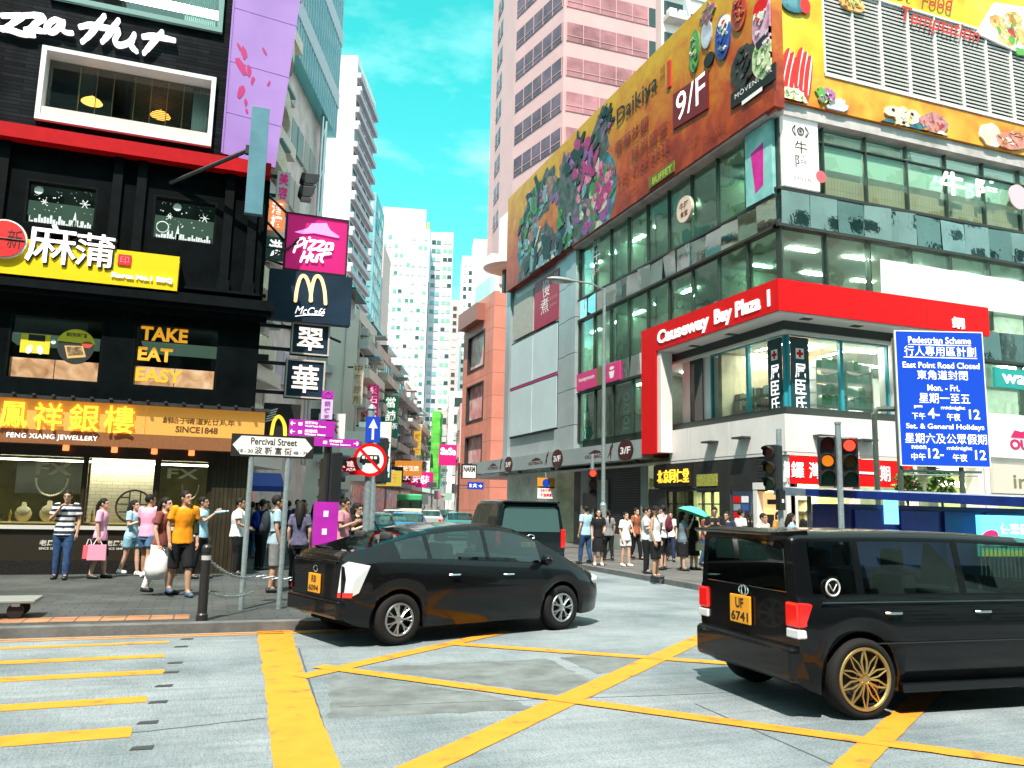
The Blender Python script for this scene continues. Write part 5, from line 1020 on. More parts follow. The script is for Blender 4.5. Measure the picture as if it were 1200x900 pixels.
far_lilac = mat('far_lilac', (.5, .46, .55), .8, var=.1, scale=.1); far_grey = mat('far_grey', (.5, .5, .5), .8, var=.3, scale=.3); far_teal = mat('far_teal', (.14, .32, .36), .5, var=.3, scale=.3)
wd_ = mat('far_window_dark', (.03, .06, .06), .15); wg = mat('far_window_green', (.06, .22, .16), .2); wt_ = mat('far_window_teal', (.16, .36, .36), .2); wp = mat('far_window_pale', (.4, .42, .4), .4); wgl = mat('far_window_green_light', (.2, .5, .3), .4)
# --- the white tower that closes the street
D = 258; E = Block('apartment_tower', 'tall white apartment tower with rows of small windows closing the street', at_px(447, D, 257), 12, 15.4, 16, h_px(266, 470, D), far_white)
E.box(E.front, 'penthouse', .3, 14, E.h + .01, E.h + 7, -13, -1.5, far_white); E.box(E.front, 'yellow_edge', 14.4, 15.1, E.h, E.h + 2.5, -2, -.5, mat('far_yellow', (.7, .5, .05), .6)); E.box(E.left, 'yellow_edge', 14, 15.8, E.h, E.h + 2.5, -1, .2, mat('far_yellow', (1, 1, 1)))
fl = [E.h - 3.6 - 2.9 * k for k in range(24)]
E.grid(E.front, [.8, 2.4, 4.5, 6.1, 8.3, 9.9, 12.0, 13.6], fl, 1.2, 1.0, [wd_, wg, wt_, wp, wp, wp, wgl, wp, far_pink], skip=.25, rnd=random.Random(8))
for u in (3.95, 7.7, 11.5): E.box(E.front, 'drain_pipe', u, u + .18, 2, E.h - .5, .01, .14, far_grey)
b = MB()
for v in fl: b.fbox(E.front, .4, 15, v - .5, v - .42, .01, .1)
o = b.build('floor_line', far_grey, E.root)
E.grid(E.left, [3, 7, 11], fl, 1.6, 1.3, [wd_, wp], name='side_window', cap=60)
D = 268; E2 = Block('apartment_tower', 'slimmer lilac apartment tower with green shades to the right of the white tower', at_px(505, D, 270), 14, 7.4, 14, h_px(272, 515, D), far_lilac)
E2.box(E2.front, 'pale_bay', 3.9, 7.4, 2, E2.h - .01, .0, .5, far_white); E2.box(E2.front, 'dark_gap', -2.2, -.01, 2, E2.h - 16, -6, -3, far_teal)
fl = [E2.h - 4 - 2.9 * k for k in range(24)]
E2.grid(E2.front, [.5, 2.1], fl, 1.3, 1.2, [wd_, wt_, wg, wp], rnd=random.Random(2), cap=50); E2.grid(E2.front.shift(.5), [4.2, 5.8], fl, 1.4, 1.2, [wp, wgl, wp, wd_], rnd=random.Random(5), cap=50)
D = 330; G3 = Block('apartment_tower', 'distant pink apartment block seen in the gap before the salmon shop building', at_px(529, D, 352), 14, 8, 14, h_px(352, 535, D), far_pink)
G3.grid(G3.front, [.8, 3.2, 5.6], [G3.h - 4 - 3 * k for k in range(24)], 1.5, 1.5, [wd_, far_lilac], cap=80)
D = 300; G4 = Block('apartment_tower', 'pale cream apartment block rising behind the salmon shop building', at_px(542, D, 300), 14, 12, 14, h_px(300, 560, D), far_white)
G4.box(G4.front, 'upper_step', 4, 12, G4.h + .01, G4.h + 7, -12, -1, far_white); G4.grid(G4.front, [.6, 2.5], [G4.h - 4 - 3 * k for k in range(24)], 1.2, 1.4, [wp, far_pink, wd_], cap=50)
# --- the tall white tower with dark balconies, left
D = 135; cw_ = at_px(418, D, 95); dv, wv = dirv(21.3)
C3 = Block('apartment_tower', 'tall white slab tower with open dark balcony floors on its street side', cw_ - wv * 9, 21.3, 9, 16, h_px(62, 412, D) , far_white)
C3.box(C3.front, 'stepped_roof', 5.5, 9.01, C3.h - 12, C3.h + 4, -9, -.02, far_white) if 0 else None
fl = [C3.h - 3 - 3.0 * k for k in range(22)]
C3.grid(C3.right, [.6, 4.4, 8.4, 12.2], fl, 3.3, 1.7, [wd_, wd_, wt_, mat('far_balcony_shadow', (.05, .05, .07), .7)], cap=88, rnd=random.Random(9))
b = MB()
for v in fl: b.fbox(C3.right, 0, 16, v - .95, v - .06, .01, .7)
b.build('balcony_slab', mat('mauve_slab', (.48, .4, .46), .8, var=.1), C3.root)  # mauve puts the street side's shade into the slab colour
for k, v in enumerate(fl): 
    if k % 2: C3.box(C3.right, 'air_conditioner', .2, 1.0, v - .0, v + .6, .1, .8, far_white)
# teal thin block and dark glass one beyond
D = 170; TB = Block('office_tower', 'thin teal office block squeezed beside the white slab tower', at_px(433, D, 225) - dirv(18)[1] * 3, 18, 4.5, 14, h_px(225, 435, D), far_teal)
TB.grid(TB.right, [1, 4, 7, 10], [TB.h - 4 - 3.2 * k for k in range(24)], 2.2, 1.9, [wt_, wd_, far_white], cap=96); TB.grid(TB.front, [.5, 2.5], [TB.h - 4 - 3.2 * k for k in range(24)], 1.5, 1.9, [wt_, wp], cap=48, name='front_window')
D = 190; TP = Block('apartment_tower', 'grey pink apartment block half hidden between the slab tower and the white tower', at_px(432, D, 285), 18, 3.6, 14, h_px(285, 440, D), far_pink)
TP.grid(TP.front, [.4, 2.1], [TP.h - 4 - 3 * k for k in range(18)], 1.2, 1.4, [wd_, wp, wt_], cap=50)
# --- row of old tenements along the left side of the street
RA = 20.0; RD, RW = dirv(RA); R0 = Vector((-2.0, 26, 0)); ROW = Frame(R0, RD, RW)
def tenement(s0, ln, h, m, label, rows, seed, name='tenement', roof=True, cols=3, balc=True, back=0):
    T = Block(name, label, R0 + RD * s0 - RW * (9 + back), RA, 9, ln - .15, h, m, 'old tenements along the left side of the street'); rn = random.Random(seed); fr = T.right
    dz = (h - 4.2) / rows; us = [.4 + (ln - .8) / cols * k for k in range(cols)]; ww = (ln - .8) / cols - .55
    T.grid(fr, us, [4.4 + dz * k + .8 for k in range(rows)], ww, dz * .5, [wd_, wd_, wt_, wp, wg], rnd=rn, depth=.04)
    for k in range(rows):
        if balc: T.box(fr, 'balcony', .15, ln - .4, 4.4 + dz * k - .1, 4.4 + dz * k + .55, .01, .75 + .2 * (k % 2), m if k % 2 else far_grey)
        for q in range(cols):
            if rn.random() < .75: u = us[q] + rn.uniform(0, ww * .6); v = 4.4 + dz * k + .8 + dz * rn.choice((.5, .05)); T.box(fr, 'air_conditioner', u, u + .75, v, v + .5, .05, .6, rn.choice((far_white, far_grey, far_cream)))
        if rn.random() < .6: u = rn.uniform(.3, ln - 2); v = 4.4 + dz * (k + 1) - .25; T.box(fr, 'awning', u, u + 1.5, v, v + .1, .05, 1.1, rn.choice((far_grey, wg, far_teal)))
    if s0 > 20:
        T.grid(T.front, [.8, 3.2, 5.6], [4.4 + dz * k + .8 for k in range(rows)], 1.4, dz * .45, [wd_, wt_, wp], rnd=rn, name='side_window')
        for k in range(rows):
            for q in (1.2, 3.4, 6.6):
                if rn.random() < .7: T.box(T.front, 'air_conditioner', q, q + .8, 4.5 + dz * k, 5.0 + dz * k, .05, .55, rn.choice((far_white, far_grey)))
        for u in (2.6, 5.2, 8.2): b = MB(); b.tube([T.front.p(u, 3, .1), T.front.p(u, h, .1)], .05, 5); b.build('drain_pipe', far_grey, T.root)
    for u in (.1, ln - .35): b = MB(); b.tube([fr.p(u, 3.5, .12), fr.p(u, h, .12)], .06, 5); b.build('drain_pipe', far_grey, T.root)
    T.box(fr, 'shop_canopy', 0, ln - .2, 3.3, 3.75, .01, 1.2, rn.choice((far_teal, far_white, wd_)))
    b = MB(); b.fbox(fr, .3, ln - .4, .15, 3.1, .01, .06); b.build('shopfront', ramp_mat('lit_shopfront', [(.3, (.03, .03, .03)), (.42, (.3, .25, .2)), (.5, (.5, .1, .08)), (.56, (.05, .1, .2)), (.7, (.5, .45, .35))], .9, .4, 3, emit=.15), T.root)
    if roof:
        T.box(fr, 'parapet', 0, ln - .15, h + .001, h + .8, -.25, .1, m); T.box(fr, 'roof_shed', 1, ln * .6, h + .01, h + 2.4, -5, -1.2, far_grey); T.box(fr, 'shed_roof', .6, ln * .68, h + 2.41, h + 2.55, -5.4, -.4, wd_)
    return T
A_ = tenement(8.0, 9.0, 34, far_cream, 'narrow cream tenement with curved balconies close behind the lilac banner', 10, 1, roof=False, back=1.6)
b = MB()
for k in range(9):
    v = 5 + k * 3.1; fr = A_.right; b.smooth = False
    b.prism(Frame(fr.p(0, v, 0), fr.u, Vector((0, 0, 1)), fr.n), [(.5, 0)] + [(4.5 - 4 * math.cos(math.pi * q / 10), 1.3 * math.sin(math.pi * q / 10)) for q in range(11)], 0, 1.0)
b.build('curved_balcony', mat('pale_yellow_balcony', (.62, .6, .48), .7, var=.2), A_.root)
# glass tower with a white patterned middle
GT = Block('office_tower', 'cyan glass office tower with pale diagonal bands leaning over the street', R0 + RD * 17.3 - RW * 14.2, RA, 12, 11.6, 26.4, mat('white_pattern_wall', (.66, .6, .6), .5, var=.25, scale=.9), None)
cyan_g = mat('cyan_curtain_glass', (.1, .5, .56), .08, .3, var=.1, scale=.2); palb = mat('pale_band', (.5, .62, .72), .4)
GT.box(GT.right, 'glass_curtain', -.1, 11.8, 26.41, 60, -12.4, .7, cyan_g)
for k in range(7): GT.box(GT.right, 'spandrel_band', -.12, 11.82, 28.5 + k * 4.6, 29.6 + k * 4.6, .701, .76, palb); GT.box(GT.front, 'spandrel_band', -.3, 13.2, 28.5 + k * 4.6, 29.6 + k * 4.6, .21, .27, palb)
b = MB()
for k in range(20): b.fbox(GT.right, .4 + k * .58, .46 + k * .58, 26.42, 59, .701, .74)
b.build('mullion', palb, GT.root)
GT.grid(GT.right, [.6, 3.6, 6.6], [5 + 3.4 * k for k in range(6)], 2.6, 1.8, [wp, far_lilac, wt_, far_white])
b = MB(); b.tube([GT.right.p(9.3, 4, .5), GT.right.p(9.3, 26.4, .5)], .16, 8); b.tube([GT.right.p(8.6, 4, .5), GT.right.p(8.6, 26.4, .5)], .1, 8)
for k in range(8): b.tube([GT.right.p(8.6, 5 + k * 2.8, .5), GT.right.p(9.3, 6.4 + k * 2.8, .5)], .06, 5)
b.build('steel_mast', steel, GT.root)
tenement(32.5, 7.5, 14.5, far_cream, 'tallest old cream tenement with cluttered balconies beyond the hanging signs', 5, 12)
tenement(40.5, 8, 13.8, mat('tan_render', (.68, .56, .5), .8, var=.25, scale=.4), 'old tan tenement with dark awnings between the cream and grey ones', 4, 13)
tenement(49, 9, 13.6, far_grey, 'old grey tenement with stacked air conditioners in the middle of the row', 4, 14)
tenement(58.5, 9, 13.4, far_white, 'white tenement with a dark roof shed in the row before the green netting', 5, 15)
tenement(68, 10, 12, mat('pink_render', (.74, .55, .53), .8, var=.2, scale=.4), 'low pinkish tenement near the far end of the left row', 4, 16)
tenement(78.5, 14, 11.5, far_white, 'broad white block ending the left row below the white tower', 4, 17, cols=4, balc=False)
tenement(94, 22, 10.5, far_cream, 'far cream block beyond the end of the left row', 3, 18, cols=5, balc=False)
# teal bay and green scaffold netting
s = thing('scaffold_net', 'bright green scaffold netting hung down a building edge far along the street', 'netting', (*ROW.p(84, 0, 1.5).xy, 4)); b = MB()
for i in range(3):
    for j in range(10): b.fbox(ROW, 82.5 + i * 1.3, 83.78 + i * 1.3, 4 + j, 4.98 + j, .6 + .04 * (j % 2), 1.7 + .05 * ((i + j) % 2))
b.build('net', mat('green_net', (.1, .5, .06), .8, var=.35, scale=1), s)
# --- right side: pink tower above the mall
D = 76; P0 = at_px(661, D, 30); pk = mat('pink_tile_wall', (.55, .32, .32), .5, var=.06, scale=.5); pglass = mat('pink_tinted_glass', (.36, .16, .18), .12, 0, var=.45, scale=.35, spec=.25); lglass = mat('lilac_tinted_glass', (.1, .065, .095), .12, 0, var=.6, scale=.3, spec=.25)  # lglass darkens the left-facing bands, their shade put into the glass colour
PT = thing('apartment_tower', 'pink tiled tower with long tinted window bands above the billboard', 'building', (*P0.xy, 0)); Xv, Lv = Vector((1, -.02, 0)).normalized(), Vector((math.sin(R(-10)), math.cos(R(-10)), 0))
fF = Frame(P0, Xv, Vector((-.02, -1, 0))); fL = Frame(P0, -Lv, Vector((-math.cos(R(-10)), math.sin(R(-10)), 0)).normalized())
WF_, WL_ = 9.6, 9.0
def prism_xy(pts, z0, z1): b = MB(); n = len(pts); return b.add([(*p.xy, z0) for p in pts] + [(*p.xy, z1) for p in pts], [tuple(range(n - 1, -1, -1)), tuple(range(n, 2 * n))] + [(i, (i + 1) % n, n + (i + 1) % n, n + i) for i in range(n)])
fp = [P0, P0 + Xv * WF_, P0 + Xv * WF_ + Vector((0, 14, 0)), P0 + Lv * WL_ + Vector((0, 4, 0)), P0 + Lv * WL_]
prism_xy(fp, 0, 78).build('wall', pk, PT)
q0 = at_px(612, D + 11, 100); q1 = at_px(583, D + 26, 60)
prism_xy([q0, q0 + Vector((7, 0, 0)), q0 + Vector((7, 18, 0)), q1 + Vector((0, 2, 0)), q1], 0, 78).build('rear_wall', pk, PT)
fQ = Frame(q0, (q0 - q1).normalized(), Vector((-(q0 - q1).y, (q0 - q1).x, 0)).normalized() * -1)
if fQ.n.x > 0: fQ = Frame(q0, fQ.u, -fQ.n)
LQ = (q1 - q0).length; dz = 3.45
for k in range(9, 22):
    v = 3.2 + k * dz
    for fr, a, c, m in ((fF, .25, WF_ - .9, pglass), (fL, -WL_ + .3, -.2, lglass), (fQ, -LQ + .3, -.3, lglass)):
        f = MB(); f.fbox(fr, a, c, v, v + 1.9, .01, .06); o = f.build('window_band', m, PT)
        n = int((c - a) / 1.55); mm = MB()
        for i in range(n + 1): u = a + (c - a) * i / n; mm.fbox(fr, u - .03, u + .03, v, v + 1.9, .06, .1)
        mm.fbox(fr, a, c, v + .55, v + .6, .06, .1); mm.build('mullion', pk, o)
    b = MB(); b.fbox(fF, WF_ - .75, WF_ - .05, v, v + 1.9, .01, .05); b.build('corner_window', wd_, PT)
b = MB(); pp_ = at_px(619, D + 8, 100); b.tube([(pp_.x, pp_.y, 10), (pp_.x, pp_.y, 78)], .45, 10); b.build('pipe_column', far_white, PT)
# building with air-conditioner ledges right of it
D = 82; AC = Block('apartment_tower', 'apartment block with stacked air conditioner ledges behind the ochre billboard', at_px(775, D, 30), 0, 16, 12, 80, far_white)
for k in range(8):
    v = 40 + k * 3.4; AC.box(AC.front, 'ledge', .2, 2.6, v, v + .5, .01, 1.2, far_grey); AC.box(AC.front, 'window', .3, 2.5, v + .9, v + 2.4, .01, .05, wd_)
    for u in (.4, 1.5): AC.box(AC.front, 'air_conditioner', u, u + .8, v + .51, v + 1.1, .3, 1.0, far_white)
AC.grid(AC.front, [3.4, 6, 9, 12], [40 + 3.4 * k for k in range(11)], 1.8, 1.7, [wd_, wt_, wp], cap=60)
# --- salmon shop building at the end of the mall
SB = thing('shop_building', 'salmon tiled shop building with tall poster windows and a curved white roof canopy', 'building', (17, 50.5, .13)); sal = mat('salmon_tile', (.62, .26, .2), .5, var=.1, scale=.8)
salm = brick_mat('salmon_tile_joint', (.62, .24, .18), (.66, .27, .2), (.35, .12, .09), 1.6, 1.5, .02, 'YZ', .5, 0, .3, .12)
fS = Frame((17.0, 0, 0), (0, -1, 0), (-1, 0, 0)); fSF = Frame((0, 50.2, 0), (1, 0, 0), (0, -1, 0))
SWN = [(-55.8, -52.0, 4.6, 6.6), (-55.8, -52.0, 7.6, 10.2), (-55.8, -52.0, 11.2, 13.8)]
b = MB(); wall_grid(b, fS, -57.0, -50.2, .13, 16.0, SWN, .4); b.box(17.4, 26, 50.2, 57, .13, 15.9); b.build('wall', salm, SB)
for i, r in enumerate(SWN):
    f = MB(); ring(f, fS, r, .1, -.3, .05); o = f.build('window', dark_metal, SB); p = MB(); p.fbox(fS, r[0] + .1, r[1] - .1, r[2] + .1, r[3] - .1, -.25, -.2); p.build('poster', ramp_mat('pink_poster', [(.3, (.5, .08, .12)), (.5, (.7, .4, .38)), (.62, (.75, .68, .62)), (.8, (.1, .08, .1))], .9, .4, 3), o)
for v in (5, 8, 11): b = MB(); b.fbox(fSF, 17.9, 18.8, v, v + 2.4, .01, .04); b.build('front_window', wd_, SB)
b = MB(); b.fbox(fS, -56.6, -52.2, 14.4, 15.6, .0, .6); b.build('slanted_hood', mat('salmon_dark', (.3, .12, .09), .5), SB)
c = Vector((18.6, 51.6, 17.9)); b = MB(); b.lathe([(1.5, 0), (1.9, .15), (1.9, .28), (1.4, .45), (.3, .6)], c, n=28); b.build('canopy_disc', far_white, SB); b = MB(); b.lathe([(.6, 0), (.6, 1.9)], c - Vector((0, 0, 1.9)), n=14); b.build('canopy_drum', wd_, SB)
b = MB(); b.box(17, 17.06, 50.3, 55, 16.01, 17.2); b.build('glass_rail', green_glass, SB)
for y in (50.8, 52, 53.4): pass
WB = Block('apartment_tower', 'white rendered building stepped up behind the salmon shop building', (20.6, 62, 0), 0, 12, 4, 22.5, far_white); WB.box(WB.front, 'upper_step', 2, 12, 22.51, 27, -3.9, -.5, far_white); WB.grid(WB.front, [.8, 3], [8 + 3 * k for k in range(5)], 1.2, 1.5, [wd_, far_pink])
for i, (px, D, w, top, m, lab) in enumerate(((536, 95, 8, 470, far_pink, 'low pink building just beyond the salmon shop building'), (522, 150, 7, 455, far_cream, 'cream mid rise building far along the right of the street'), (508, 215, 9, 478, far_pink, 'small pink building at the far end of the street'), (495, 240, 8, 500, far_white, 'small white building below the white tower'))):
    K = Block('street_building', lab, at_px(px, D), 14, w, 10, h_px(top, px, D), m); n = max(2, int(K.h / 3.2)); K.grid(K.left, [1, 4, 7], [3.2 * k + 1.2 for k in range(n)], 1.8, 1.6, [wd_, wp, far_pink], cap=50); K.grid(K.front, [1, 3.6], [3.2 * k + 1.2 for k in range(n)], 1.6, 1.5, [wd_, wp, wt_], cap=40, name='front_window')
# ================================================================= signs over the street and street furniture
def plane(Y): return Frame((0, Y, 0), (1, 0, 0), (0, -1, 0))
def sign_box(name, label, cat, fr, r, m, depth=.25, group=None, edge=None, corner=0):
    s = thing(name, label, cat, (*fr.p((r[0] + r[1]) / 2, 0, -depth / 2).xy, r[2]), group); b = MB(); b.fbox(fr, *r, -depth, 0); b.build('box', m, s, bevel=corner)
    if edge: b = MB(); ring(b, fr, r, .04, -depth - .01, .03); b.build('rim', edge, s)
    return s
H1 = plane(21.0)
mag = mat('magenta_sign', (.42, .006, .13), .4, emit=(.8, .02, .25), estr=.1); navy = mat('navy_sign', (.008, .025, .05), .4, var=.3, scale=1.5)
PI_ = math.pi
# magenta pizza sign
r = H1.rect(336, 252, 406, 318); r = (r[0], r[1], H1.uv(370, 320)[1], H1.uv(370, 253)[1])
s = sign_box('hanging_sign', 'square magenta pizza sign with a hat emblem hung over the pavement', 'hanging sign', H1, r, mag, .3, None, black_metal)
def q1(x, y): return H1.uv(280 + x / 3.75, 200 + y / 3.75)
b = MB(); b.prism(H1, [q1(x, y) for x, y in ((245, 270), (300, 255), (320, 233), (385, 232), (400, 262), (440, 290), (438, 297), (330, 275), (280, 278))], 0, .03); b.build('hat_emblem', mat('orchid_print', (.62, .2, .62), .4, emit=(.8, .3, .8), estr=.3), s)
for i, st in enumerate(([(262, 300), (250, 330), (240, 358)], [(258, 305), (285, 297), (288, 318), (255, 335)], [(300, 312), (290, 340)], [(315, 310), (345, 312), (308, 348), (345, 344)], [(350, 312), (385, 315), (348, 348), (385, 348)], [(418, 322), (398, 322), (392, 345), (410, 348), (424, 322), (420, 348)],
     [(290, 358), (272, 400)], [(278, 382), (310, 380)], [(318, 362), (300, 402)], [(328, 372), (322, 395), (340, 396), (352, 372), (346, 400)], [(385, 358), (368, 388), (375, 402)], [(360, 370), (412, 366)])):
    b = MB(); stroke(b, H1, [q1(x * .93 + 18 - (30 - 30), y) for x, y in st], .058, 0, .03 + i * .0015, 5); b.build('letter_stroke', white_letter, s)
b = MB(); stroke(b, H1, [q1(309, 296), q1(311, 297)], .06, 0, .03, 5); b.build('letter_dot', white_letter, s)
for p, c in (((.9, 21.2, 7.9), (1.6, 21.3, 7.75)), ((.9, 21.2, 9.6), (3.0, 21.4, 7.9)), ((.9, 21.2, 6.6), (3.0, 21.3, 5.9)), ((.9, 21.2, 8.9), (1.8, 21.15, 8.0))): b = MB(); b.tube([p, c], .035, 5); b.build('stay', black_metal, s)
# golden arches
H2 = plane(20.9); r = (H2.uv(314, 350)[0], H2.uv(412, 350)[0], H2.uv(360, 377)[1], H2.uv(360, 319)[1])
s = sign_box('hanging_sign', 'dark navy sign with pale golden arches and cafe script below the magenta sign', 'hanging sign', H2, r, navy, .3)
arch = mat('arch_gold', (.8, .5, .22), .4, emit=(1, .62, .3), estr=.4)
def q2(x, y): return H2.uv(280 + x / 3.75, 200 + y / 3.75)
for i, sg in enumerate(([(248, 572), (255, 520), (268, 475), (284, 462), (300, 480), (314, 530), (317, 572)], [(314, 572), (320, 520), (332, 475), (348, 464), (364, 482), (376, 530), (380, 585)])): b = MB(); stroke(b, H2, [q2(x, y) for x, y in sg], .085, 0, .03 + i * .003, 5); b.build('arch', arch, s)
b = MB(); a = q2(245, 632); c = q2(380, 598); text(b, H2, 'McCafé', (a[0], c[0], q2(310, 634)[1], q2(310, 600)[1]), 0, .0, .35, thick=.02); stroke(b, H2, [q2(248, 640), q2(300, 634), q2(360, 636)], .02, 0, .02, 3); b.build('lettering', white_letter, s)
b = MB(); b.box(.9, 1.2, 20.9, 21.1, 5.2, 5.35); b.box(.9, 1.2, 20.9, 21.1, 6.4, 6.55); b.build('bracket', black_metal, s)
# two character signs of the tea restaurant
H3 = plane(21.1)
for ch, x0, x1, y0, y1, lab in (('翠', 341, 386, 379, 416, 'upper navy sign with the first pale restaurant character'), ('華', 337, 383, 422, 467, 'lower navy sign with the second pale restaurant character')):
    r = (H3.uv(x0, 400)[0], H3.uv(x1, 400)[0], H3.uv(362, y1)[1], H3.uv(362, y0)[1]); s = sign_box('hanging_sign', lab, 'hanging sign', H3, r, navy, .25, 'square navy character signs', mat('pale_rim', (.5, .45, .4), .4))
    b = MB(); text(b, H3, ch, sub(r, .16, .84, .14, .86), 0, .012, thick=.03); b.build('raised_character', mat('cream_letter', (.8, .66, .58), .4, emit=(1, .85, .75), estr=.35), s)
    v = (r[2] + r[3]) / 2; b = MB()
    for q in (r[2] + .12, r[3] - .12): b.box(.9, r[0], 21.2, 21.3, q - .04, q + .04)
    b.build('bracket', black_metal, s)
# small arches sign next to the jeweller
H4 = plane(20.6); r = (H4.uv(309, 490)[0], H4.uv(352, 490)[0], H4.uv(330, 511)[1], H4.uv(330, 473)[1]); s = sign_box('hanging_sign', 'small black sign with one yellow arch beside the jewellery fascia', 'hanging sign', H4, r, black_vinyl, .25)
b = MB(); stroke(b, H4, [H4.uv(318, 509), H4.uv(321, 494), H4.uv(327, 488), H4.uv(333, 497), H4.uv(334, 510)], .08, 0, .03, 5); b.build('arch', yellow_letter, s)
b = MB()
for k in range(5): stroke(b, H4, [H4.uv(311 + k, 494 - k * 3), H4.uv(321 + k, 491 - k * 3)], .025, 0, .02, 3)
b.build('striped_mark', white_vinyl, s); b = MB(); b.box(.9, r[0], 20.7, 20.8, 3.6, 3.7); b.build('bracket', black_metal, s)
# floodlights on a bracket
s = thing('floodlight', 'pair of black floodlights on a bracket above the magenta sign', 'floodlight', (1.7, 21, 8.5)); 
for px, py, w in ((362, 214, .24), (358, 229, .2)):
    u, v = H1.uv(px, py); b = MB(); b.prism(Frame((0, 20.8, 0), (1, 0, 0), (0, -1, 0)), [(u - w, v - .02), (u - w * .9, v + .14), (u + w, v + .16), (u + w * .95, v), (u + w * .5, v - .13), (u - w * .5, v - .15)], -.3, .1); q = b.build('lamp_head', dark_metal, s, bevel=.015)
    b = MB(); b.fbox(H1, u - w * .6, u + w * .7, v - .16, v - .14, -.1, .28); b.build('lens', mat('lens', (.4, .42, .42), .2), q)
b = MB(); b.tube([(.9, 20.9, 8.1), (1.5, 20.95, 8.1), (1.75, 20.95, 8.45)], .03, 6); b.tube([(.9, 20.9, 7.7), (1.7, 20.95, 8.3)], .025, 6); b.build('bracket', black_metal, s)
# small vertical signs between the building and the magenta sign
H5 = plane(24.0)
for lab, x0, x1, y0, y1, m, tx in (('orange vertical shop sign behind the lilac banner', 315, 334, 236, 268, mat('orange_sign', (.7, .2, .05), .5, emit=(1, .3, .1), estr=.25), '酒樓'), ('dark green sign with a pale character left of the magenta sign', 310, 336, 278, 304, mat('green_sign', (.02, .12, .08), .5), '港'), ('white and magenta vertical shop sign high beside the lilac banner', 322, 338, 200, 234, white_vinyl, '美容')):
    r = (H5.uv(x0, 250)[0], H5.uv(x1, 250)[0], H5.uv(325, y1)[1], H5.uv(325, y0)[1]); s = sign_box('hanging_sign', lab, 'hanging sign', H5, r, m, .2); b = MB()
    if len(tx) == 1: text(b, H5, tx, sub(r, .3, .9, .12, .88), 0, .02, thick=.01)
    else:
        text(b, H5, tx[0], sub(r, .15, .85, .53, .95), 0, .02, thick=.01); text(b, H5, tx[1], sub(r, .15, .85, .05, .47), 0, .02, thick=.01)
    b.build('lettering', mag if m is white_vinyl else white_letter, s); b = MB(); b.box(.5, r[0], 24.08, 24.14, r[3] - .2, r[3] - .1); b.box(.5, r[0], 24.08, 24.14, r[2] + .1, r[2] + .2); b.build('bracket', black_metal, s)
# ---- signs further along the left row
def row_sign(s0, v0, v1, w, m, lab, tx, tm=white_letter, dep=1.2, vertical=False, name='hanging_sign'):
    c = ROW.p(s0, 0, .2); fr = Frame((c.x, c.y, 0), RW * math.cos(R(-6)) + RD * math.sin(R(-6)), -RD); r = (0.1, w, v0, v1); s = thing(name, lab, 'hanging sign', (*fr.p(w / 2, 0).xy, v0)); b = MB(); b.fbox(fr, *r, -.2, 0); b.build('box', m, s); b = MB()
    if vertical:
        for k, ch in enumerate(tx): h = (v1 - v0) / len(tx); text(b, fr, ch, (.1 + w * .1, w * .95, v1 - (k + .9) * h, v1 - (k + .1) * h), 0, .02, keep=True)
    else: text(b, fr, tx, sub(r, .1, .9, .2, .8), 0, .02, keep=True)
    b.build('lettering', tm, s); b = MB(); b.fbox(fr, -.3, .1, v1 - .3, v1 - .2, -.15, -.05); b.build('bracket', black_metal, s)
lp = mat('blue_green_ad', (.35, .6, .62), .5, emit=(.5, .9, .9), estr=.2)
row_sign(33, 3.6, 7.4, 2.4, ramp_mat('turquoise_ad', [(.3, (.3, .55, .6)), (.55, (.55, .75, .75)), (.75, (.75, .6, .2))], .5, emit=.1), 'tall pale turquoise picture sign hung over the left pavement', '夏日', white_vinyl)
row_sign(27, 4.6, 6.2, 2.6, white_vinyl, 'white snack shop sign with red characters under the navy signs', '順興茶餐廳', red_paint)
row_sign(24, 3.4, 4.4, 2.2, red_paint, 'red shop sign with two pale characters over the left pavement', '優惠', white_letter)
row_sign(38, 3.4, 4.6, 1.8, mat('ad_blue', (.05, .2, .5), .5), 'small blue shop sign far along the left pavement', '藥', white_letter)
row_sign(41, 3.2, 4.4, 2.2, mat('ad_yellow', (.7, .5, .04), .5, emit=(1, .7, .1), estr=.2), 'yellow shop sign far along the left pavement', '金行', red_paint)
row_sign(45, 3.6, 4.9, 1.8, navy, 'dark round mark sign far along the left pavement', '○', white_letter)
row_sign(36, 7.6, 10.4, .9, mag, 'tall thin magenta shop sign against the old cream tenement', '鑽石珠寶', white_letter, vertical=True)
row_sign(48, 6.5, 9.3, .8, mat('ad_teal', (.05, .3, .3), .5), 'thin teal vertical sign on the grey tenement', '茶葉', white_letter, vertical=True)
row_sign(57, 4, 6.2, 1.0, red_paint, 'red vertical sign far down the left row', '麵家', white_letter, vertical=True)
row_sign(21, 5.2, 6.6, 1.6, mat('ad_white', (.75, .72, .7), .5), 'white and red tea shop sign left of the tall turquoise picture sign', '茶', red_paint)
row_sign(30, 8.2, 11, .8, mat('ad_cream', (.7, .6, .45), .5), 'thin cream vertical sign with red characters on the tall cream tenement', '中醫診所', red_paint, vertical=True)
row_sign(43, 8.4, 10.6, 1.4, mat('ad_green2', (.04, .3, .12), .5), 'green two character sign high on the tan tenement', '當舖', white_letter, vertical=True)
row_sign(52, 4.4, 5.8, 2.6, mat('ad_orange', (.75, .25, .03), .5, emit=(1, .35, .05), estr=.2), 'orange sign hung over the middle of the left row', '燒味飯店', white_letter)
row_sign(62, 3.6, 5.2, 2.8, mag, 'wide magenta sign near the far end of the left row', '時裝', white_letter)
row_sign(70, 4.4, 6.8, 1.6, white_vinyl, 'white sign with a dark frame far down the left row', '電器', black_vinyl, vertical=True)
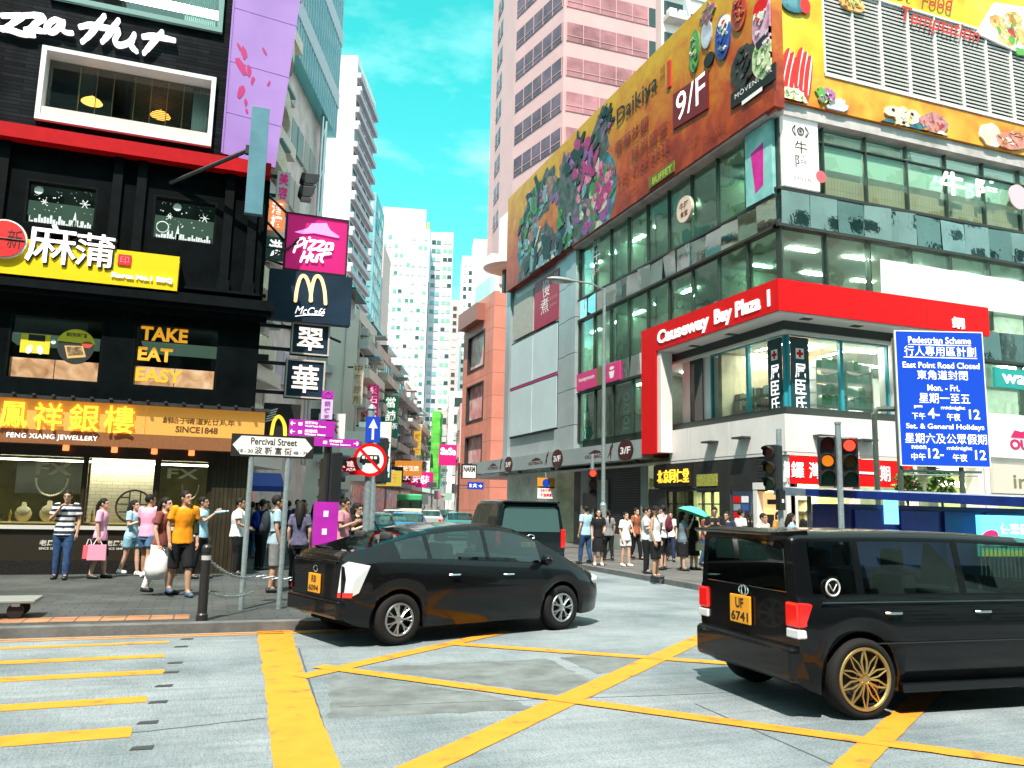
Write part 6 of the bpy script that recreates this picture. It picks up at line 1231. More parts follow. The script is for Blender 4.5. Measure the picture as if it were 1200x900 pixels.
row_sign(66, 7.2, 10.4, .9, mat('ad_yellow', (1, 1, 1)), 'thin yellow vertical sign far down the left row', '海鮮酒家', red_paint, vertical=True)
# blue market awning and red sign at the left shop corner
s = thing('awning', 'blue cloth shop awning behind the street name posts', 'awning', (1.5, 27, 2.4)); fr = plane(27); a = fr.uv(286, 571); c = fr.uv(332, 562); b = MB(); b.add([fr.p(a[0] - .6, a[1] + .5, -1), fr.p(c[0], a[1] + .5, -1), fr.p(c[0], a[1] + .05, .6), fr.p(a[0] - .6, a[1] + .05, .6), fr.p(a[0] - .6, a[1] - .12, .62), fr.p(c[0], a[1] - .12, .62)], [(0, 1, 2, 3), (3, 2, 5, 4)]); b.build('cloth', mat('blue_cloth', (.02, .06, .35), .7), s)
b = MB(); 
for u in (a[0] - .5, c[0] - .05): b.tube([fr.p(u, .13, .5), fr.p(u, a[1] + .1, .5)], .03, 6)
b.build('post', steel, s)
# far street: sasa sign, no through light, station sign, street flags
s0 = at_px(512, 100); fr = Frame((s0.x, s0.y, 0), dirv(14)[1], -dirv(14)[0]); s = thing('hanging_sign', 'bright pink cosmetics sign hung over the far street', 'hanging sign', (*s0.xy, 6.5)); v1 = h_px(520, 524, 100); v0 = h_px(545, 524, 100)
b = MB(); b.fbox(fr, 0, 2.3, v0, v1, -.2, 0); b.build('box', mag, s); b = MB(); text(b, fr, 'SaSa', (.2, 2.1, v0 + (v1 - v0) * .5, v0 + (v1 - v0) * .85), .01, .04); b.build('lettering', white_letter, s); b = MB(); b.tube([fr.p(2.2, v1 - .2, -.1), fr.p(4.5, v1 - .2, -.1)], .05, 5); b.tube([fr.p(2.2, v0 + .2, -.1), fr.p(4.5, v0 + .2, -.1)], .05, 5); b.build('bracket', dark_metal, s)
for px, py, w, h, m, lab in ((497, 585, 9, 12, white_vinyl, 'white road sign on a pole among the far traffic'), (512, 580, 8, 10, mat('ad_rose', (.7, .3, .4), .5), 'rose shop banner above the far traffic'), (525, 582, 9, 9, mat('ad_green', (.3, .5, .4), .5), 'green shop banner above the far traffic'), (505, 568, 12, 6, mat('ad_lilac', (.55, .35, .6), .5), 'lilac shop banner across the far street')):
    s = at_px(px, 78); fr = Frame((s.x, s.y, 0), dirv(14)[1], -dirv(14)[0]); t = thing('street_banner', lab, 'banner', (*s.xy, .13)); v1 = h_px(py - h / 2, px, 78); v0 = h_px(py + h / 2, px, 78); b = MB(); b.fbox(fr, -w * .04, w * .04, v0, v1, 0, .05); b.build('panel', m, t); b = MB(); b.tube([fr.p(0, 0, -.03), fr.p(0, v1, -.03)], .04, 5); b.build('pole', galv, t)
s = thing('road_sign', 'white shop sign over a small blue direction sign at the mall end', 'sign', (14.2, 46, .13)); fr = plane(46); u, v = fr.uv(550, 551); b = MB(); b.fbox(fr, u - .45, u + .45, v - .5, v + .35, -.12, 0); q = b.build('white_panel', white_vinyl, s); ring_ = MB(); ring(ring_, fr, (u - .45, u + .45, v - .5, v + .35), .05, -.13, .02); ring_.build('rim', black_metal, q); b = MB(); text(b, fr, 'NARM', (u - .35, u + .35, v - .1, v + .22), .004, .04); b.build('lettering', black_vinyl, q)
u2, v2 = fr.uv(558, 569); b = MB(); b.fbox(fr, u2 - .5, u2 + .45, v2 - .22, v2 + .2, -.1, 0); q = b.build('blue_panel', mat('sign_blue', (.01, .06, .5), .4), s); b = MB(); text(b, fr, 'E 大 →', (u2 - .4, u2 + .35, v2 - .12, v2 + .12), .004, .03); b.build('lettering', white_letter, q); b = MB(); b.tube([(u - .6, 46.1, .13), (u - .6, 46.1, v + .4)], .06, 6); b.tube([(u - .6, 46.1, v - .2), (u2 + .3, 46.1, v - .2)], .04, 6); b.tube([(u - .6, 46.1, v2), (u2, 46.1, v2)], .03, 6); b.build('pole', dark_metal, s)
# ---- street name sign on two posts
Y0 = 13.15; fr = plane(Y0); s = thing('street_name_sign', 'white arrow ended street name sign on two grey posts', 'street sign', (1.0, Y0, .13))
x0, x1 = fr.uv(271, 520)[0], fr.uv(368, 520)[0]; v1 = fr.uv(320, 510)[1]; v0 = fr.uv(320, 536)[1]; vm = (v0 + v1) / 2
b = MB(); b.fbox(fr, x0, x1, v0, v1, -.03, 0); b.build('black_plate', black_vinyl, s)
b = MB(); b.prism(fr, [(x0 + .02, vm), (x0 + .14, v0 + .03), (x1 - .14, v0 + .03), (x1 - .02, vm), (x1 - .14, v1 - .03), (x0 + .14, v1 - .03)], 0, .006); b.build('white_arrow_plate', mat('sign_white', (.78, .8, .78), .4), s)
b = MB(); rr = (x0, x1, v0, v1); text(b, fr, 'Percival Street', sub(rr, .23, .79, .54, .86), .008, .02); text(b, fr, '18 - 30', sub(rr, .09, .26, .16, .32), .008, .02); text(b, fr, '波 斯 富 街', sub(rr, .28, .73, .12, .46), .008, .015); text(b, fr, '48 - 76', sub(rr, .75, .93, .16, .32), .008, .02); b.build('lettering', black_vinyl, s)
for px, tp, bx, by in ((295, 536, 287, 714), (338, 536, 331, 705)):
    t = fr.uv(px, 536)[0]; b = MB(); b.tube([(t, Y0 + .04, .13), (t, Y0 + .04, v0 + .2)], .04, 10); b.build('post', galv, s)
# ---- black signal pole with pedestrian signs, magenta cabinet
Y0 = 14.6; fr = plane(Y0); xu = fr.uv(381, 590)[0]; s = thing('traffic_light', 'black traffic signal pole with side heads behind the street name sign', 'traffic light', (xu, Y0, .13))
b = MB(); b.tube([(xu, Y0, .13), (xu, Y0, fr.uv(381, 485)[1])], .07, 10); b.build('pole', black_metal, s)
def signal_head(parent, c, face, lit=None, n=3, m=black_metal, s=1.0):
    """a signal box with hoods facing direction face (unit xy)"""
    f = Vector((*face, 0)); rgt = Vector((-f.y, f.x, 0)); F = Frame((c[0], c[1], 0), rgt, f); z = c[2]; h = .3 * s
    b = MB(); b.fbox(F, -.15 * s, .15 * s, z - n * h / 2, z + n * h / 2, -.2, .02); hd = b.build('signal_head', m, parent, bevel=.03)
    for k in range(n):
        zc = z + (n / 2 - .5 - k) * h; b = MB(); b.prism(F, oval(0, zc, .1 * s, .1 * s, 18), .0, .035)
        col = {0: 'red', 1: 'amber', 2: 'green'}[k]; on = lit == k
        cm = {'red': (.6, .02, .01), 'amber': (.55, .15, .01), 'green': (.02, .12, .06)}[col]; off = {'red': (.09, .01, .01), 'amber': (.1, .05, .01), 'green': (.01, .05, .03)}[col]
        b.build('lens', mat('lens_%s_%s' % (col, on), cm if on else off, .3, emit=cm if on else None, estr=(.45 if col == 'amber' else 2.0) if on else 0), hd)
        v = MB(); P = []
        for q in range(11):
            a = math.radians(-30 + 240 * q / 10); P.append((.12 * s * math.cos(a), zc + .12 * s * math.sin(a)))
        vs_ = [F.p(u, w_, .02) for u, w_ in P] + [F.p(u, w_, .2 if 2 < q < 8 else .1) for q, (u, w_) in enumerate(P)]
        v.add(vs_, [(q, q + 1, 12 + q, 11 + q) for q in range(10)]); v.build('hood', m, hd)
    return hd
z = fr.uv(381, 560)[1]; signal_head(s, (xu + .2, Y0 + .1, z), (.95, .3)); signal_head(s, (xu + .05, Y0 + .3, z - .1), (-.3, .95))
b = MB(); b.box(xu - .2, xu + .2, Y0 - .25, Y0 - .05, .9, 1.75); b.build('control_box', mat('magenta_box', (.4, .02, .38), .4, var=.15, scale=3), s)
b = MB(); b.box(xu - .05, xu + .03, Y0 - .254, Y0 - .251, 1.5, 1.6); b.box(xu - .06, xu + .02, Y0 - .254, Y0 - .251, 1.2, 1.3); b.build('sticker', white_vinyl, s)
pm = mat('purple_sign', (.42, .02, .4), .4)
def finger(y0, y1, x0, x1, txt, lab, arrow, sub_):
    a, c = fr.uv(x0, (y0 + y1) / 2), fr.uv(x1, (y0 + y1) / 2); v0, v1 = fr.uv(380, y1)[1], fr.uv(380, y0)[1]; s = thing('direction_sign', lab, 'direction sign', (*fr.p((a[0] + c[0]) / 2, 0, .1).xy, v0), 'purple pedestrian direction signs'); b = MB(); b.fbox(fr, a[0], c[0], v0, v1, .08, .12); b.build('plate', pm, s)
    r = (a[0], c[0], v0, v1); b = MB(); n = len(txt)
    for k, (t, e) in enumerate(zip(txt, sub_)):
        lo, hi = 1 - (k + 1) / n, 1 - k / n; h = hi - lo; text(b, fr, t, sub(r, .34, .62, lo + h * .5, lo + h * .85), .124, .02); text(b, fr, e, sub(r, .34, .8, lo + h * .15, lo + h * .38), .124, .02)
        ax = .08 if arrow < 0 else .92; y = lo + h * .5; p = lambda fx, fy: (r[0] + (r[1] - r[0]) * fx, r[2] + (r[3] - r[2]) * fy)
        for ln in ([p(ax - .04, y), p(ax + .04, y)], [p(ax + .02 * arrow, y + h * .22), p(ax + .045 * arrow, y), p(ax + .02 * arrow, y - h * .22)]): stroke(b, fr, ln, .014, .12, .126 + len(ln) * 1e-4, 3)
        b.fbox(fr, r[0] + (r[1] - r[0]) * .2, r[0] + (r[1] - r[0]) * .28, r[2] + (r[3] - r[2]) * (lo + h * .3), r[2] + (r[3] - r[2]) * (lo + h * .65), .12, .124)
    b.build('lettering', white_letter, s)
finger(494, 513, 338, 391, ['世貿中心', '皇室堡'], 'two line purple direction sign pointing left', -1, ['World Trade Centre', 'Windsor House'])
finger(514, 523.5, 367, 420, ['時代廣場'], 'single purple direction sign pointing right', 1, ['Times Square'])
a, c = fr.uv(376, 475), fr.uv(389, 475); s = thing('direction_sign', 'upright lilac information sign with a purple top on the signal pole', 'direction sign', (*fr.p(a[0], 0).xy, 3.6), None); v1, v0 = fr.uv(382, 459)[1], fr.uv(382, 492)[1]; vm = v0 + (v1 - v0) * .7
b = MB(); b.fbox(fr, a[0], c[0], v0, vm, .05, .12); b.build('lilac_panel', mat('lilac_panel', (.6, .5, .72), .4), s); b = MB(); b.fbox(fr, a[0], c[0], vm + .002, v1, .05, .121); b.build('purple_panel', pm, s); b = MB(); cu = (a[0] + c[0]) / 2
for k, ch in enumerate('銅鑼灣'): text(b, fr, ch, (cu - .05, cu + .05, vm - .13 - .12 * k, vm - .03 - .12 * k), .123, .02)
b.tube([fr.p(cu + .055 * math.cos(t * .5236), (vm + v1) / 2 + .055 * math.sin(t * .5236), .124) for t in range(12)], .008, 4, closed=True); b.fbox(fr, cu - .008, cu + .008, (vm + v1) / 2 - .03, (vm + v1) / 2 + .03, .121, .126); b.build('lettering', mat('purple_letter', (.35, .05, .4), .5), s)
# ---- arrow and no vehicles signs on a post
Y0 = 14.7; fr = plane(Y0); c = fr.uv(433.5, 539); s = thing('road_sign', 'round no buses sign under a square blue arrow sign on a grey post', 'road sign', (c[0], Y0, .13))
b = MB(); b.tube([(c[0], Y0 + .07, .13), (c[0], Y0 + .07, fr.uv(436, 480)[1])], .065, 12); b.lathe([(.075, 0), (.085, .02), (.02, .1)], (c[0], Y0 + .07, fr.uv(436, 480)[1]), n=12); b.build('post', galv, s)
rr = abs(fr.uv(453, 539)[0] - c[0]); b = MB(); b.prism(fr, oval(*c, rr, rr, 40), -.0, .03); d_ = b.build('round_plate', red_paint, s); b = MB(); b.prism(fr, oval(*c, rr * .8, rr * .8, 40), .03, .033); b.build('white_field', mat('sign_white', (1, 1, 1)), d_)
b = MB(); u, v, k = c[0], c[1], rr; b.prism(fr, [(u - k * .62, v - .08 * k), (u - k * .6, v + .16 * k), (u - k * .5, v + .3 * k), (u + k * .5, v + .3 * k), (u + k * .56, v + .1 * k), (u + k * .56, v - .2 * k), (u - k * .62, v - .2 * k)], .033, .035); 
for q in (-.38, .36): b.prism(fr, oval(u + q * k, v - .22 * k, .1 * k, .1 * k, 12), .033, .0355 + q * .0003)
q = b.build('bus_pictogram', black_vinyl, d_); b = MB()
for i in range(4): b.fbox(fr, u + k * (-.5 + i * .24), u + k * (-.33 + i * .24), v + .05 * k, v + .22 * k, .035, .0362)
b.build('pictogram_window', mat('sign_white', (1, 1, 1)), q)
b = MB(); t = math.sqrt(.5) * .86; stroke(b, fr, [(u - k * t, v + k * t), (u + k * t, v - k * t)], k * .16, .03, .038, 4); b.build('slash', red_paint, d_)
a, e = fr.uv(427.5, 518), fr.uv(446, 489); b = MB(); b.fbox(fr, a[0], e[0], a[1], e[1], 0, .03); q = b.build('blue_plate', mat('sign_blue', (1, 1, 1)), s); b = MB(); r = (a[0], e[0], a[1], e[1]); P = lambda x, y: (r[0] + (r[1] - r[0]) * x, r[2] + (r[3] - r[2]) * y); b.prism(fr, [P(.42, .1), P(.58, .1), P(.58, .55), P(.82, .55), P(.5, .92), P(.18, .55), P(.42, .55)], .03, .034); b.build('white_arrow', mat('sign_white', (1, 1, 1)), q)
xq, Yq = c[0] + .35, Y0 + 1.4; s = thing('traffic_light', 'traffic signal seen from behind beyond the round road sign', 'traffic light', (xq, Yq, .13)); b = MB(); b.tube([(xq, Yq, .13), (xq, Yq, 3.3)], .06, 8); b.build('pole', galv, s); signal_head(s, (xq + .15, Yq + .1, fr.uv(455, 535)[1]), (.6, .8))
# ---- bollards and chain
def bollard(x, y, lab):
    s = thing('bollard', lab, 'bollard', (x, y, .13), 'black bollards along the kerb'); b = MB(); b.lathe([(.075, 0), (.075, .08), (.062, .1), (.062, .9), (.07, .91), (.07, .97), (.05, 1.0), (.02, 1.01)], (x, y, .13), n=16); b.build('post', black_metal, s); b = MB(); b.lathe([(.0635, .8), (.0635, .86)], (x, y, .13), n=16); b.build('reflective_band', mat('reflector', (.4, .42, .42), .3), s)
bollard(.06, 12.08, 'black bollard on the kerb beside the street name posts'); bollard(3.1, 13.2, 'black bollard behind the dark hatchback at the pavement corner')
def chain(a, c, sag, lab):
    a, c = Vector(a), Vector(c); b = MB(); n = 34
    for i in range(n):
        t = (i + .5) / n; p = a.lerp(c, t) - Vector((0, 0, sag * 4 * t * (1 - t))); d = (c - a).normalized(); q = Vector((0, 0, 1)) if i % 2 else Vector((-d.y, d.x, 0)); e = (c - a).length / n * .75
        b.tube([p + d * e * math.cos(k * PI_ / 4) + q * .022 * math.sin(k * PI_ / 4) for k in range(8)], .007, 4, closed=True)
    tag(b.build('chain', steel), lab, 'chain', 'chains between the posts')
chain((.1, 12.1, .93), (.78, 13.13, .62), .1, 'upper chain hanging from the bollard to the street name post'); chain((.8, 13.2, .62), (3.05, 13.2, .9), .16, 'upper chain running behind the dark hatchback'); chain((.1, 12.1, .5), (.78, 13.13, .4), .06, 'lower chain hanging from the bollard to the street name post')
# ---- hand trolley at the left edge
s = thing('hand_trolley', 'flat grey hand trolley at the left end of the pavement', 'trolley', (-2.3, 12.9, .13)); b = MB(); b.box(-3.4, -2.02, 12.6, 13.2, .33, .38); b.build('platform', mat('trolley_grey', (.2, .23, .22), .4), s, bevel=.015)
for x, y in ((-2.25, 12.68), (-2.25, 13.12), (-3.2, 12.68), (-3.2, 13.12)): b = MB(); b.lathe([(.04, -.025), (.1, -.02), (.1, .02), (.04, .025)], (x, y, .232), 'Y', 14); q = b.build('wheel', black_vinyl, s); c = MB(); c.box(x - .05, x + .05, y - .03, y + .03, .29, .329); c.build('fork', steel, q)
# ---- street lamp on the right pavement
Y0 = 27.0; fr = plane(Y0); a = fr.uv(706, 640); t = fr.uv(709, 338); e = fr.uv(645, 326); s = thing('street_lamp', 'tall grey street lamp with one arm before the shopping building', 'street lamp', (a[0], Y0, .13)); x = fr.uv(707, 560)[0]
b = MB(); b.tube([(x, Y0, .13), (x, Y0, 1.9), (x, Y0, 2.0), (x, Y0, t[1])], .1, 12, rads=[.12, .12, .075, .06]); b.build('pole', galv, s); b = MB(); b.tube([(x, Y0, t[1] - .05), (x - .6, Y0, t[1] + .12), (e[0] + .75, Y0, e[1] + .02)], .035, 8); b.build('arm', galv, s)
b = MB(); b.smooth = True; b.ell((e[0] + .4, Y0, e[1] - .02), .55, .2, .11, 16, 8); b.build('lamp_head', mat('lamp_housing', (.3, .34, .34), .4), s); b = MB(); b.ell((e[0] + .3, Y0, e[1] - .1), .3, .14, .06, 12, 6); b.build('lamp_glass', mat('lamp_glass', (.6, .62, .6), .2), s)
# near signal below the long strip
Y0 = 24.5; fr = plane(Y0); u = fr.uv(694, 560)[0]; s = thing('traffic_light', 'slim traffic signal with a red light on a post near the street lamp', 'traffic light', (u, Y0, .13)); b = MB(); b.tube([(u, Y0, .13), (u, Y0, fr.uv(694, 532)[1])], .06, 8); b.build('pole', galv, s); signal_head(s, (u, Y0 - .05, fr.uv(694, 566)[1]), (-.35, -.93), 0, s=1.05); b = MB(); b.box(u - .3, u + .1, Y0 - .12, Y0 + .1, fr.uv(690, 585)[1] - .3, fr.uv(690, 585)[1] + .2); b.build('control_box', black_metal, s)
s = thing('road_sign', 'orange parking sign over a white notice on a pole by the lit shop', 'road sign', (14.6, 37, .13)); fr = plane(37); u, v = fr.uv(640, 566); b = MB(); b.tube([(u, 37.05, .13), (u, 37.05, v + .5)], .05, 6); b.build('pole', galv, s); b = MB(); b.fbox(fr, u - .45, u + .45, v - .25, v + .25, -.03, 0); q = b.build('orange_plate', mat('orange_plate', (.75, .3, .02), .5), s); b = MB(); b.prism(fr, oval(u, v, .2, .2), 0, .01); b.build('blue_disc', mat('sign_blue', (1, 1, 1)), q); u, v = fr.uv(640, 577); b = MB(); b.fbox(fr, u - .45, u + .45, v - .3, v + .28, -.03, 0); q = b.build('white_plate', white_vinyl, s); b = MB(); text(b, fr, '24小時', (u - .3, u + .3, v, v + .2), .005, .03); text(b, fr, '不准停車', (u - .3, u + .3, v - .22, v - .05), .005, .03); b.build('lettering', red_paint, q)
# ---- signals at the right kerb
KY = 13.98; fr = plane(KY)
u = fr.uv(914, 560)[0]; s = thing('traffic_light', 'grey signal post with a hooded head turned left before the red sign', 'traffic light', (u, KY, .13)); b = MB(); b.tube([(u, KY, .13), (u, KY, fr.uv(914, 503)[1])], .055, 12); b.build('pole', galv, s); z = fr.uv(905, 548)[1]; signal_head(s, (u - .18, KY + .05, z), (-.96, -.28), s=1.05)
b = MB(); b.box(u - .12, u + .02, KY - .13, KY + .0, fr.uv(908, 586)[1] - .2, fr.uv(908, 586)[1] + .2); q = b.build('push_button_box', black_metal, s); b = MB(); b.box(u - .07, u - .02, KY - .135, KY - .131, fr.uv(908, 586)[1] - .05, fr.uv(908, 586)[1] + .02); b.build('button', white_vinyl, q)
u = fr.uv(984, 560)[0]; s = thing('traffic_light', 'grey signal post with two black heads showing red and amber', 'traffic light', (u, KY, .13)); b = MB(); b.tube([(u, KY, .13), (u, KY, fr.uv(983, 497)[1])], .062, 12); b.lathe([(.075, 0), (.075, .04), (.02, .06)], (u, KY, fr.uv(983, 497)[1]), n=12); b.build('pole', galv, s)
z = fr.uv(985, 541)[1]; fx = Vector((-.62, -.78)).normalized(); f2 = Vector((-.55, -.83)).normalized()
signal_head(s, (fr.uv(969, 541)[0], KY - .02, z), f2, 1, s=1.18); signal_head(s, (fr.uv(996, 541)[0], KY + .0, z), f2, 0, s=1.18)
b = MB(); b.tube([(fr.uv(969, 541)[0], KY + .08, z), (fr.uv(996, 541)[0], KY + .1, z)], .025, 6); b.build('bracket', black_metal, s)
# ---- blue pedestrian scheme sign
cdir = Vector((math.sin(YAW), math.cos(YAW), 0)); rdir = Vector((math.cos(YAW), -math.sin(YAW), 0)); bx = at_px(1103, 21.5); FBs = Frame((bx.x, bx.y, 0), rdir, -cdir)
s = thing('information_sign', 'large blue pedestrian scheme sign with white bilingual text on dark posts', 'road sign', (*bx.xy, .13))
u0, u1 = FBs.uv(1052, 470)[0], FBs.uv(1156.5, 470)[0]; v0 = FBs.uv(1108, 547)[1]; v1 = FBs.uv(1100, 388)[1]; r = (u0, u1, v0, v1)
b = MB(); b.fbox(FBs, *r, -.06, 0); b.build('white_plate', white_vinyl, s); b = MB(); b.fbox(FBs, u0 + .03, u1 - .03, v0 + .03, v1 - .03, 0, .006); b.build('blue_face', mat('sign_blue_face', (.005, .06, .52), .4), s)
b = MB()
rows = (('Pedestrian Scheme', .15, .86, .905, .955), ('行人專用區計劃', .1, .91, .81, .885), ('East Point Road Closed', .075, .94, .72, .765), ('東角道封閉', .23, .8, .635, .705), ('Mon. - Fri.', .34, .7, .552, .598), ('星期一至五', .24, .81, .46, .535), ('pm', .18, .27, .42, .443), ('下午', .15, .3, .34, .39), ('4-', .33, .46, .35, .425), ('midnight', .48, .75, .41, .443), ('午夜', .54, .69, .335, .39), ('12', .79, .91, .35, .42), ('Sat. & General Holidays', .08, .95, .262, .31), ('星期六及公眾假期', .06, .97, .165, .24), ('noon', .13, .29, .124, .15), ('中午', .12, .28, .042, .095), ('12-', .31, .48, .06, .13), ('midnight', .52, .8, .115, .15), ('午夜', .58, .74, .04, .095), ('12', .83, .95, .055, .125))
for t, a, c, d, e in rows: text(b, FBs, t, sub(r, a, c, d, e), .009, .003 if ord(t[0]) > 255 else .012)
for y, a, c in ((.892, .15, .86), (.797, .09, .92)): rr = sub(r, a, c, y, y + .005); b.fbox(FBs, *rr, .006, .009)
b.build('lettering', white_letter, s)
postm = mat('sign_post_olive', (.05, .07, .055), .5, var=.3, scale=6)
p1 = FBs.uv(1030, 480)[0]; b = MB()
for u in (FBs.uv(1058, 560)[0], FBs.uv(1130, 560)[0]): b.tube([FBs.p(u, .13, -.12), FBs.p(u, v1 - .2, -.12)], .07, 8); b.build('post', postm, s); b = MB()
b.tube([FBs.p(p1, .13, -.3), FBs.p(p1, v0 + (v1 - v0) * .38, -.3), FBs.p(p1 + .1, v0 + (v1 - v0) * .42, -.3), FBs.p(u0 + .3, v0 + (v1 - v0) * .42, -.2)], .07, 8); b.build('arm_post', postm, s)
b = MB(); b.tube([FBs.p(u0, v0 - .12, -.12), FBs.p(u1 - .2, v0 - .12, -.12)], .035, 6); b.tube([FBs.p(u0 + .1, v0 - .22, -.12), FBs.p(u1 - .3, v0 - .22, -.12)], .02, 6); b.build('cross_rail', galv, s)
# ---- blue roofed kiosk and its lit advert, planter, railing
KB = plane(14.2); kz = KB.uv(945, 573)[1]; xl = KB.uv(944, 573)[0]; k = thing('street_kiosk', 'street kiosk with a flat blue canopy roof below the blue road sign', 'kiosk', (xl + 3.5, 15, .13))
kb = mat('kiosk_blue', (.01, .035, .24), .35, var=.4, scale=1); kb2 = mat('kiosk_dark_blue', (.008, .022, .14), .4, var=.5, scale=1.2)
b = MB(); b.add([(xl, 14.2, kz), (xl + 9, 14.1, kz - .02), (xl + 9, 15.9, kz + .1), (xl + .5, 15.9, kz + .1), (xl, 14.2, kz - .12), (xl + 9, 14.1, kz - .26), (xl + 9, 15.9, kz - .1), (xl + .5, 15.9, kz - .1)], [(0, 1, 2, 3), (7, 6, 5, 4), (0, 4, 5, 1), (1, 5, 6, 2), (2, 6, 7, 3), (3, 7, 4, 0)]); b.build('canopy_roof', mat('canopy_blue_grey', (.2, .26, .34), .3, var=.2, scale=1.5), k)
b = MB(); b.add([(xl - .02, 14.18, kz - .0), (xl + 9, 14.08, kz - .02), (xl + 9, 14.08, kz - .3), (xl - .02, 14.18, kz - .14)], [(3, 2, 1, 0), (0, 1, 2, 3)]); b.build('fascia', kb, k)
b = MB(); b.box(xl + 1.5, xl + 9, 14.6, 15.8, .13, kz - .28); b.build('body', kb2, k)
for x in (xl + 1.6, xl + 2.9, xl + 4.2, xl + 5.5): b = MB(); b.box(x, x + 1.1, 14.53, 14.59, .6, kz - .4); b.build('door_panel', kb, k)
b = MB(); b.fbox(plane(14.5), *[v for v in (plane(14.5).uv(1036, 600)[0], plane(14.5).uv(1053, 600)[0])], 1.55, 2.3, -.01, .0); b.build('lit_panel', mat('lit_blue', (.2, .5, .75), .4, emit=(.2, .6, 1), estr=.6), k)
for x in (xl + .25, xl + 8.6): b = MB(); b.tube([(x, 14.4, .13), (x, 14.4, kz - .15)], .05, 8); b.build('post', dark_metal, k)
LP = plane(14.05); u0, u1 = LP.uv(1150, 630)[0], LP.uv(1150, 630)[0] + 3.2; v1, v0 = LP.uv(1170, 604)[1], LP.uv(1170, 652)[1]; s = thing('advert_panel', 'turquoise and yellow lit advert panel in front of the blue kiosk', 'advert panel', (u0 + 1.6, 14.1, .13)); b = MB(); b.fbox(LP, u0, u1, v0, v1, -.12, 0); b.build('lightbox', mat('ad_turquoise', (.1, .5, .5), .4, emit=(.15, .9, .85), estr=.35), s); b = MB(); b.fbox(LP, u0, u1, v0, v0 + .14, .0, .008); b.build('yellow_strip', mat('ad_lime', (.7, .7, .1), .4, emit=(.9, .9, .2), estr=.4), s); b = MB(); b.prism(LP, oval(u0 + .25, v0 + .42, .28, .16, 16, .3), 0, .01); b.build('pink_print', mag, s); b = MB(); text(b, LP, 'ปัง WOW', (u0 + .6, u0 + 1.6, v0 + .5, v0 + .72), .01, .02) if 0 else text(b, LP, '優惠價', (u0 + .6, u0 + 1.5, v0 + .5, v0 + .74), .01, .02); b.build('lettering', white_letter, s)
b = MB(); b.box(u0 + .2, u0 + .3, 14.07, 14.16, .13, v0); b.box(u1 - .3, u1 - .2, 14.07, 14.16, .13, v0); b.build('leg', dark_metal, s)
RY = 13.9; s = thing('railing', 'grey pedestrian railing along the right kerb below the advert panel', 'railing', (19, RY, .13)); x0, x1 = plane(RY).uv(1150, 660)[0], 24
for z in (.3, 1.1): b = MB(); b.tube([(x0, RY, z), (x1, RY, z)], .025, 6); b.build('rail', galv, s)
b = MB(); x = x0
while x < x1: b.tube([(x, RY, .13), (x, RY, 1.1)], .012, 5); x += .13
b.build('bars', galv, s)
leaf = [mat('leaf_%d' % i, c, .6) for i, c in enumerate(((.04, .12, .02), (.08, .2, .03), (.14, .28, .05)))]
def bush(name, lab, c, rx, ry, rz, n=700, sz=.09):
    s = thing(name, lab, 'shrub', (c[0], c[1], .13)); rn = random.Random(int(c[0] * 10)); b = MB()
    for i in range(n):
        a = rn.uniform(0, 6.283); e = math.asin(rn.uniform(-.6, 1)); q = rn.uniform(.55, 1.05); p = Vector((c[0] + rx * q * math.cos(a) * math.cos(e), c[1] + ry * q * math.sin(a) * math.cos(e), c[2] + rz * q * math.sin(e))); t = Vector((rn.gauss(0, 1), rn.gauss(0, 1), rn.gauss(0, .6))).normalized(); w = t.cross(Vector((rn.gauss(0, 1), rn.gauss(0, 1), 1))).normalized(); k = sz * rn.uniform(.6, 1.3); b.m = rn.randrange(3)
        b.add([p - t * k, p + w * k * .45, p + t * k, p - w * k * .45], [(0, 1, 2, 3)])
    b.build('foliage', leaf, s); b = MB(); b.tube([(c[0], c[1], .13), (c[0], c[1], c[2])], .05, 6, rads=[.06, .03]); b.build('stem', mat('bark', (.08, .06, .04), .9), s)
for px, lab in ((1063, 'green shrub behind the left post of the blue sign'), (1103, 'rounder green shrub between the posts of the blue sign')):
    d = plane(18.7); u, v = d.uv(px, 564); bush('shrub', lab, (u, 18.7, v - .2), .34, .4, .6, 450)
# ================================================================= vehicles (x forward, y left, z up, origin under the middle of the wheelbase)
def paint(n, c, r=.2): return mat('car_paint_' + n, c, r, 0, coat=.45, spec=.12)
car_black = paint('black', (.004, .005, .006), .25); car_navy = paint('navy', (.01, .02, .05)); car_silver = paint('silver', (.35, .38, .4)); car_white = paint('white', (.7, .7, .7)); car_blue = paint('blue', (.03, .16, .35)); car_red = paint('red', (.45, .02, .02)); car_teal = paint('teal', (.04, .2, .2))
car_glass = glass_mat('car_glass', (.3, .42, .36), .05); seat_m = mat('car_seat', (.03, .03, .032), .7); tyre_m = mat('tyre_rubber', (.012, .012, .012), .8, spec=.2); rim_m = mat('alloy_rim', (.42, .45, .46), .3, .9); gold_rim = mat('bronze_rim', (.5, .36, .14), .3, .85); chrome = mat('chrome', (.6, .62, .62), .12, 1.)
well_m = mat('wheel_well', (.004, .004, .004), .9, spec=.1); red_lens = mat('red_tail_lens', (.5, .006, .006), .15, coat=1, emit=(1, .02, .01), estr=.12); clear_lens = mat('clear_tail_lens', (.62, .68, .7), .15, coat=1.); orange_lens = mat('orange_lens', (.7, .2, .02), .2, coat=1); plate_y = mat('yellow_number_plate', (.72, .32, .02), .4)
